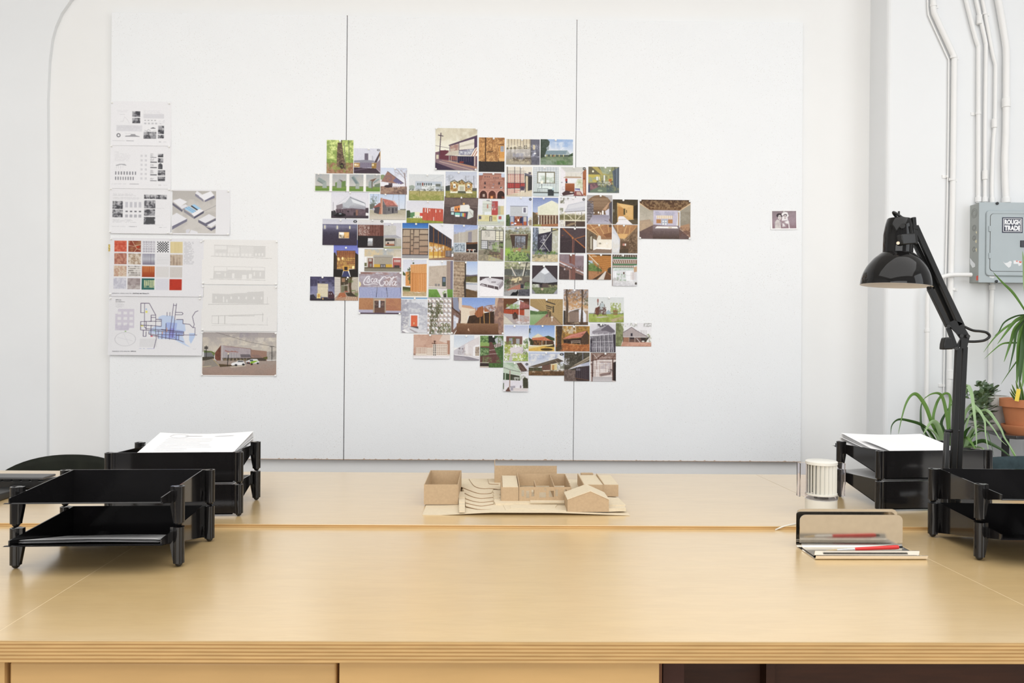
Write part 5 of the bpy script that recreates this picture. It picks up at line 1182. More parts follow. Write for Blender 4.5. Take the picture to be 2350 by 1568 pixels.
pr('white metal gabled building over a dark brick base', 761, 441.4, 845.3, 500.6, 'G dcdde8 e6e4ea 0 0 100 80;p 8a8088 13 52 30 44 34 60 14 72;p b8bdc6 30 54 50 18 86 44 93 54 93 74 30 66;G c5cad2 8a8894 30 40 93 72;p dfe3ea 50 18 88 42 93 54 55 38;p b8bdc6 30 54 50 18 58 40 46 62;l 6c7480 1.2 50 18 54 24 90 42;l 6c7480 1 50 18 88 40;p 5f4f58 12 66 56 62 93 66 93 98 12 92;m 7a6670 .6 8 12 66 56 62 93 66 93 98 12 92;p 4d4048 92 60 100 60 100 80 92 78;q 3a323a 3 1 .3 .8 14 68 34 80;r 3a323a 43 72 48 78;r 3a323a 60 78 66 90;r 8a6458 66 68 72 94;G 4a3f48 3f353e 0 90 100 100;e 1c1a1e 22 88 17 8;e 8a96a0 10 82 4 3;e a0aab4 24 84 4 2;p 3a383c 0 74 10 70 14 86 0 94;l 8a8a94 1.2 5 40 5 76;l b0b4c0 .6 12 52 44 16')
pr('weathered shack with a rusty red tin roof', 848.9, 445.4, 931, 504, 'G c0d2ec d8dfec 0 0 100 62;l 9aa0ac 1.4 10 0 8 60;n 5a6858 .7 5 2 10 20 40;l a8acb8 1 24 0 22 50;l a0a4b0 1 66 0 64 24;l a0a4b0 1 80 0 82 60;l 8a8a94 1.2 99 0 97 62;r 77786c 84 58 100 66;r 6a7068 0 40 14 60;G b8b098 b0a898 0 62 100 82;p c9c0b0 0 76 100 72 100 100 0 100;G b9b09a d0c8bc 0 74 100 98;n a8a088 .5 8 0 66 100 80;p a05a50 10 52 28 34 32 50 12 56;p 504c50 12 54 28 50 28 80 12 74;e c0b8c8 11 60 3 5;p c47a6e 35 18 62 26 80 48 46 50;m a85a50 .5 4 35 18 62 26 80 48 46 50;p e3b8b0 62 26 68 26 80 48 77 49;p 6e6a6c 35 20 46 50 46 80 28 78 30 44;p 7a7678 46 50 78 50 78 74 46 80;h 5c585c 9 .3 30 44 78 78;r 3a363c 52 55 55 66;r 34303a 62 55 66 74;r 34303a 72 55 74 66;p b0745c 30 16 35 16 36 78 25 80 29 50;p d8a890 33 16 35 18 36 78 32 79')
pr('red corrugated fence beside a green lawn', 933.5, 462, 1017, 512, 'G d8d9e4 e0e0e6 0 0 100 70;p 44543c 0 44 8 42 12 60 10 76 0 78;p 5a8a5a 10 54 22 50 22 78 10 76;r e6e6c4 22 50 36 66;r d84a3c 36 54 46 68;r e8e6cc 18 70 42 80;q 54544a 3 1 .3 .5 24 70 40 78;G 93983c 7f8a30 0 78 100 100;n a8a448 .6 7 0 80 100 100;p c4503e 44 30 100 36 100 92 43 86;v 9a3a30 12 .12 44 32 100 90;v dc7058 12 .2 46 32 100 88;r efe6e0 50 32 52 50;r efe6e0 56 32 58.5 54;r efe6e0 62 36 64 46;r efe6e0 79 38 81 52;r efe6e0 90 40 92 50;r ead8d0 73 72 75 90')
pr('colourful paper model of a building on brown ground, tilted', 1019, 452.7, 1096, 515, 'b 594a48;r 6a5a56 0 0 100 36;n 7a6862 .6 12 0 0 100 38;l 4a3c3a 1 50 0 51 26;l 463a38 1.4 0 32 100 30;n 4c3e3c .6 10 0 36 100 100;p d0cfd0 20 40 30 36 31 54 20 54;p e08a48 30 36 47 30 47 54 31 56;p e6e6e0 47 30 72 26 76 32 76 52 47 54;p d8dcd8 74 38 88 48 88 70 72 80;p d2d6d0 70 50 88 50 88 70 70 80;p 4a4a58 20 56 72 52 70 78 20 66;r c0e0dc 22 57 30 66;p 7ac8b8 33 58 48 58 48 72 33 70;r e8ecea 34 66 47 73;p 68a0c8 50 58 55 58 55 71 50 70;p c8c060 55 58 60 58 60 72 55 71;p c85048 60 58 65 58 65 73 60 72;r 40343a 34 42 37 50;r 40343a 42 40 45 48;r 9aa0a8 24 44 28 50;e e8b060 58 24 3 4;l 8a7a78 1 76 50 86 66', rot=-.042, pins=((.5, .02),))
pr('collage of old shopfronts in green, cream and red', 1097.2, 458.7, 1156.8, 517.4, 'b e4e4ec;r dfe2e6 0 24 18 62;r ccd2c8 17 4 52 62;h b0b8b0 5 .12 17 6 52 62;r dfe4dc 18 6 52 12;r 4a4a4c 32 3 52 5;r b87a68 34 18 39 34;r b84a46 52 5 76 62;n a08088 .8 8 52 5 76 34;r ecd8d4 55 32 58 40;r ecd8d4 63 32 66 40;r b0b498 76 24 86 60;r d2c494 86 24 99 60;p dfe6ea 24 48 50 46 50 62 26 62;r d8cf96 0 60 76 84;r 5a5468 3 64 12 76;r d0c890 27 64 40 76;r 3c3a42 44 64 54 84;r e2ddc0 47 66 51 84;r c4b878 58 66 70 78;p d0e0dc 74 58 99 58 99 84 74 84;r b85a5c 79 64 90 76;q e8e0d0 2 1 .2 .9 14 62 26 80;G c5cab8 cfd4c8 0 84 100 100;h a8ae98 4 .25 0 84 100 98;r a8b4c0 78 84 84 90')
pr('boxy grey house with navy frames and orange boards', 1161.4, 452.7, 1220.3, 519.3, 'G cdd6ee dbe0f0 0 0 100 84;p 55683c 0 62 12 60 18 78 18 100 0 100;n 32482a .7 6 0 74 18 100;p c3c7cc 16 31 84 31 84 66 16 66;h b4b8be 12 .25 16 32 62 64;l 6a6e84 1.6 16 31 84 31;r e4e8f2 63 34 82 55;r 40384a 68 37 77 52;q a8a8b8 2 3 .7 .7 69 38 76 51;r 4a5688 15 66 84 98;r a8b0c0 17 67 30 88;r c06a44 18 86 30 96;r 7a3c28 33 66 64 98;n c8866a .8 7 34 66 64 86;r 38344a 54 70 64 92;r a8583a 36 90 64 98;e fff 48 80 3 4;r c0b8b0 68 67 80 84;r b8603c 68 84 80 97;e e8e8f4 36 91 5 3;p 9a8a78 86 84 100 70 100 98 90 98;p d8d4c0 84 76 98 66 100 78;r c8b49c 18 98 90 100;e e8e8ec 26 94 6 2;o 333 94 7 3.4 3 .45')
pr('white barn raised on wooden stilts', 1222.4, 454, 1281, 519.7, 'G 8090c0 b4c4e4 0 0 100 60;p 6a5a40 0 50 20 56 22 100 0 100;n 4a3e2c .7 6 0 60 24 100;r b88868 12 52 22 58;p e6e6d0 20 33 74 10 100 22 100 61 20 61;n d6d8c0 .5 12 22 30 100 60;l f4f4e4 1.4 20 33 74 10 100 20;r 5a4034 26 62 100 98;n 8a6048 .6 5 28 62 100 94;l 8a6a58 2 22 61.5 100 61.5;v e6dcc0 6 .28 32 62 100 97;p a8704c 30 94 100 90 100 100 26 100;r 9a9a4c 6 94 34 100;n c0b86c .6 6 0 92 34 100')
pr('grey roofed timber frame under construction by trees', 1284.3, 454, 1342.9, 520, 'G e4e2e8 ecebee 0 0 100 60;n 6a7050 .7 6 0 36 14 80;n 5a5a40 .85 4 2 0 18 20;n 5a5a48 .7 4 22 0 36 10;p c9cad4 33 24 100 10 100 45 18 50;p d6d7de 36 27 100 14 100 30 30 40;r 6f6a48 0 60 100 78;n 8f8a60 .7 6 0 56 100 78;n a89a80 .6 6 40 54 100 76;p 4f4038 22 80 100 80 100 100 22 100;r d9d4bc 20 77 100 82;l e2dcc4 3 18 50 18 98;l e2dcc4 3 62 50 62 98;l e2dcc4 2 20 52 56 78;l e2dcc4 2 98 54 62 80;l d8d0b8 1.6 44 56 44 78;l 4c4840 1.5 86 50 86 78;l ded8c0 1.5 76 52 76 76;l 5a5550 1.6 20 50 100 45;p 8f7a60 22 98 44 88 62 86 62 92 34 100;n b0a898 .6 6 0 76 18 100;o 333 94 5.5 3.4 3 .45')
pr('brick vaulted tunnel with a grey floor', 1346.9, 448, 1404.9, 513.6, 'b 8a6c54;r b4b0b0 0 0 100 40;e 86694f 48 40 52 40;p 86694f 0 30 96 30 90 60 6 60;h c8a888 9 .28 18 10 84 48;h 5f4836 9 .2 16 8 84 48;p 6a6468 0 18 26 34 26 90 0 100;n 9a949c .8 8 0 20 26 94;h 4d464c 8 .18 0 22 26 92;p 55505a 88 30 100 20 100 100 90 90;p d0cedc 72 56 88 46 90 84 76 72;p c09878 58 55 74 54 90 26 86 26;r 6f5642 26 52 72 68;e f4eee8 28 62 2 3;e fbf6f0 46 61 3 4;r fff 60 54 66 68;e d8c8b8 54 64 3 4;p a8a4b4 26 70 74 68 96 100 0 100;G 8f8a9c b8b4c4 20 70 88 100;p 5a545e 88 62 96 78 100 100 92 94;l 5a5566 1.4 70 88 84 92')
pr('plywood box room glowing inside a dark barn', 1405.7, 458, 1463.9, 515, 'b 4d4230;n 3a3424 .7 8 0 0 100 22;n 6a5c40 .5 10 0 40 22 100;p d9a860 17 14 82 24 82 80 20 92;p c08a4c 20 26 44 36 44 70 20 82;p ddb272 48 36 80 25 80 76 52 68;p e4bc7c 20 16 80 25 52 36 42 36;r 5c5030 43 37 50 62;r 4a4028 54 42 57 54;p cfa568 34 68 62 66 62 76 34 78;p 5f5340 62 80 82 80 100 84 100 100 72 100;p e9e6ea 22 74 26 68 44 68 80 100 12 100 22 88;l a59a8a 1.4 22 82 56 80;l caa468 2.4 20 90 20 14;l d8b070 1.6 60 82 84 80;r 9ac0a8 90 38 93 48;r 7a7868 2 40 7 52;p 332c20 84 26 100 20 100 76 84 76')
pr('raw timber ceilinged warehouse, largest wide print', 1467.3, 458.7, 1585, 548.7, 'b a59c8c;G 5a4030 7a5030 0 0 100 26;h 32241c 7 .35 0 2 100 26;n c8a878 .5 4 4 2 96 24;p b0a898 0 10 24 30 32 64 0 82;n c8bfb0 .6 12 0 30 28 80;p b09880 0 54 20 50 28 66 0 82;n c4a888 .6 8 0 56 26 80;p a09888 100 8 80 28 72 68 100 96;n 8a8070 .6 8 78 30 100 90;p b08868 98 60 76 68 100 94;p d8b890 0 8 22 28 24 30 0 12;p d8b890 100 7 78 27 77 30 100 11;r c2bcd0 27 27 75 66;p b0aec4 30 30 70 30 66 42 32 42;n d9d4e4 .5 9 26 28 76 44;r d9c0a0 33 40 65 48;v f0e8dc 9 .4 33 40 65 48;r b88050 33 50 42 60;r b88050 56 50 65 60;r a8b0c0 43 50 55 64;q eef0f4 2 2 .6 .6 44 52 54 65;p dcdce0 76 28 80 28 80 72 72 68;r b08a60 76 32 78 70;p 6a5450 0 82 28 64 76 68 100 96 100 100 0 100;G 8a7a80 4c3a32 26 66 78 100;p f6f4f2 34 68 74 68 76 73 30 73;n 5a4848 .5 9 0 80 100 100;e d8c8b0 60 71 4 1.5;p c8a890 78 72 100 92 100 98 80 76;n 6a4a40 .7 5 78 70 100 94', pins=((.012, .02), (.985, .03), (.01, .985), (.985, .985)))
pr('timber coffered ceiling over a white room with arched door', 1346.2, 515.3, 1404, 580.9, 'b 9a7050;p a8744c 0 0 100 0 100 40 70 44 40 34 0 14;m b8845c .6 9 0 0 100 0 100 40 60 40;l e0b478 2.4 12 0 52 40;l e0b478 2.4 48 2 76 44;l e0b478 2 84 2 90 34;l e0b478 2.4 10 20 66 2;l e8c088 2.4 0 12 44 38;l d8a868 1.8 66 34 100 26;p 8a5a3c 66 34 100 26 100 44 78 46;p 6a5a48 0 18 26 30 40 40 40 92 0 100;n 8a7a60 .6 7 0 24 36 94;p 5a4a38 12 40 18 34 26 36 24 94 10 88;p b8b09c 14 44 22 40 22 88 14 86;p e8e6e2 26 50 40 56 40 88 26 92;p dcd4c4 40 54 46 38 56 40 58 52 100 52 100 84 40 80;p ece4d4 42 54 100 54 100 84 46 82;n f6f0e4 .6 18 50 52 100 84;q 6a604c 3 1 .6 1 48 64 58 69;p f4f2ee 78 62 86 68 78 68;p fbf8f2 42 80 100 84 94 90 28 88;p 8a7464 22 92 40 86 100 88 100 100 0 100;o 333 94 5 3.4 3 .45')
pr('timber ceiling above a white curve and rough stone wall', 1405.7, 516.3, 1463.2, 581.3, 'b 8a6a4c;p b8875c 4 0 100 0 60 48 34 40;m a0704a .5 8 10 0 100 0 50 46;l e4bc80 2.4 20 0 20 34;l e4bc80 2.2 56 2 42 38;l d8a868 2.2 70 4 66 30;p e0b070 20 32 62 32 48 50 28 48;l d0a060 2 100 4 52 46;p 7a6048 100 4 54 46 70 60 62 100 100 100;m a08468 .6 8 100 4 54 46 62 100 100 100;m 4a3828 .7 5 90 20 60 50 66 100 100 100;p 6a503c 32 54 66 50 66 94 30 94;n c8b090 .7 4 34 48 68 58;r c88878 40 66 48 74;r f0ece8 49 66 54 74;n 4c3a2c .6 7 30 74 64 94;p 504030 28 88 62 84 64 100 28 100;p cfd2dc 0 4 20 34 30 52 30 80 26 100 0 100;p e0e0e2 0 30 18 40 26 60 24 90 0 100;n dcd8d0 .6 16 0 60 28 100')
pr('dark ceiling corner with orange steel beams', 1285, 523.7, 1343.5, 580.6, 'b 46383c;p 4e4044 12 0 100 0 100 30 56 44;n 54464a .5 10 0 0 100 100;p 3c3034 0 40 48 40 48 100 0 100;p 382c30 60 50 100 74 100 100 56 100;l a5623a 5 12 2 50 38;l a5623a 3 56 44 100 30;l b06a3e 4 60 46 100 80;l 8a5648 3 50 42 49 100;l 7a4a40 2.4 55 46 54 100;l 5a484a 1 0 56 48 48;e b87848 50 40 4 4;e 8a5038 10 30 3 2')
pr('shadowed house wall with white crossed braces and ferns', 1222, 522.8, 1280.6, 600.7, 'b 8a8c98;p 5c6474 0 0 24 0 26 68 0 70;n a8b4cc .8 8 0 0 22 64;n 4a5240 .6 6 0 40 24 70;p d9d8cc 22 0 74 0 74 10 24 20;q f0f0e8 6 3 .7 .6 24 0 72 16;p 363240 20 20 76 10 76 76 20 70;m c0c0cc .9 7 26 24 54 20 54 72 34 70;m 2c2836 .8 5 20 20 76 10 76 76 20 70;p b8b8a4 76 4 100 4 100 74 76 76;n d8dce0 .7 9 78 20 100 64;r c8b870 78 2 98 8;l 2e2a34 4 74 0 74 10;l 2e2a34 3 74 10 100 4;l dcdcd4 2 74 12 28 64;l dcdcd4 2 40 44 66 70;n 6a8a48 .9 7 18 64 46 76;n 8aa84c .9 6 70 68 90 80;n 5a7a40 .8 7 8 70 100 80;p b8ac90 0 80 100 78 100 100 0 100;n e0d4a8 .7 9 0 80 100 100;n 5a5a40 .7 7 0 80 60 90;n c4a878 .6 8 10 90 100 100', rot=-.012)
pr('glass pavilion among garden shrubs and trees', 1159.4, 521.4, 1217.7, 600, 'b 8a9070;G c8d0e0 a8b098 0 0 100 24;n 9a9470 .8 8 0 0 100 34;n 6a7098 .6 10 34 0 56 14;n 5c5c40 .7 6 0 10 100 40;p 4a3a30 18 22 90 20 86 64 30 64;l b09a88 3 18 22 84 21;r 787c88 38 26 80 62;n a8b0c0 .7 9 40 26 80 44;l 3c342e 1.6 44 24 44 64;l 3c342e 1.6 62 24 62 62;l 3c342e 1.4 38 44 80 44;l 3c342e 1.4 80 24 80 62;n 5a4a40 .7 5 40 46 80 62;p b87a68 30 62 64 60 62 72 28 72;e e8e0dc 46 70 6 2;r d8d4cc 32 56 34 66;n 8aa850 .8 8 0 60 100 100;p 7fa83e 2 68 14 62 22 74 12 84 0 82;n a8cc5c .7 7 0 64 30 86;n 4a6a38 .8 6 20 72 100 100;n 2e4228 .7 5 10 78 100 100;n b0cc70 .7 4 16 74 94 98;n a89a58 .6 8 70 54 100 76;p 5a6058 90 74 100 90 100 98 84 80', rot=-.01)
pr('steel framed modernist house with an off-white panel', 1098.2, 520, 1156, 598.7, 'b a0a08c;G e4e6e0 c8ccc0 0 0 100 12;n 6a7050 .8 6 0 0 30 16;n 77785c .7 6 60 0 100 14;p d6d2c8 10 12 68 12 68 42 10 42;n c0bcb4 .4 12 12 14 66 40;n 8a8a80 .7 5 24 14 44 30;r e8e4cc 68 12 98 42;h 4c4a48 5 .12 68 14 98 40;l 3a3a3c 2 10 11 98 11;l 3a3a3c 2 10 11 10 66;l 3a3a3c 1.6 67 12 67 42;l 3a3a3c 1.4 83 12 83 42;l 3a3a3c 2 98 12 98 42;l 3a3a3c 1.6 10 41 98 41;r 8a8c94 12 42 36 66;q e8eaec 4 4 .7 .7 12 43 34 64;r a8a4a4 40 42 80 66;n 3c3a3a .8 6 40 44 66 56;l 3a3a3c 1.8 37 42 37 68;r 3c3434 82 44 98 62;n 7a9458 .95 8 54 46 98 74;n a8bc78 .6 5 60 50 90 66;p 8a8270 0 70 50 68 46 100 0 100;p 7a6458 44 72 98 76 98 98 40 84;n b8b070 .8 6 40 82 90 100;n 4a4a38 .7 6 20 66 80 84;p 8a706c 86 64 98 64 98 98 88 84;n c8bc98 .5 6 0 84 50 100', rot=-.008)
pr('grey board wall above a glazed porch with an orange bench', 1041.3, 516.3, 1095.9, 599, 'G 96a8d8 b8c4e6 0 0 100 30;l c8d0ea 1 40 20 70 4;p bab2a8 0 27 100 11 100 46 50 50 0 50;v 9a9088 14 .3 0 20 50 50;v d0ccc0 12 .4 22 20 50 50;v b0a898 12 .4 50 14 100 48;p 8f8a94 60 20 76 18 76 48 60 49;l d0ccc8 1.5 0 50 100 47;r b4c0cc 0 50 49 76;n 54606c .75 5 4 54 46 74;l e0e4ea 1.2 24 50 24 76;r 2c2422 52 48 100 76;p 7a5034 52 50 100 47 100 52 54 54;r ece6e0 56 68 92 70;r d86a48 56 68 60 71;r d86a48 74 68 79 71;r d8d0c4 64 70 68 76;r e4dccc 80 70 84 76;p a8a298 0 76 100 76 100 80 0 78;G 8a7a6c 7a6658 0 78 100 100;n a8988a .8 4 0 78 100 100;n 5f4c40 .6 4 0 82 100 100')
pr('black clad pavilion wing receding over warm glazing', 984.6, 514.3, 1040.6, 596.7, 'G e4e6f0 eceaf0;p 35333e 0 2 92 43 92 70 60 58 0 50;m 4a4a5c .5 12 50 26 92 44 92 68 50 56;p b8803c 0 50 60 58 92 68 92 92 56 94 0 96;m e8c070 .7 9 0 54 60 60 90 70 0 80;n e4e8f0 .8 6 2 62 60 78;p d8a848 0 78 50 76 48 90 0 92;p e8cc80 0 88 70 90 40 96 0 97;v a5642c 1 1 17 10 20 95;r 9a5c2c 17 10 20 95;r 9a5c2c 37 20 39.5 94;r 8a5228 53 27 55 93;r 8a5228 65 34 67 92;r 7a4824 76 38 78 91;r 7a4824 85 41 87 90;r 55484a 68 74 92 92;v d8d0c8 5 .3 68 74 90 90;n 40483c .8 6 92 62 100 82;p 8a6a58 0 97 90 92 100 90 100 100 0 100;n a08070 .5 6 0 94 100 100')
pr('wood shingle panels under a strip of vivid blue sky', 923.4, 512.3, 982.8, 592, 'b 8c7a68;G 2f66b8 4a84cc 0 0 100 15;l d8e0ec 1.4 0 15.5 100 15.5;r 4a3c36 0 17 100 90;p b8a48c 4 19 30 19 30 38 2 38;p b59c84 2 40 30 40 30 54 1 55;p b09078 2 57 30 57 30 72 1 72;p ab8870 1 74 29 74 29 90 0 90;p bca890 33 19 42 19 42 30 33 30;p b09a82 33 32 42 32 42 46 33 47;p b0967e 33 49 42 49 42 62 33 64;p ac8c74 33 66 42 66 42 80 32 80;p a88068 33 82 41 82 41 90 32 90;p bca890 46 19 64 19 64 38 44 38;p b39c86 45 41 64 41 64 54 44 55;p b09680 45 57 64 57 64 72 43 72;p aa866e 44 75 63 75 63 90 43 90;p c0ac94 67 19 99 19 99 31 66 31;p b59e86 66 34 99 34 99 48 66 48;p b0947c 66 51 99 51 99 64 66 65;p ab8a72 66 68 99 68 99 81 66 82;p a47c64 66 84 98 84 98 90 66 90;v 9a8672 22 .25 1 19 99 90;r 2f2a2c 0 90 100 91.5;r 9a989c 0 91.5 100 100')
pr('dark metal building with a lit window at dusk', 740.8, 503, 819.4, 562.6, 'G c8cad8 d4d4de 0 0 100 20;G 8a8aa6 3c3648 0 20 100 56;G 3c3648 3a3040 0 56 100 100;p 6a6a88 0 20 100 20 100 30 0 24;n 4a4660 .4 14 0 36 100 60;r f2ecc8 5 25 8 37;r f2ecc8 41 26 44 38;r f2ecc8 77 26 80 38;e 8a8aa0 6 31 6 10;r f2ecc8 5 25 8 37;e 8a8a9c 42 32 5 9;r f2ecc8 41 26 44 38;r e6d8c0 47 50 77 74;r d8a060 62 50 77 72;p e8b870 62 52 76 51 76 62 64 70;n 4a4038 .85 4 48 60 64 72;r fff 50 52 61 60;o 333 94 9 4 3.5 .4', pins=((.52, .05),))
pr('rusted shutter above a dark passage', 821.2, 504.3, 880.1, 568.6, 'G dcdad8 d8d6da 0 0 100 18;r c9c8ce 0 16 100 19;r 74483e 0 19 100 58;v 5a342e 9 .3 0 19 100 58;n 8f6056 .6 7 0 19 100 58;v a89088 14 .15 4 24 40 56;n c8b8b0 .7 5 4 20 46 56;r 6a3c34 86 19 99 58;r 2f2728 0 58 100 100;n 383031 .5 10 0 60 100 100;p dfe2e6 38 66 58 66 58 94 38 94;G c8ccd2 8a8684 38 78 58 94;n 8a8e94 .7 4 40 76 58 84;l 4a403c 2 61 66 61 94;o 333 93 6 3.6 3 .45;p 232022 0 60 40 60 38 96 2 98')
pr('plain concrete shed with a garage opening', 880.8, 512, 921, 570.6, 'G ccccd8 dcdbe2;p c4c2be 0 10 70 10 70 46 0 48;n d2d0cc .4 16 0 12 70 46;r 504a4c 26 9 32 10.5;p a8a8b0 0 48 70 47 100 58 0 58;l 8a8a92 1 0 56 100 57;p b8b4a8 0 58 72 58 72 92 0 92;p b0aca4 72 60 100 60 100 92 72 92;n c8c4b4 .4 12 72 60 100 92;r 3a3634 8 61 64 90;r 524c48 10 62 62 66;p c8bcb0 10 72 62 70 62 88 10 88;r a8684c 12 82 60 88;r 2e2a2c 20 76 30 82;l 6a6460 1.4 70 60 70 92;p a8aa80 0 94 100 90 100 100 0 100')
pr('lattice wooden tower glowing orange at twilight', 765.9, 551, 822, 635.5, 'G 6a74c8 7a80d0 0 0 100 40;p 3a3028 0 36 6 34 12 44 12 100 0 100;p 322a22 88 34 96 38 100 40 100 100 88 100;p 6a4a40 12 29 88 29 88 78 12 80;G 7a4c38 9a5c34 13 30 87 78;q c8884c 9 9 .72 .7 14 34 86 78;n f0c060 .8 12 14 40 86 78;q b06a3c 5 4 .9 .88 14 30 86 48;v 4a2f28 9 .14 13 30 87 78;h 4a2f28 9 .14 13 30 87 78;e ffe8a0 36 50 4 4;e fff0b0 80 74 5 4;e ffe090 20 52 4 5;r f0b850 38 70 62 84;r 704424 42 72 58 82;r 2a2420 46 73 54 82;p 241f1c 0 80 40 80 34 100 0 100;p 241f1c 62 80 100 78 100 100 70 100;p 3a3f6a 42 84 58 84 68 100 34 100', layer=-.4, pins=((.5, .215),))
pr('flat yellow and beige store front painting', 836.9, 572, 920.3, 623, 'G bfb8a8 cdbfa4 0 0 100 34;n a8b4c0 .7 16 20 0 80 26;n e0c898 .7 14 0 4 40 34;n d8d0c4 .6 12 60 10 100 40;r b0aca4 24 26 78 38;r a89f90 25 37 76 68;r d4a83c 26 68 76 82;r 504e54 43 68 58 83;q a8a0a0 2 1 .6 .8 44 70 57 82;l 6a6460 1 24 36 78 36;r c8c4b8 6 38 26 82;r 7a4438 10 42 23 82;r b8b4ac 12 44 20 56;r 8a8884 14 66 20 80;p b05c54 77 40 100 40 100 80 77 82;q d0c8c4 5 1 .7 1 80 48 98 58;r 453a3c 81 72 96 82;r 6a6a48 0 62 6 78;G 7a7058 8a8478 0 82 100 100;r 5a5040 0 82 100 86;h 8f8a7c 3 .3 0 88 100 100')
CC = ['24.7 10.2 18.4 11.6 12.8 19.4 10.7 25.7 12.8 29.9 21.2 30.3 32.4 27.8 43.5 28.9', '24.7 10.2 24 13.4 21 15', '25 17 22 15.6 18.8 20 20 25 23.4 24 25.4 19 24.6 16.5', '33.6 16.5 31 15.4 28.6 19 29 23 31.4 24.6 34.6 22', '41.6 16.4 38.6 15.4 35.6 19.6 36.4 24 39 23.4 41.8 17', '42.8 15.8 41.4 22.6 43.6 24.4 45 23', '45.6 20 48.4 18.9', '62 10.4 56.8 11.6 50.5 19 48.2 25.7 50.4 31.4 56.1 31.6 60.6 26 60.4 22.6 58 22.8', '62 10.4 64 13.4 68 13.6 71.4 11.4 75.6 13.7', '67.4 22 64 21 61.8 26 63.4 31 66.8 30 68.6 25 67 21.6', '73.4 31 71 29 72.6 23 78 15 82 10.4 80.4 15 75 25 73.6 30', '86 22.6 82.4 21.2 78.6 26 79.4 31 83 30.4 86.6 23', '87.6 21.4 85.2 29.6 87 31.4 89.4 29', '75 15.4 82 13 90 10']
pr('faded script drink sign over a blue corrugated awning', 824.3, 625, 920.3, 720.6, 'b a8a0ac;n b8b2be .8 12 0 0 100 36;n 96828a .6 8 0 0 100 36;n a07870 .5 8 60 10 90 34;r 8a6a64 0 0 30 5;n a88078 .8 6 0 0 100 6;T e4e2ea 1 39 2 58 7;' + ''.join('s eceaf2 1.7 ' + c + ';' for c in CC) + 's eceaf2 2.6 56.8 11.6 50.5 19 48.2 25.7 50.4 31.4;s eceaf2 2.4 18.4 11.6 12.8 19.4 10.7 25.7 12.8 29.9;T d8d6e0 1 33 33 66 37;p e8dca8 0 22 4 26 5 31 1 36 0 36;p 8088b8 1 36 100 36 100 62 0 62;' + ''.join(f'l {c} 1.5 {50+(x-50)*.93:.1f} 36.5 {x:.1f} 61;' for x, c in [(1 + i * 3.6, 'c4cae6') for i in range(28)]) + 'l 2c2c40 1 43 37 41 61;l 2c2c40 1 65 37 68 61;h a8b0d4 1 1 0 60 100 62;r b07a54 0 62 35 90;r b0765a 64 62 100 92;h a06a48 10 .2 0 62 35 90;h a06850 10 .2 64 62 100 92;n c08a60 .5 8 0 62 100 90;r a89884 34 62 64 97;r 54403c 37 67 47 94;r 5c4844 51 67 61 94;r d8b090 36 66 62 68;n a88a7c .6 5 37 68 61 80;r cfd0d8 47 67 51 88;p 6a4c40 37 86 61 84 61 97 37 97;r b0acc4 0 90 33 97;r b0acc4 64 92 100 98;r 5a4a58 0 97 100 100', pins=((.015, .03), (.98, .02), (.015, .985), (.97, .99)))
pr('translucent tower glowing under storm clouds', 712, 635.3, 767.6, 689.8, 'G 4a4668 7a7c9c 0 0 100 70;n 8a8cb0 .6 18 0 30 100 80;n 36324c .7 18 0 0 100 40;G 8a8cac 504858 0 70 100 100;p c8bca4 30 28 74 30 73 86 30 78;p d8ccb0 32 32 72 32 72 84 32 76;h b0a490 4 .08 30 30 74 84;n e4dcc0 .5 14 30 30 74 60;e 3a3648 34 23 4 4;e 3a3648 54 23 8 3;l 8a8494 1 30 24 30 80;p e8d890 28 70 42 70 44 92 28 94;e c89a50 36 80 5 8;q d8d0b4 4 3 .8 .8 46 70 72 86;p 4a3038 74 62 90 62 100 78 100 94 74 90;r e8ecf4 78 70 80 74;r e8ecf4 86 70 88 74;p 34323e 0 78 14 74 26 90 0 94;r 2e2630 0 92 100 100;r 302a30 54 88 72 96;r e0a860 51 88 55 96;e 3a3440 36 94 10 3')
pr('boardwalk between slatted walls with a tree', 768, 635.5, 822, 689.8, 'b a89484;p d8d2ca 0 0 24 4 24 66 0 92;h a8a09a 12 .25 0 10 24 80;p c8c0b0 60 0 100 0 100 58 70 66;' + ''.join(f'l 8a7c70 1.2 66 {20+i*5} 100 {6+i*7};' for i in range(8)) + 'p 4a4030 26 0 60 0 58 30 26 40;r a07a5c 30 6 44 22;p 7a7a60 28 36 56 36 54 66 28 66;r 504830 38 38 54 62;l d8d4c8 1.6 28 37 56 37;l d8d4c8 1.2 41 28 41 64;p 55402e 62 0 74 0 70 40 74 74 66 78 60 40;n 5a7038 .8 6 56 0 78 24;n 6a7a48 .8 6 70 56 100 84;r b06050 42 60 56 65;p a85e3c 22 68 44 66 50 84 40 100 8 96;' + ''.join(f'l c88a68 1.2 {24+i*5} 68 {10+i*9} 98;' for i in range(5)) + 'p 42382c 46 68 70 66 96 84 56 82;p b08a70 50 84 100 84 100 100 0 100 20 90;' + ''.join(f'l e8d8c4 1.4 {52+i*7} 84 {48+i*9} 100;' for i in range(6)) + 'l e0c8b0 1.4 4 94 30 84;e fff 50 10 2 3')
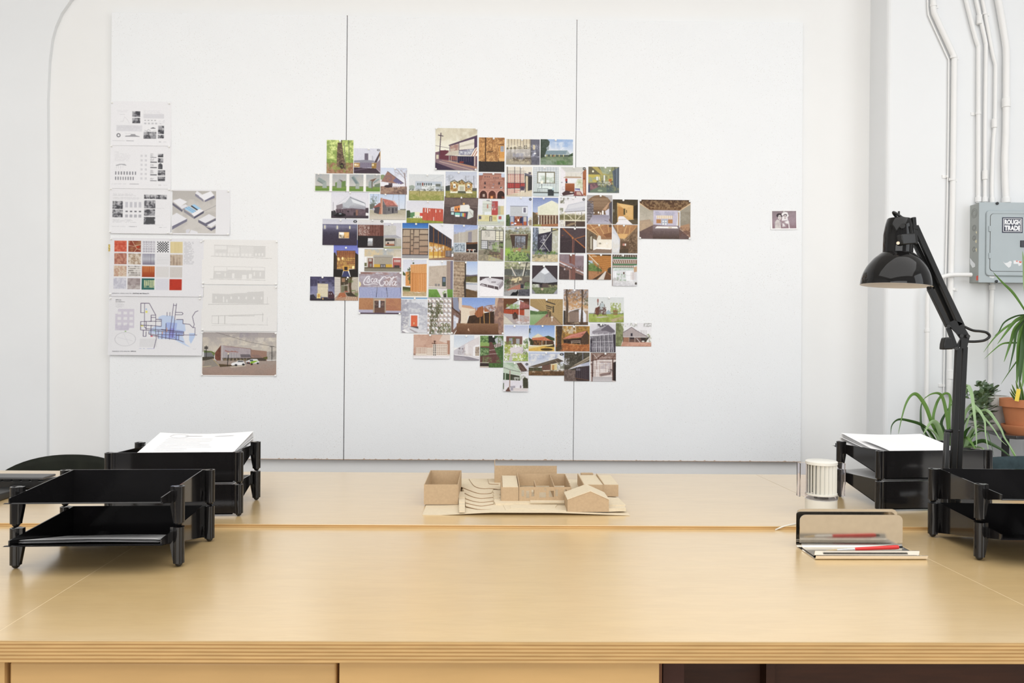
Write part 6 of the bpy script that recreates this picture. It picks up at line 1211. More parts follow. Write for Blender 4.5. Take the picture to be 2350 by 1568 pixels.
pr('tall orange cedar box on dry grass', 921.5, 594, 982, 683, 'G d4d8e6 e6e6ee 0 0 100 70;p 4c5a34 0 32 10 38 12 44 0 44;p e0e0e4 0 42 12 46 12 66 0 66;p d8904c 12 34 32 32 32 72 12 72;m e8a868 .4 8 12 34 32 32 32 72 12 72;l 3d4a2c 3 28 22 30 66;n 44522e .9 5 20 24 34 58;e 44522e 44 10 4 2;p d88c46 32 14 100 12 100 90 32 88;v b86c30 13 .22 32 14 100 88;v eab078 9 .3 34 14 100 86;r e0a468 32 14 100 37;v c8803c 13 .2 32 14 100 37;l b86a30 1.2 32 38 100 38;l 8a4a20 1 42 34 42 86;p 4a4c2c 0 74 32 76 32 86 0 84;p b8a078 0 84 32 87 66 91 100 88 100 100 0 100;n d0b890 .7 6 0 86 100 100;n 7a8a40 .5 7 0 80 30 88', border=(3, 2, 3, 3))
pr('grey plank wall with a narrow door and lawn', 984, 598.7, 1039.2, 682.4, 'G e4e8f0 eceef4 0 0 100 16;n ccd4e4 .6 16 50 0 76 14;p c4b4a4 0 16 74 12 74 72 0 70;v 9a8c80 13 .14 0 14 74 72;n d4c8b8 .4 14 0 16 74 70;p a49084 74 0 90 0 90 100 74 100;v 8a7a74 3 .2 74 0 90 100;p 7a7488 90 0 100 0 100 100 90 100;r 2f3440 56 44 71 70;r 6a7c94 58 46 69 58;r 4a5648 58 58 69 68;q 8a8484 2 1 .7 1 24 63 48 70;p d8d0c8 0 70 74 72 74 78 0 74;r a8a098 0 74 74 76;G 6f9c44 5a8434 0 78 100 100;n 7fae50 .5 8 0 78 60 100;p ddd8d8 36 78 76 76 78 100 56 100;p dcd6d4 34 78 44 78 62 100 52 100;p 3f4038 60 90 74 88 74 100 62 100;n 88a860 .95 5 56 82 74 92')
pr('stacked stone slab edge against blue sky', 1040.8, 600.4, 1095.5, 682.4, 'G a8c0e8 d4def0 54 0 100 40;r 8a7460 0 0 50 100;' + ''.join(f'p {c} 0 {y} {46+d} {y+3} {47-d} {y+h} 0 {y+h-2};' for y, h, d, c in [(2, 6, 0, 'b0987c'), (9, 7, -2, 'b8a084'), (18, 9, -1, 'a8927c'), (28, 10, -2, 'b49c84'), (40, 8, 0, 'ac967e'), (49, 8, -3, 'b8a088'), (59, 7, -4, 'a48c74'), (67, 7, 0, 'bca68c'), (75, 8, -1, 'b49c84'), (84, 7, 0, 'b09880'), (92, 8, -1, 'a89078')]) + 'n 7a6450 .5 5 0 0 48 100;n d0bca0 .5 6 0 0 46 100;p 3a322c 47 0 52 2 52 100 46 100 44 70 42 60 47 46;p 6a6474 52 37 70 38 100 36 100 44 52 44;p 5a5030 52 42 100 40 100 58 52 57;n 7a7a48 .7 6 52 44 100 58;r c8c4bc 52 58 100 61;p 8a98b0 52 61 100 62 100 64 52 64;p d4d4d8 52 64 100 64 100 84 52 76;p 604a30 52 76 100 84 100 100 52 100;n 7a5c3c .5 9 52 80 100 100')
pr('white model house on a dark background', 1100.8, 635.5, 1155, 681, 'b e6e4ea;r 483c42 0 0 100 20;p e2e0e6 0 22 24 6 40 4 96 14 100 24 100 40 0 40;p cfccd4 24 6 96 14 84 44 46 34;p b4b0b8 70 40 96 18 80 46;n dcdae0 .4 14 10 8 80 34;q 5a5058 4 1 .6 1 50 24 68 30;p 504448 2 38 8 34 78 50 80 66 54 58 2 44;p c8c2ca 4 40 14 38 30 48 4 43;p 6a5c62 34 40 60 48 60 56 34 50;l e8e6ec 2.4 32 36 32 50;l e8e6ec 2 62 44 62 60;p 988e96 80 48 96 20 100 24 100 40 84 66;p f0eef2 0 44 80 68 100 44 100 100 0 100;l 6a5c62 1 0 20 24 6', bcol='f0eff2', rot=.0)
pr('sunny garden path with patchwork shadows', 1157.5, 601.4, 1216, 678.8, 'b 8a8878;n d8d4bc .9 9 0 0 100 26;n 9aa868 .6 8 0 0 60 20;n 5a6048 .7 6 0 14 100 44;r 5a5c58 0 22 100 40;n 8a9090 .7 7 30 24 90 42;l d8d0c4 4 26 16 44 42;l d0ccc0 5 78 18 72 40;l 2e2c28 3 88 0 74 50;p 6a6258 0 44 40 42 100 44 100 66 0 60;p d4c49a 20 54 60 44 70 52 40 62;n e0d0a4 .6 7 20 46 70 62;l 4a4438 2.6 56 48 50 62;n 44583a .8 7 0 52 26 80;n 4a3c36 .7 7 10 56 100 70;p a86a58 8 84 60 66 70 70 66 80 20 90;v d09080 9 .25 20 68 64 88;r 34343e 64 66 76 78;n 5a8448 .9 6 80 60 100 80;p a8a8a8 0 90 30 82 60 82 50 100 0 100;n 8a8c94 .6 5 0 84 60 100;p 45454e 58 82 100 80 100 100 56 100;n 6a6a74 .7 5 60 82 100 100;p 141418 24 100 34 90 46 90 54 82 56 92 50 100', rot=-.01)
pr('shiny pyramid roof over a garden court', 1221, 609.4, 1279.3, 674.4, 'b 40363c;p c0c4cc 50 5 100 54 96 60 50 62 4 60 0 50;p e2e6ee 50 5 68 24 50 32 34 24;p a4aab4 34 24 50 32 50 62 2 60 0 50;p b0b6c0 68 24 50 32 50 62 96 60 100 52;G b0b4bc a0a4ac 20 42 80 58;p b4b8c0 34 24 49 32 49 60 4 58 0 50;p acb0ba 68 24 51 32 51 60 96 58 100 52;p 2f2a2c 0 58 50 63 100 58 100 66 50 70 0 66;r 5a4c48 40 64 64 78;r 8a9078 0 66 24 78;n e0e4e0 .7 6 0 66 30 78;r 3a3430 70 66 100 80;n b0b080 .8 5 64 68 100 78;G 5f6c4c 56623f 0 78 100 100;n 7f8a62 .8 6 4 78 96 98;e c8b09c 40 84 5 4;p 8a8a94 0 82 14 98 10 100 0 100;p 9a9aa6 100 82 84 100 100 100')
pr('close view of a purple brown steel post and beam', 1283.3, 584, 1339.5, 642, 'b 7a6468;p 8a7880 0 0 100 8 100 74 0 26;n 9a8890 .4 14 0 0 100 60;r d8d4dc 60 0 100 6;p 7a4c44 40 0 50 0 51 36 41 34;p 8a5a50 52 0 64 0 64 44 52 36;p d8d4dc 0 27 60 50 100 70 100 76 40 54 0 34;p a87a70 0 25 100 66 100 70 0 30;p 4a3a38 0 36 40 52 100 78 100 100 0 100;n 5f4c4c .6 5 0 44 100 100;p 8a6860 0 38 24 46 24 54 0 46;p 7a5c54 22 56 34 50 50 56 44 62 26 64;e c8c0c4 22 59 3 4;p 8f6e64 66 62 100 76 100 84 66 72;p 8a6258 41 60 50 62 50 100 41 100;p 7a5048 52 50 66 56 66 100 52 100;l b8948a 1.6 42 60 42 100', rot=-.008)
pr('covered walkway with a timber soffit and low wall', 1346.9, 584, 1402.5, 642, 'b b0743c;p c0803f 4 0 100 0 100 70 78 66;' + ''.join(f'l 8a5426 1.4 {10+i*3} {4+i*7} 100 {3+i*8};' for i in range(8)) + 'p 4a3420 30 0 100 0 100 6 40 4;p 4a3a2c 86 56 100 50 100 80 84 70;p 8ab0d0 4 22 30 36 4 38;p 55703c 4 26 62 62 62 68 4 66;n 7f9450 .8 6 4 34 50 66;n b8cce0 .8 8 4 24 24 40;p a8744c 4 68 60 68 62 74 30 98 4 98;n b8845a .6 5 4 70 50 96;p 4a3424 22 100 78 66 70 76 40 100;p d4ccc4 44 100 76 66 82 68 72 100;p 6a4630 70 100 80 68 100 84 100 100;p 40301f 0 0 6 4 6 100 0 100;l ece4d4 3 8 4 48 42;l c8a878 1.6 8 10 60 60;l 3a2f26 1.6 46 40 46 76;l 3a2f26 1.4 58 52 58 72;l 3a2f26 1.2 92 52 92 68;r e8dcc0 20 6 40 8')
pr('roofless hall under green steel beams', 1405, 584.6, 1461.9, 656.7, 'b dcdee4;r 5a4a40 0 0 100 9;' + ''.join(f'l d8d0c8 2 {4+i*10} 9 {10+i*9} 0;' for i in range(10)) + 'r 3f6a48 0 8 100 14;r 8a6a58 0 16 100 30;' + ''.join(f'l e8e4e0 2.4 {2+i*9} 18 {12+i*8} 30;' for i in range(11)) + 'r 4a7a54 0 29 100 34;r a8988c 2 34 88 41;' + ''.join(f'l ecebea 1.6 {2+i*8} 36 {6+i*7.6} 41;' for i in range(11)) + 'r 486a50 0 41 88 43;r dfe8e4 4 43 86 49;l 6a9a78 1.4 8 49 84 47;p c4a080 86 40 100 36 100 54 88 56;q eef0f6 2 1 .7 1 0 54 18 76;n 8aa488 .8 7 18 54 56 84;r eef0f4 56 52 82 84;l a8a8ac 1 56 66 84 66;r 5a4038 44 56 50 62;v b08878 5 .2 76 56 100 80;n a8a4a0 .7 6 0 74 32 88;G d0d0d2 c8c8ce 0 84 100 100;n e8e8ec .7 10 10 84 100 100;e 5a5450 96 92 5 4;l 7a6054 1.5 1 0 1 100', curl=.004)
pr('white tiled wall with a bright orange door', 920.7, 683, 980.3, 764, 'b b4b4c0;r 7fb0e0 0 0 100 4;r e4e8ee 0 4 100 6;n 9a9aaa .7 12 0 8 100 80;p e6e8ee 40 6 100 6 100 30 76 24 60 16 40 14;n e8e8ea .8 10 0 6 50 40;n a0a0b0 .8 9 20 14 90 46;n e2e2e0 .8 6 30 30 90 42;v c8ccd6 24 .25 28 6 100 90;h c8ccd6 30 .25 28 6 100 90;n dfe0e4 .7 9 66 50 100 92;n e8e8e4 .8 8 6 54 30 92;r e8eaf0 33 47 68 82;r d8583a 38 51 62 82;r e06844 40 52 60 80;r d8c8a0 48 70 51 76;p 5a4a48 34 82 66 82 66 88;p d4d4da 30 84 64 90 100 92 100 100 0 100 0 95;p f0f0f2 14 90 34 100 22 100 4 94;p 9a949c 4 94 20 100 4 100;p a8a0a4 34 88 66 99 54 100 32 90')
pr('perforated breeze block screen with climbing vine', 981.6, 684, 1035.2, 766.8, 'b b0a8a8;n c8b4a8 .5 16 0 50 100 100;q e8e8f0 6 8 .55 .62 -4 0 100 104;q f8f4ec 6 8 .3 .5 2 2 106 106;q b89c8c 6 8 .24 .4 -6 2 98 108;' + 'n 5a6038 .95 5 36 8 64 44;n 4c5230 .95 5 14 26 48 56;n 44482c .95 5 0 14 20 40;n 4a4e2e .95 5 8 50 40 80;n 545a38 .9 5 8 74 34 100;l 5a4834 2.4 44 20 42 60 50 100;l 5a4834 2 12 100 20 60 26 36;n 5a6038 .85 5 56 70 100 96;n 4c5230 .8 5 40 80 60 100', rot=-.006)
pr('rusted curved shells in a sunlit courtyard, wide print', 1036.1, 683.7, 1155.7, 767.8, 'G 7c9cdc 9cb4e6 0 0 100 34;p 8a6a60 86 0 100 0 100 100 92 100 80 72;m b89078 .7 7 88 0 100 0 100 100 92 98 80 72;p c8a890 84 0 90 0 86 30 82 40;p 7a5c50 0 0 18 0 20 40 16 76 4 100 0 100;p 8a90a8 2 0 12 0 16 40 4 30;p dccabc 14 0 20 0 20 40 14 30;p e4e4ec 4 48 14 56 12 74 4 88;n aab4cc .6 6 4 44 14 84;l 4c3830 2 0 26 18 48 16 74;p e2d2bc 20 20 36 22 46 32 44 46 32 50 30 72 18 70 18 40;p c89c80 20 20 36 22 48 32 20 26;p d4b8a0 34 38 48 32 46 46 36 50;p 3a281c 30 70 34 50 48 46 82 36 82 72;n 5a3c24 .4 9 34 50 82 72;p a8643c 44 44 52 26 60 22 62 30 60 50 50 54;v 8a4c2c 5 .3 46 26 62 50;p 9c7468 62 24 70 20 84 18 86 30 76 38 64 38;m c0c4d4 .85 7 64 24 84 18 86 30 74 36;p a86840 62 28 66 28 72 38 63 38;l c8904c 1.2 55 54 55 70;l c8904c 1.4 62 40 63 70;l c8904c 1.2 73 40 73 70;p 6a4630 18 70 80 70 92 100 6 100;G 8a6448 5a3824 10 70 90 100;n 7a543c .5 9 10 74 88 98;p c8a888 28 70 30 72 22 72;p dcb89c 31 88 33 82 35 92', pins=((.012, .97), (.985, .97)))
pr('fountain court beneath red stained timber gables', 1155.8, 685.3, 1215, 744, 'b 5a3424;p 6a4028 0 0 60 0 4 42 0 40;p 4a2a1e 60 0 100 0 100 22;p c8ccd0 6 40 60 5 78 10 60 40;n 8aa868 .9 8 10 22 62 42;p a06058 62 8 100 26 100 34 60 42;m 7a3c48 .6 6 62 8 100 26 100 34 60 42;v b87868 8 .3 62 12 100 38;l 8a4030 2.4 0 42 40 44 100 36;p b84a2c 0 44 80 44 80 66 0 58;v 8a3420 12 .3 0 44 80 64;r c8c0b8 80 42 100 74;p b0a8a8 0 58 80 66 100 74 100 100 40 100 0 70;G b8b0b0 a89c9c 20 74 100 100;n b88c7c .6 9 40 70 100 92;p d0cabc 0 66 40 100 0 100;p 5a4038 34 60 52 58 56 78 38 82;n 3a2822 .6 5 34 58 56 82;l f0eef4 2 61 10 60 92;e f4f2f6 61 16 3 10;n e4e2e6 .7 6 50 88 100 100;r 3a2820 40 54 48 60')
pr('plank lined porch receding beside green lawns', 1216.3, 686.4, 1291.7, 746, 'b 8a7250;p a88c5c 0 0 100 0 100 100 60 46 44 50 0 26;' + ''.join(f'l c8aa74 .9 {20+i*9} 0 {52+i*2} {46};' for i in range(9)) + ''.join(f'l b89a6c .9 100 {20+i*9} 60 {48+i*1.5};' for i in range(8)) + 'p e4e2ea 0 26 28 44 26 50 0 48;p 4c6a3c 0 44 24 50 52 46 54 58 0 62;n 6a8a50 .7 7 0 46 52 62;p 8aa874 0 60 50 58 14 100 0 100;G 9cb488 7fa468 0 62 34 98;p a48468 50 58 62 58 96 100 12 100;' + ''.join(f'l 8a6a50 .8 {54+i*1.5} 60 {16+i*14} 100;' for i in range(6)) + 'p 8a5a58 48 64 52 56 55 60 54 70 48 70;r 5c4c34 58 48 64 70;p 5a4a34 54 44 56 44 56 60 54 60;l 3a3430 3 50 10 76 20;l 3a3430 3 50 26 66 32;l 3a3430 2.4 50 34 64 38;l 3a3430 2 50 42 58 44;r 433c2c 69 28 73 52;r eeeae4 63 68 71 71;r e4e0da 66 70 68.5 86')
pr('white building seen between autumn trees', 1293.3, 664.3, 1349.8, 746, 'b a89078;G b0b0c0 d8c8b8 0 0 100 60;n b8885c .8 8 0 0 100 56;n c88c4c .7 7 14 20 80 60;n 6a584c .6 5 0 0 100 34;n e8e4ea .6 8 0 46 40 66;p 6a5c50 22 66 24 64 62 54 64 92 26 94;r a89080 24 64 64 92;v 5a4c44 7 .4 25 62 63 92;h 8a7468 4 .15 25 62 63 92;p e4e6f0 62 58 76 54 92 70 92 92 64 92;l d8d8e4 3 22 62 70 52;r e0e4ee 64 58 70 90;p 5a4a3e 8 0 16 0 14 20 20 40 18 98 8 98 10 40;l 6a5848 3 14 20 24 0;p 54443a 72 0 80 0 78 40 80 96 68 96 74 40;l 5a4a40 2 78 24 92 6;n 4a5030 .7 6 84 24 100 46;r 3a342c 0 60 8 96;p 6a503e 0 94 100 92 100 100 0 100;n 3a2e26 .7 6 0 92 100 100;p c8b498 30 96 60 93 66 96;n c89040 .6 6 76 44 100 54')
pr('derelict farm tower frame on bright green grass', 1350.9, 682.4, 1431.6, 739.7, 'G d6dbdc e0e2e2 0 0 100 68;r 8a9088 0 64 100 68;G 9cae54 8fa044 0 67 100 100;n b4c068 .5 9 0 70 100 100;p b8a884 60 90 100 74 100 84 70 100;n 8a8a3c .5 8 50 80 100 100;p b4bcbc 34 26 40 22 46 28 48 56 30 60 30 40;p b8c4c8 32 30 36 24 44 26 46 52 30 54;l 6a5048 2 26 12 26 32;e a07068 26 14 2.6 8;l 6a5048 1.4 20 44 14 76;l 6a5048 1.4 44 30 50 74;l 5a3c34 1.4 22 44 26 76;p 7a4c3c 20 44 30 36 28 66 18 70;n 5a3830 .8 5 18 40 50 72;l 6a4c40 1 16 66 50 60;l 4c3c38 1 34 24 30 40;e 3c3c40 38 20 2 2;n 9aaa58 .9 5 62 22 92 62;l 6a6a40 1.6 78 60 77 34;p 9cb0b8 50 58 56 50 62 58 62 68 50 68;r 9a5c44 70 52 82 70;n 7a8a4c .8 5 62 54 100 68;p c0b8a8 18 80 40 76 60 78 30 84')
pr('white breeze block screen against pink plaster', 949.4, 768.2, 1032.4, 823, 'b c8a08c;n d8b4a0 .6 24 0 0 100 60;p dcc8bc 80 0 100 0 100 40 70 26;n b88c78 .5 24 0 30 50 80;r b0826c 92 24 100 84;r d8cabc 0 82 100 100;p 9c7c70 0 80 6 80 6 86 0 86;r e2d6c8 6 54 36 86;q b8907c 11 5 .6 .7 6 55 36 80;r e8e0d4 36 55 54 88;q c0a08c 6 6 .6 .7 36 56 53 86;r ece6dc 53 40 93 90;q b08c78 10 6 .6 .72 62 41 92 86;r ece4d8 53 40 62 88;q 3a2c2a 2 6 .5 .75 53 40 62 88;r 4a3028 57 26 59 40;e 5a3a34 58 28 3 3;r 6a4a3c 50 35 62 38;G e0d8d8 ecebee 0 88 100 100', curl=.006)
pr('white plaster wall with a low arch and thin shadows', 1041.8, 770.2, 1100, 827, 'G c8d4e4 dfe6ee 0 0 80 50;p d4ced4 0 60 60 24 100 4 100 100 0 84;p dcd6d8 42 38 100 6 100 84 44 78;p e8e4e6 44 36 56 32 56 78 44 74;p c8c4cc 0 62 40 38 42 74 0 80;e 8a848c 22 53 4 4;e 8a848c 34 54 3 4;l a88c88 1.6 34 72 42 48;n a09aa0 .6 5 16 60 46 80;p efedf0 76 46 86 38 100 36 100 86 76 84;p b4a494 84 48 100 44 100 82 84 82;n 6a5a50 .7 6 84 46 100 70;p 8f8a94 0 80 60 86 100 96 100 100 0 100;p a49ea8 0 84 40 88 60 100 0 100;l eceaec 2.4 4 78 60 84 98 94;n c8bcb4 .6 5 40 72 70 82', curl=.005)
pr('rusty steel path through green planting', 1101.8, 770.8, 1155, 843.6, 'b 4a6a3c;n 8aae68 .9 7 0 0 44 34;n 3a5430 .7 6 0 30 44 66;n a8c488 .7 4 0 40 40 62;r 2a2a26 36 0 64 22;p b8bcc4 62 12 80 0 96 12 100 30 70 26;n 6a7a48 .8 6 76 0 100 26;p 6a4440 40 20 52 20 70 56 94 86 0 86 0 66 38 60;n 54342f .5 9 0 60 90 86;l d8ccc8 1.6 40 46 64 44;l d8ccc8 1.6 40 58 76 56;p 7a4c40 0 32 40 34 40 38 0 36;p 8aa85c 0 20 36 22 38 32 0 34;p 3f5c30 70 40 100 36 100 86 94 84;n 5a8044 .8 5 70 40 100 84;p e0d4d0 56 30 84 22 94 32 66 38;v 4a3430 5 .45 58 24 92 36;r dccac4 0 84 38 86;p 3a2c2a 0 86 38 87 38 96 0 96;r 3f5a2e 40 88 100 100;n 5a8040 .8 5 40 88 100 100;r e0c8c0 0 97 38 100;n 7aa060 .6 5 10 66 50 84', curl=.002)
pr('brick garden pavilion behind a bright patio', 1157.2, 746.7, 1212, 828.8, 'G b4bedc e4e8f2 0 0 100 34;p 8a6058 8 31 76 31 76 52 8 52;r 7a544c 8 33 74 54;r a0a8b8 20 36 36 52;v 5a5054 3 .2 20 36 36 52;r c8d0d8 50 38 64 54;q 8a8c8c 3 4 .8 .8 50 38 64 54;n 5a7038 .8 6 34 34 50 54;n 7a8a40 .9 7 0 44 30 78;n 8a9c44 .9 7 30 52 100 66;n 4a6a34 .8 6 80 36 100 52;l 5a4a3c 1.4 90 50 90 40;p d0c8cc 22 62 78 60 88 74 60 88 8 86;p dcd4d8 24 64 76 62 60 74 14 78;e f0eef2 48 58 4 5;n a8b048 .9 7 0 54 26 80;n 8aa43e .9 7 0 82 100 100;n b4c45c .9 6 34 78 100 100;n 7f6a88 .6 6 76 70 96 82;n 6a8a38 .8 7 80 56 100 100;p c4bcc0 22 86 34 86 34 100 20 100')
pr('rusty domed hut roof under blue sky', 1213.4, 746.9, 1272.7, 805.8, 'G 7c9cd8 c4d8f0 0 0 100 60;n 4a4a3c .8 5 0 8 8 36;p d8d0b0 14 46 36 32 50 40 66 52 94 60 60 58 10 56;p d0805a 12 50 60 44 96 60 60 60 14 58;m b85a3c .6 6 12 50 60 46 96 60 14 58;p ded6bc 22 46 36 32 48 40 44 46;p 3c4a2c 60 44 76 40 100 50 100 60 86 58;p 4a3424 12 58 94 60 100 78 10 78;n a8703c .7 6 16 60 60 76;l e4dccc 2 51 60 51 76;l e4dccc 1.6 67 60 67 76;v 5a4030 6 .4 70 62 100 74;p 3a3a24 0 48 14 56 20 74 4 78;l dcd4c0 1.8 4 62 4 80;p e0d4a8 0 82 60 76 94 74 94 80 0 92;p d4a848 0 92 60 80 100 82 100 100 0 100;n e8c060 .7 7 0 84 100 100;e 4a3818 70 94 24 5;p 3f341c 60 84 100 76 100 84')
pr('red roofed log barn on orange autumn leaves', 1275, 748.5, 1353.3, 806.5, 'b a8783c;n d0a044 .9 9 0 0 100 50;n 6a5030 .7 6 0 0 100 56;n e8e4dc .6 7 20 0 60 30;n b08838 .7 7 60 0 100 30;p c87a68 20 52 44 34 92 18 78 44;m b06050 .5 6 20 52 44 34 92 18 78 44;l e0a090 1 30 46 90 22;p 3a2a22 22 54 76 46 76 72 24 70;p 4c382a 76 44 92 18 98 34 98 72 76 76;n 5a4434 .6 4 76 30 98 74;h 54402f 7 .3 24 54 76 72;q 2a1e1a 2 1 .6 .8 22 56 44 66;l a89484 1.8 46 60 72 58;l a89484 1.8 46 66 72 64;l a89484 1.6 47 60 47 72;l a89484 1.6 72 58 72 74;p b06434 0 70 30 68 60 76 100 72 100 100 0 100;n d08850 .8 5 0 70 100 100;n 7a4424 .6 5 0 74 100 100;p 3f3024 2 0 20 0 16 60 18 92 4 100 4 60;n 5c4a38 .6 5 2 0 20 96;n 3a3c20 .7 6 0 84 14 100')
pr('black and white bamboo pavilion with curved roof', 1354.3, 743.5, 1412.9, 808.5, 'G dcdae2 d0ced8 0 0 100 40;n 34323a .9 4 28 0 66 12;p 8a848e 8 26 30 16 40 18 70 2 98 24 96 32 60 30 20 38 8 34;p a8a4ac 8 26 40 12 70 2 40 22;p 6a646e 42 20 70 3 98 26 80 34 50 28;p 948e98 8 30 60 24 94 34 80 36 16 38;p 4a444e 0 44 100 36 100 100 0 100;n 2f2a34 .7 6 0 44 100 100;n 8a8490 .5 6 0 70 100 100;' + ''.join(f'l e4e2e8 {1.2+(i%3)*.5} {12+i*5.4} {38-(i%4)*2} {10+i*5.6+(i%3)} 100;' for i in range(15)) + 'l d8d4dc 1.6 8 64 90 62;l c8c4cc 1.2 8 84 88 80;n d8d6e0 .6 7 0 40 20 56;p 38323c 90 36 100 40 100 90 92 70')
pr('grey gable end barn on red earth', 1412.9, 741.5, 1495, 795.3, 'G e6e5ea eeeef0 0 0 100 60;n 9aa090 .6 5 24 0 60 18;n 8a8a84 .7 4 78 0 100 16;p 6a7048 0 0 14 4 22 26 20 70 14 100 0 100;n 8f9868 .8 6 0 0 22 100;p b4a8a8 20 40 44 18 70 44 92 60 20 60;v 9a8c8e 16 .2 20 30 90 60;l 5c5058 1.2 20 42 44 18 60 34 94 62;r 34303a 42 44 47 56;p 6a5048 20 61 94 62 84 82 20 82;r a07058 22 62 38 80;r 3f3436 40 62 52 70;r b09a90 53 62 55 82;p 3a302e 70 62 94 62 84 80 72 78;l cfc4c4 2 59 66 68 82;l b09888 1.6 37 64 37 82;e e8e8e0 77 78 4 3;n 6a7048 .7 5 84 46 100 80;l a8a090 1.4 95 60 95 84;G cc9c88 c08a74 18 82 100 100;n d8ac98 .5 7 16 82 100 100;p c08c76 14 100 22 80 40 82 20 100')
pr('cream hut under one long slanting roof', 1213.4, 809, 1294.8, 862, 'G b4c0dc dcdee4 0 0 100 70;n eceae6 .8 18 0 6 100 60;n 8a94b0 .7 16 40 6 84 26;n 9aa8c8 .5 14 0 10 40 30;p 54483c 2 62 82 26 98 38 78 46 20 66;p 6a5c4c 2 62 82 26 84 30 24 66;l 3a302a 1 2 63 82 26 98 38;p 4a4634 0 66 40 66 40 84 0 86;n 5a5a40 .6 6 0 66 100 84;n 5a5c44 .8 5 78 42 100 70;p 6a4c40 38 58 62 52 62 76 38 78;l 7a5444 1.4 38 58 38 80;l 7a5444 1.6 59 48 59 78;p e0d4ac 62 50 80 48 80 76 62 78;r c08c50 66 54 72 76;r d8c890 73 50 79 76;l dcd0b8 1.4 40 79 64 77;l b8a48c 1.2 76 36 84 48;l 6a5c50 1.2 14 66 13 86;G 6a4c30 5c4028 0 82 100 100;n 8a6440 .7 5 0 80 100 100;n 4a3420 .6 6 60 74 100 100;n e4dcc8 .8 3 10 82 18 88;r 8a7a5c 0 84 8 86;o 333 93 8 4 3.6 .45')
pr('dark glazed pavilion with a thin roof in forest', 1294.8, 809, 1353, 874.7, 'b 4a4438;n 6a6458 .6 6 0 0 100 50;n e4e6f4 .8 5 0 20 20 44;n 2f2c24 .6 7 20 0 80 40;r 7c7c8a 71 0 75 26;p 9a8c78 20 56 100 12 100 26 30 58;l 54483c 1.4 36 50 100 20;l d8ccb0 1 40 44 100 14;p d4d6e4 10 62 62 42 100 32 100 46 60 50;p b4b8cc 62 42 100 32 100 46 74 48;p 42363c 44 56 100 46 100 98 44 90;v 2f262c 6 .3 46 52 100 96;v 54484c 6 .12 50 52 100 96;q d4d6e4 3 2 .5 .5 46 56 64 64;p 705f58 0 60 20 60 44 64 44 90 50 100 0 100;n 8a7870 .8 4 0 62 44 100;n 4c3e3a .6 5 0 62 44 100;l a0663c 1.8 44 90 100 98;p 3c2c28 44 90 100 98 100 100 50 100')
pr('rusty scaffold frames in a hazy white hall', 1355, 810, 1413.6, 876, 'b d8ccc8;n e8e2e2 .7 14 20 20 90 90;p 8f7468 0 0 100 0 100 24 80 20 20 24 0 30;n c4b0ac .6 8 20 4 90 26;n b4aab4 .6 8 40 30 80 56;l 5c3c34 3 0 30 24 22 44 8;l 5c3c34 2.6 24 22 100 22;l 5c3c34 2.4 10 0 30 24;l e4dcd8 2 12 4 28 22;l 5c3c34 2.4 60 0 20 26;l 5c3c34 2 98 4 84 22;l 6a463c 2 50 14 76 0;l 5c3c34 1.6 44 10 100 12;l 4c302c 4 9 8 9 100;l 6a463c 2.4 4 36 6 100;l 7a544a 1.8 24 24 25 58;l 7a544a 1.8 36 32 80 32;l 7a544a 1.8 86 22 86 76;l 8a6458 1.6 78 34 78 72;l 8f6c60 1.2 36 44 36 80;l 9a7a70 1 60 36 60 66;h a08074 5 .07 10 42 84 76;l 8f6c60 1.2 18 46 18 88;p 2e2422 88 34 100 30 100 98 88 96;r 5a4038 86 20 90 96;p 8a7470 36 74 80 66 80 76 40 82;n 4a3c3c .7 5 70 56 90 72;G b8b2b4 cac6c8 8 84 86 100;l 4c302c 2 0 40 10 40;l 4c302c 2 0 70 12 70;l b49080 1.2 36 82 40 72 80 68')
pr('green gabled porch with a thin red post', 1155, 832.4, 1212.5, 898.7, 'b e4e2e6;p bfd0bc 0 0 50 0 66 24 68 44 0 36;p a8c0a4 6 0 50 0 40 14 62 26 66 30 30 12;n cdd8c8 .5 14 0 10 60 36;p d8d8e4 70 0 100 0 100 26 92 28;p 5a4640 52 2 70 0 96 24 90 30 70 30 64 20;l e8dcd4 2 72 0 98 28;l 8a6a54 1.4 60 6 84 28;l 8a6a54 1.4 56 14 72 30;l 5a5654 1.6 0 18 30 26 68 32 100 28;p 3a4a30 0 36 66 46 66 62 0 60;p 3c3c30 30 42 66 47 66 62 34 60;n c8ccc4 .8 6 36 50 64 62;l c4d4c0 4 8 22 8 74;l c4d4c0 3 66 36 68 72;n 9aa08c .8 7 68 34 90 60;p 3c3c2c 78 56 86 50 98 56 100 88 80 88;n 55503c .5 6 78 52 100 88;p e0dce4 0 62 78 62 78 84 0 84;r a4948c 24 28 28 86;l a07868 2 26 28 25 90;p a8a4b0 28 82 48 80 48 96 30 98;p 6a4a40 10 98 22 84 30 100 12 100;e 8a7c88 70 84 3 6;p d8d0d0 40 88 98 88 98 98 40 98;l 4c5c3c 2.4 2 72 2 92;o 333 93 5 3.6 3 .45', curl=.006, rot=-.012)
for i, (desc, box, spec, k) in enumerate(P):
    k.setdefault('pins', ((.5 + .08 * math.sin(i * 2.3), .03),))
    k.setdefault('curl', .0016 + .001 * (i % 3)); k.setdefault('layer', (i % 4) * .35 + .3)
    add_print('photo_print', 'photo print of ' + desc, 'photo print', box, spec, group=GP, short='print of ' + desc.split(',')[0], **k)
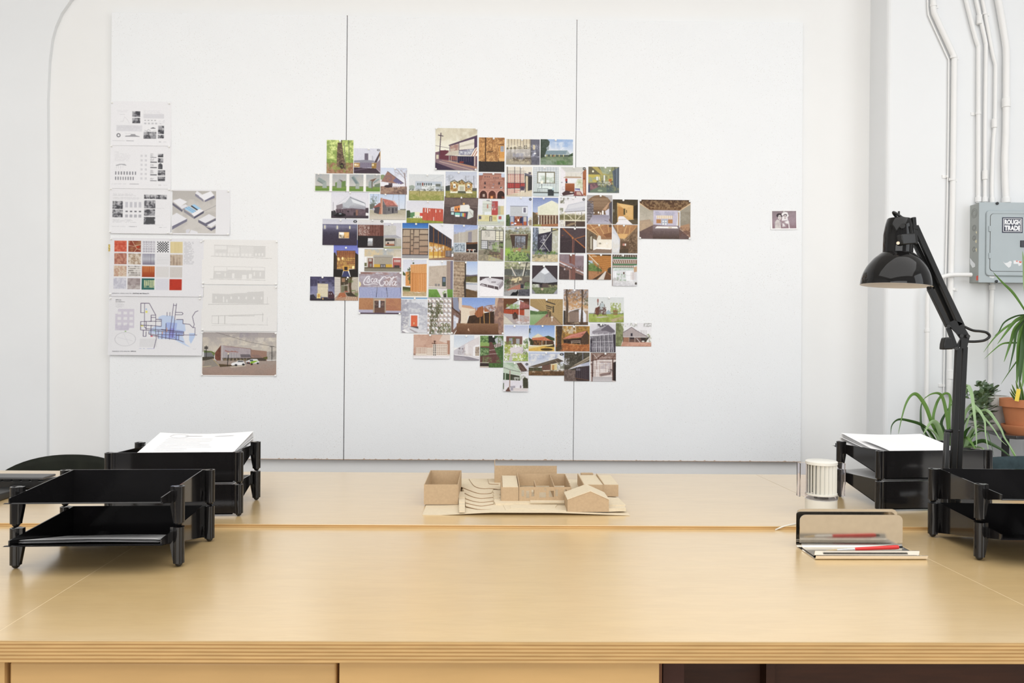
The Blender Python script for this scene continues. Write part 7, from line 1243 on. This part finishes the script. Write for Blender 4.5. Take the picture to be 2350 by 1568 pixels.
# ------------------------------------------------------------------ research sheets at the left, and the small portrait
GS = 'research sheets pinned at the left of the board'
PB = ((.02, .04), (.97, .04))
bw = lambda x0, y0, x1, y1: f'r 9a9aa0 {x0} {y0} {x1} {y1};n 3a3a40 .85 5 {x0} {y0} {x1} {y1};n dcdce0 .6 4 {x0} {y0} {x1} {y0+(y1-y0)*.5};'
def foot(x0, x1, y): return f'T b4b4ba 1 {x0} {y} {x0+(x1-x0)*.6} {y+1.8};T 50505a 1 {x0+(x1-x0)*.62} {y} {x1} {y+1.8};T 55555c 1 80 {y+1.5} 86 {y+3};T b0b0b6 1 87 {y+1.5} 95 {y+3};'
S1 = 'b ebebef;' + bw(35.6, 22.5, 48.5, 35) + bw(35.6, 37.5, 48.5, 49.5) + 'T d4d4da 3 10 20 30 26;l c4c4ca .6 15 30 23 30;l d0d0d6 .5 16 46 21 45 22.5 35 27 41 31 50;T d4d4da 5 54 20 86 30;r dcdce2 9 54 52 68;T c6c6cc 5 10 55 50 67;r d8d8de 54 28 88 38;o 77777e 13 77 2.6 3.6 .3;p 9a9aa0 24 78 32 77 34 74 40 74 42 77 48 79 48 80 24 80;T c0c0c6 1 24 72.5 36 74;q a0a0a6 4 1 .5 .6 54 41 76 44;q c4c4ca 4 1 .6 .8 54 47 78 52;n c0c0c8 .8 4 78 41 89 51;' + bw(78.3, 54, 88, 73) + bw(54.5, 68.5, 75.5, 84) + bw(78, 75, 88, 83) + 'p 6a6a70 66 60 70 58 74 60 74 61 66 61;l a0a0a6 .6 56 65 60 67 62 63 66 66;T bbb 1 70 65 76 67;' + foot(3, 40, 89)
S2 = 'b e9e9ed;T a8a8ae 1 7 17 16 18.6;T d0d0d6 7 7 20.5 36 39;p b0b0b6 9 47 16 44 24 44 27 48 25 48 18 46 10 49;v c4c4ca 4 .12 10 48 24 55;T c8c8ce 1 8 57.5 26 59;q 8a8a92 8 1 .45 .9 7 61 44 69;q 8a8a92 8 1 .45 .9 7 73 40 81;q d0d0d6 2 6 .5 .5 48 20 62 82;' + 'T 77777e 4 66 20 72 28;r 55555c 66 28 76 29;T 77777e 4 66 31.5 73 38;r 55555c 66 38.3 76.6 40.2;T 77777e 4 66 44 72 50;r 55555c 66 50.8 76.6 52.8;T 77777e 6 66 57 71.5 66;r 55555c 66 67.5 76.6 69.3;T 77777e 4 66 75 72 80;r 66666c 66 81 76.6 82.4;' + bw(78.5, 20.3, 87, 28) + bw(78.5, 30, 87, 40) + 'p 66666c 80 43 83 41 86 45 86 55 79 55 79 46;n 44444a .8 4 79 44 86 55;' + bw(78.5, 57.5, 90.4, 69.5) + bw(78.5, 72, 90.4, 82.5) + foot(3, 50, 89.5)
S3 = 'b e7e7eb;T b8b8be 3 5 14 47 19.5;T b8b8be 3 5 22 52 27;' + bw(4.6, 30, 21.3, 47) + bw(4.6, 48.5, 21.3, 65) + 'q c4c4cc 4 1 .6 .9 24 31 53 44;q 77777e 4 1 .5 .5 24 49 53 55;q b0b0b8 4 1 .65 .8 24 58 53 66;T b0b0b6 4 5 70 45 77;' + bw(56, 15.5, 65, 24.5) + bw(65.3, 15.5, 74, 24.5) + bw(74.6, 15.5, 84, 24.8) + bw(84.3, 15.6, 93, 25) + bw(56.2, 28, 74.5, 45) + bw(56.2, 47, 74, 61) + bw(56, 63.5, 74.5, 80) + 'p 4c4c50 60 64 72 64 74 78 58 78;T c4c4ca 1 75 44.5 92 46;T c4c4ca 1 75 61.5 87 63;T c4c4ca 1 75 80.5 92 82;' + foot(4, 48, 84.5)
add_print('research_sheet', 'topmost white research sheet with a column of small grey photos, leftmost stack', 'research sheet', (256, 233.5, 391.5, 334), S1, pins=PB, group=GS, layer=.2, short='topmost research sheet', curl=.002)
add_print('research_sheet', 'second white research sheet from the top with five thumbnails down its right side', 'research sheet', (254.6, 333, 391, 432.5), S2, pins=PB, group=GS, layer=.6, short='second research sheet from the top', curl=.002)
add_print('research_sheet', 'third white research sheet down with grey photos of old brick buildings', 'research sheet', (253.5, 431, 391, 536), S3, pins=PB + ((.02, .97), (.96, .98)), group=GS, layer=1.0, short='third research sheet down', curl=.007)
AX = 'G b8b4b0 c4c0bc 0 0 100 100;n d4d0cc .5 24 0 20 100 100;p e8e8ee 0 24 17 18 34 26 17 38;p 9a98a0 0 26 17 40 26 46 34 42 34 36 17 42;p 6a6878 0 28 24 46 22 50 0 34;p e0e0e8 16 37 30 32 36 36 22 43;p 9fcbee 44 34 50 31 66 42 60 45;p 9fcbee 27 42 38 36 56 48 46 53;p 2f3440 42 36 44 34 60 45 57 46;p ecebf0 44 54 62 42 72 46 50 60;p 8c8a94 27 44 44 55 50 61 50 66 26 50;p 55546a 50 61 72 47 72 52 50 66;l 6a90b4 .8 32 40 50 51;l 6a90b4 .8 36 38 54 49;p e4e4ea 0 58 10 52 34 66 0 84;p 77768a 0 84 34 66 34 72 0 92;p e2e2e8 60 68 84 54 100 62 76 76;p 6a687a 60 68 76 76 100 64 100 70 78 84 60 74;p e4e4ea 80 80 98 70 100 70 100 78 90 86;p 5e5c70 76 84 90 88 100 82 100 88 90 94;p e6e6ec 52 6 56 0 68 8 62 12;p 8a8898 52 6 62 12 70 20 72 26 52 12;p ececf2 60 12 88 0 96 10 74 22;p 77758a 74 22 96 10 97 16 74 26;p d4d4dc 32 92 38 90 42 92 38 100 32 100;p e0e0e6 44 92 58 96 60 100 40 100;l 8a8890 .8 72 48 100 34'
add_print('axonometric_print', 'aerial rendering of white block buildings with one light blue roof', 'print', (396, 436, 527, 538.5), AX, border=(1, 3, 32, 3), bcol='e6e6ea', pins=((.005, .02), (.97, .03), (.005, .98), (.97, .985)), group=GS, layer=.5, short='aerial rendering sheet', curl=.006)
brick = lambda x0, y0, x1, y1, c, d, e: f'r {c} {x0} {y0} {x1} {y1};h {d} 10 .25 {x0} {y0} {x1} {y1};n {e} .7 2.2 {x0} {y0} {x1} {y1};'
MT = 'b e2e2e7;' + brick(5.2, 4.5, 18.3, 23.5, 'c4442f', 'd86a54', 'e07a60') + 'r 9a6040 20 4.5 33.3 23.8;n b88460 .8 6 20 4.5 33.3 23.8;n 8a3426 .8 6 20 4.5 33.3 23.8;p b83a20 28 15 30.5 12.5 32 15 29.5 18;l d8c0a0 .5 24 4.5 27 13 29 18 26 24;l d8c0a0 .5 27 13 33 11;l d8c0a0 .5 20 13 26 14;l d8c0a0 .5 29 18 33 20;r dedee4 35 4.5 48.5 24.5;q 6a6478 5 5 .62 .62 35 4.5 48.5 24.5;q eeeef2 5 5 .36 .4 35 4.5 48.5 24.5;r ececf0 49.8 4.5 63.5 24.8;q 202024 5 5 .45 .45 49.8 4.5 63.5 24.8;q 202024 4 4 .5 .5 51.2 6.5 62 22.8;r e0cf9c 64.6 5.5 77.6 25;v c8b47c 12 .25 64.6 5.5 77.6 25;' + brick(5.2, 26, 18.3, 45, 'b06a58', '8a5a54', 'd09a80') + brick(20, 26.5, 33.3, 45.3, 'b8a088', '7a6450', 'e8e0d4') + 'G a4a4b4 c8ccd4 35 26.5 48.3 36;G c8ccd4 7a7488 35 36 48.3 45.5;v 6a6078 8 .2 35 26.5 48.3 45.5;r e2e2e6 49.8 27 63.5 45.8;h c0c0c4 7 .15 49.8 28 63.5 45.8;r b8a490 64.4 27.5 77.6 46.3;v 9a8474 4 .35 64.4 27.5 77.6 46.3;n d0c0ac .6 3 64.4 27.5 77.6 46.3;' + brick(4.8, 47.5, 18.3, 66, 'd8c8b4', 'c8b098', 'b88a74') + 'r d0ccc8 19.8 47.8 33.3 66.3;h 77706c 5 .45 19.8 47.8 33.3 66.3;n dcd8d4 .8 2.4 19.8 47.8 33.3 66.3;G c8743c a03c1c 34.6 48 48.1 66.6;v d88a54 9 .25 34.6 48 48.1 58;v a04420 7 .2 34.6 48 48.1 66.6;r d6d4d4 49.4 48.6 63.2 67;r cbc6c2 64.2 49 77.4 67.5;r d0d0da 4.6 68.5 18.1 87.5;n b4b4c4 .7 1.8 4.6 68.5 18.1 87.5;r a89c9c 19.5 69 33 88;n 8a7c7c .7 3 19.5 69 33 88;n d0ccc8 .5 2.5 19.5 80 33 88;r 2f6a60 34.5 69 48 88.3;n d8d8a0 .9 7 37 72 48 85;v 2a5a60 7 .25 34.5 69 48 88.3;r d4d4de 49.2 69.5 63 88.8;r c0321f 64 70 77.1 89;n a82c1e .4 3 64 70 77.1 89;T a0a0a8 20 79 5.5 90 45'
SH = (253.5, 548, 465, 680)
mt = add_print('materials_sheet', 'sheet of twenty building material swatches in a grid', 'print', SH, MT, pins=((.02, .02), (.65, .01), (.975, .05), (.015, .965), (.97, .985)), group=GS, layer=.3, short='swatch sheet', curl=.004)
MP = 'b e2e2e6;r cdc8d6 7 22 27 58;q e0dfe4 3 3 .6 .5 8 24 27 52;p e2e2e6 7 22 10 22 9 30 7 30;p e2e2e6 22 54 27 54 27 58 21 58;n b8b2c6 .4 4 7 48 22 58;e 6aa03c 18 59.5 1 .6;o c4c4ca 18 73 11 11.5 .03;l d4d4da .5 10 70 26 76;l d4d4da .5 16 63 22 82;T b8b8be 5 7 13 17 20;r d8d8dc 33.5 72 52 86;p bccdea 53 35 57 32 69 33 70 40 79 39 79 46 81 46 82 58 78 62 82 80 88 86 84 84 76 78 70 73 53 72 52 65 43 62 44 57 46 54 50 50 56 50 56 40 53 40;p 9fb2e6 61 44 73 45 72 56 80 58 79 65 75 65 75 74 60 70 56 68 56 62 60 60;p 8a8fd8 65 54 70 54 70 70 64 70;p b4c8ea 86 62 92 62 92 68 88 80 86 74;' + ''.join(f'l 554a66 .55 {c};' for c in ['34 12 43 12 50 32 50 58', '34 12 34 28 38 28 38 12', '38 28 38 52 40 55 80 60', '45 32 50 32', '45 32 45 43', '45 36 50 36', '34 43 56 42 56 51', '34 49 50 50 56 51', '34 43 34 57 80 62', '40 43 40 57', '45 49 45 67', '50 39 56 39 56 46', '50 58 51 72 49 88', '69 12 65 64', '72 12 68 70', '69 15 72 15', '71 27 78 27 79 29 78 31 71 31', '62 27 62 33', '65 27 65 33', '56 56 80 60 80 66 72 66', '45 66 75 74', '43 60 43 64 52 66', '53 58 53 71', '57 60 57 72', '61 46 61 72', '65 62 65 73', '72 62 72 73', '75 64 75 74 80 77', '79 46 79 39 72 39', '79 46 86 47 90 53 91 47 89 34 92 26 95 24', '91 52 92 53 92 65 94 65', '52 65 94 65', '37 58 37 68 40 68 40 60']) + 'r 7fb0d8 39.2 21 40.4 23;r e6e060 39 25 41 28;r e6e060 34 49.5 37 51;r e05a6a 44.8 67 47 68.6;r 60b060 48.4 57.6 49.6 58.6;r e0a070 61.6 53 62.2 60;r e0a070 56.8 60 57.6 64;r 3a3450 70 69 70.6 70;T 8a90c8 1 33.5 88.4 50 89.8;T b8b8be 1 90 88.6 94 89.8'
SM = (252, 681, 463, 815)
mp = add_print('site_map', 'white site plan sheet with streets and blue shaded blocks', 'print', SM, MP, pins=((.02, .04), (.97, .035)), group=GS, layer=.9, short='site plan sheet', curl=.012)
e1 = 'b e9e8e7;p dddcdb 16 24 16 12 84 14 84 38 16 38;r e6e5e4 17 14 33 22;r d8d7d6 18 22 32 28;q e8e7e6 10 1 .7 .8 17 30 66 37;r e4e3e2 34 18 50 29;r d6d5d4 68 15 83 38;q e9e8e7 3 1 .5 .8 69 29 82 36;l c0bfbe .5 12 37 92 41;l c4c3c2 .4 16 12 84 14.5;l c4c3c2 .4 33 12 33 36;l c8c7c6 .4 50 13 50 37;p d5d4d3 16 70 34 70 34 67 83 68 83 87 15 87;l c8c7c6 .4 16 60 83 61;l c4c3c2 .4 16 60 16 86;l c8c7c6 .4 83 61 83 87;l c0bfbe .5 11 88 84 90;r e8e7e6 40 75 43 86;r e8e7e6 53 78 59 87;r e9e8e7 62 76 66 86;r e8e7e6 30 75 31.6 82;r e8e7e6 68.5 72 70 80;r e8e7e6 76.5 72 78 81;r e9e8e7 19 74 25 76;l cccbca .5 33 62 33 70;l cccbca .5 66 62 66 70'
e2 = 'b e6e5e4;p d2d1d0 14 18 36 19 44 17 60 16 60 14 76 13 82 12 82 39 14 39;q e8e7e6 7 1 .18 .7 14 23 84 31;r e5e4e3 28 30 30 37;r e5e4e3 32.4 30 34.4 37;l bdbcbb .6 9 42 89 40;l c8c7c6 .4 87 24 87 39;l bcbbba .6 14 67 82 63;l c6c5c4 .5 14 68 14 84;l b4b3b2 .7 22.6 67 22.6 84;l b4b3b2 .7 31 67 31 84;l bcbbba .6 81 60 81 78;l c4c3c2 .5 14 84 88 86;l cccbca .4 14 88 60 87;l c8c7c6 .8 36 67 70 66;l ccc .4 87 70 87 85'
add_print('elevation_drawing', 'pale sheet with two faint street elevation drawings, upper of two', 'drawing', (465, 551, 636, 653), e1, pins=((.02, .02), (.985, .035), (.02, .975), (.98, .98)), group=GS, layer=.2, short='upper elevation sheet', curl=.003)
add_print('elevation_drawing', 'pale sheet with a faint elevation above a section drawing, lower of two', 'drawing', (464, 656, 635, 760), e2, pins=((.02, .03), (.985, .03), (.02, .975)), group=GS, layer=.5, short='lower elevation sheet', curl=.004)
SP = 'G a8a09f c4bcb2 0 0 100 46;n d2c8b8 .8 16 0 12 100 46;n 98929c .6 20 50 0 100 20;n dcd4c4 .7 10 36 4 60 30;n dcd4c6 .7 8 66 12 100 34;l 77726f .5 18 0 62 22 100 34;p a8a29c 87 45 100 42 100 66 87 66;n 7a726c .5 4 90 44 100 66;p 9c7a6a 65 40 87 43.5 87 66 65 66;p 8f7064 25 30 66 38 66 66 24 66;p a69aa0 27 31 65 39 65 60 27 60;m b4a8ac .6 8 27 31 65 39 65 56 27 52;p b8b0b0 25 30 28 30 28 74 25 74;p 7a4838 17 48 25 30 25 76 17 62;m 5a342a .5 4 17 48 25 30 25 76 17 62;l 9a6054 .8 31 42 34 46 40 45 48 46;T 9a5c50 1 30 43 49 46;T a07468 1 30 34 48 36;p aaa4a8 28 48 49 52 52 59 28 60;v 8c868c 6 .12 28 48 50 60;p 6a6268 51 51 64 51 66 58 52 58;p 8c7068 66 52 76 52 81 59 70 58;p 4c4238 27 60 86 59 86 68 28 70;q 7a6a50 6 1 .6 .6 28 60 60 69;v a89c90 8 .12 28 60 64 70;p 5a6a3a 2 42 8 44 12 44 17 48 16 56 2 54;n 9aa850 .6 4 8 44 17 52;p 77777a 2 48 12 47 16 57 2 58;p 4a4438 0 58 16 57 16 62 0 68;G a3948a 9c8478 0 66 100 100;n a88c7e .5 10 0 74 100 100;p 90887e 4 66 14 62 17 64 24 78 10 82 0 82;l c0a878 .8 14 62 24 80;p 54442f 22 74 38 76 50 78 24 81;l c8b494 .9 0 81 12 79;p c4b8a8 36 80 48 78 60 76 58 79 40 82;l 3a3532 1 5 32 5 60;l 3a3532 1.4 3 35 7 35;l 3a3532 1.4 3 38 7 38;l 34302e 1 35 52 34 78;e e0d4b0 35 50 1 2;l 3a3838 .9 94 32 94 66;l 4a4848 .6 91 33 97 32;p d8d4d0 87 64 100 63 100 65 87 66;p 5c5a2c 82 58 88 56 88 62 84 62;p ececee 38.5 74 41 71 46 69 48 65.5 55 65.5 57 71 58 74 56 76 40 77.5;p 3a3c44 47 69 49 66.5 54 66.5 56 69;e 2c2c2e 45.5 76.5 1.8 2.4;e 2c2c2e 55.5 75 1.8 2.4;p e0e0e2 59 67 66 62 74 62 77 68 76 72 60 72;p 8ab82c 65 68 70 66 76 66 68 72 65 73;p 34343a 60 69 64 69 65 74 60 73;e 2c2c2e 66.5 74 1.7 2.2;e 2c2c2e 75 72 1.5 2;r e06040 62 69 63 71;r d8502c 65 73 65.8 75.5;p 4a5a68 64 64 68 63 69 67 64 67'
add_print('street_photo_print', 'wide photo print of an old brick corner building with parked cars', 'photo print', (464, 761.5, 634, 863), SP, border=(2, 2, 1.4, 2), bcol='f0efee', pins=((.01, .03), (.985, .035), (.01, .975), (.985, .985)), group=GS, layer=.3, short='brick corner building photo', curl=.003)
PT = 'b 97828c;G 8a7a80 a08a94 0 0 100 60;G a08a94 8c7078 0 60 100 100;n a5929c .5 24 50 0 100 80;p b0a4ac 10 64 20 48 30 52 38 66 36 100 10 100;p d2ccc8 12 62 21 48 30 54 34 74 36 100 12 100;n b8a8ac .6 9 12 60 36 100;e 40343a 30 26 12 13;e 4a3c42 34 20 9 7;e e2dad8 31 36 6.8 13;p e2dad8 26 38 38 38 34 52 30 52;l 4a3a40 1.3 26 33 36 33;e 6a5258 31 44 2.4 1.4;e ece8ea 54 14 12 9;e efecee 44 20 5 7;e efecee 64 26 5 8;p e6e2e6 44 30 64 28 66 54 46 60 40 50;p ece8ea 42 32 48 34 50 60 40 56;e 40343a 55 24 7 6;e dcd2d2 54.5 34 5.6 12;l 4a3a40 1.2 51 30 59 30;e 7a5a60 54 41 2.4 1.8;p a08c94 40 56 60 54 66 70 64 96 42 96;p efecee 52 62 68 54 70 66 64 74 56 70;n cfc4c8 .6 6 50 58 70 74;p e4dfe2 42 70 48 72 56 90 42 92;p e0dadc 66 58 70 60 73 100 68 100;n 7a5c66 .5 6 36 78 66 94'
add_print('portrait_print', 'small sepia portrait print of two people in wedding dress and shirt', 'photo print', (1767.6, 482.4, 1829.5, 527.5), PT, rot=.018, border=(3.5, 2, 1.5, 2.6), bcol='f4f3f4', pins=((.5, .03),), layer=.3, short='small sepia portrait', curl=.003)
# printed titles large enough to read up close
ink = mat('title_ink', (.10, .10, .12), rough=.8, var=.02); ink2 = mat('title_ink_grey', (.42, .42, .45), rough=.8, var=.02)
def title(parent, box, runs, u, v, curl=0):
    s = PY / F; W_, H_ = (box[2] - box[0]) * s, (box[3] - box[1]) * s; x = (u - .5) * W_
    for txt, h, m in runs:
        t = text_mb(txt, h * s * 1.3, bold=.0002, align='LEFT', spacing=1.08); x0_ = min(p.x for p in t.v); w_ = max(p.x for p in t.v) - x0_
        move(t, (x - x0_, parent.data.vertices[0].co.y - .0007 - curl * max(0, (v - .35) / .65) ** 2, (.5 - v) * H_)); obj('title', t, m, parent, world=False); x += w_ + 2 * s
title(mt, SH, (('RESEARCH / URBAN ANALYSIS:', 2.3, ink2), ('EXISTING MATERIALITY', 2.5, ink)), .035, .952, .004)
title(mp, SM, (('RESEARCH / SITE ANALYSIS:', 2.3, ink2), ('SITE 5.2', 2.5, ink)), .05, .935, .012)
title(mp, SM, (('SITE 5.2', 2.6, ink),), .073, .068); title(mp, SM, (('M:COMMERCIAL', 2.1, ink2),), .073, .098)
# bits of yellow tape edge on the board's left side
tag(obj('tape_scrap', MB().box(on_y(251, 570, BOARD_Y).x - .0045, on_y(253, 570, BOARD_Y).x, BOARD_Y - .001, BOARD_Y + .01, on_y(252, 577, BOARD_Y).z, on_y(252, 561, BOARD_Y).z), mat('yellow_tape', (.55, .42, .12), rough=.6, var=.5, scale=150)), 'tiny yellow tape scrap at the left edge of the board beside the swatch sheet', 'tape')
WORLD = .52
LIGHTS = [('ceiling_bounce', (.2, -.1, 3.8), (.2, -.1, 0), 6.5, 4.2, 156, (1, .998, .99)),
          ('window_right', (4.3, -.5, 2.1), (0, 3, 1.2), 2.2, 2.6, 46, (.93, .965, 1)),
          ('front_fill', (-.9, -3.2, 1.9), (.2, 3.8, .5), 5.5, 1.4, 92, (1, .998, .99))]  # unseen fill added behind the camera to even out the wall light
# ------------------------------------------------------------------ light
w = bpy.data.worlds.new('world'); sc.world = w; w.use_nodes = True
bg = w.node_tree.nodes['Background']; bg.inputs[0].default_value = (1, .995, .985, 1); bg.inputs[1].default_value = WORLD
def area(name, loc, target, sx_, sy2, power, col):
    l = bpy.data.lights.new(name, 'AREA'); l.shape = 'RECTANGLE'; l.size = sx_; l.size_y = sy2; l.energy = power; l.color = col
    o = bpy.data.objects.new(name, l); C.objects.link(o); o.location = loc
    o.rotation_euler = (Vector(target) - Vector(loc)).to_track_quat('-Z', 'Y').to_euler(); return o
for nm, loc, tgt, a, b_, pw, col in LIGHTS: area(nm, loc, tgt, a, b_, pw, col)
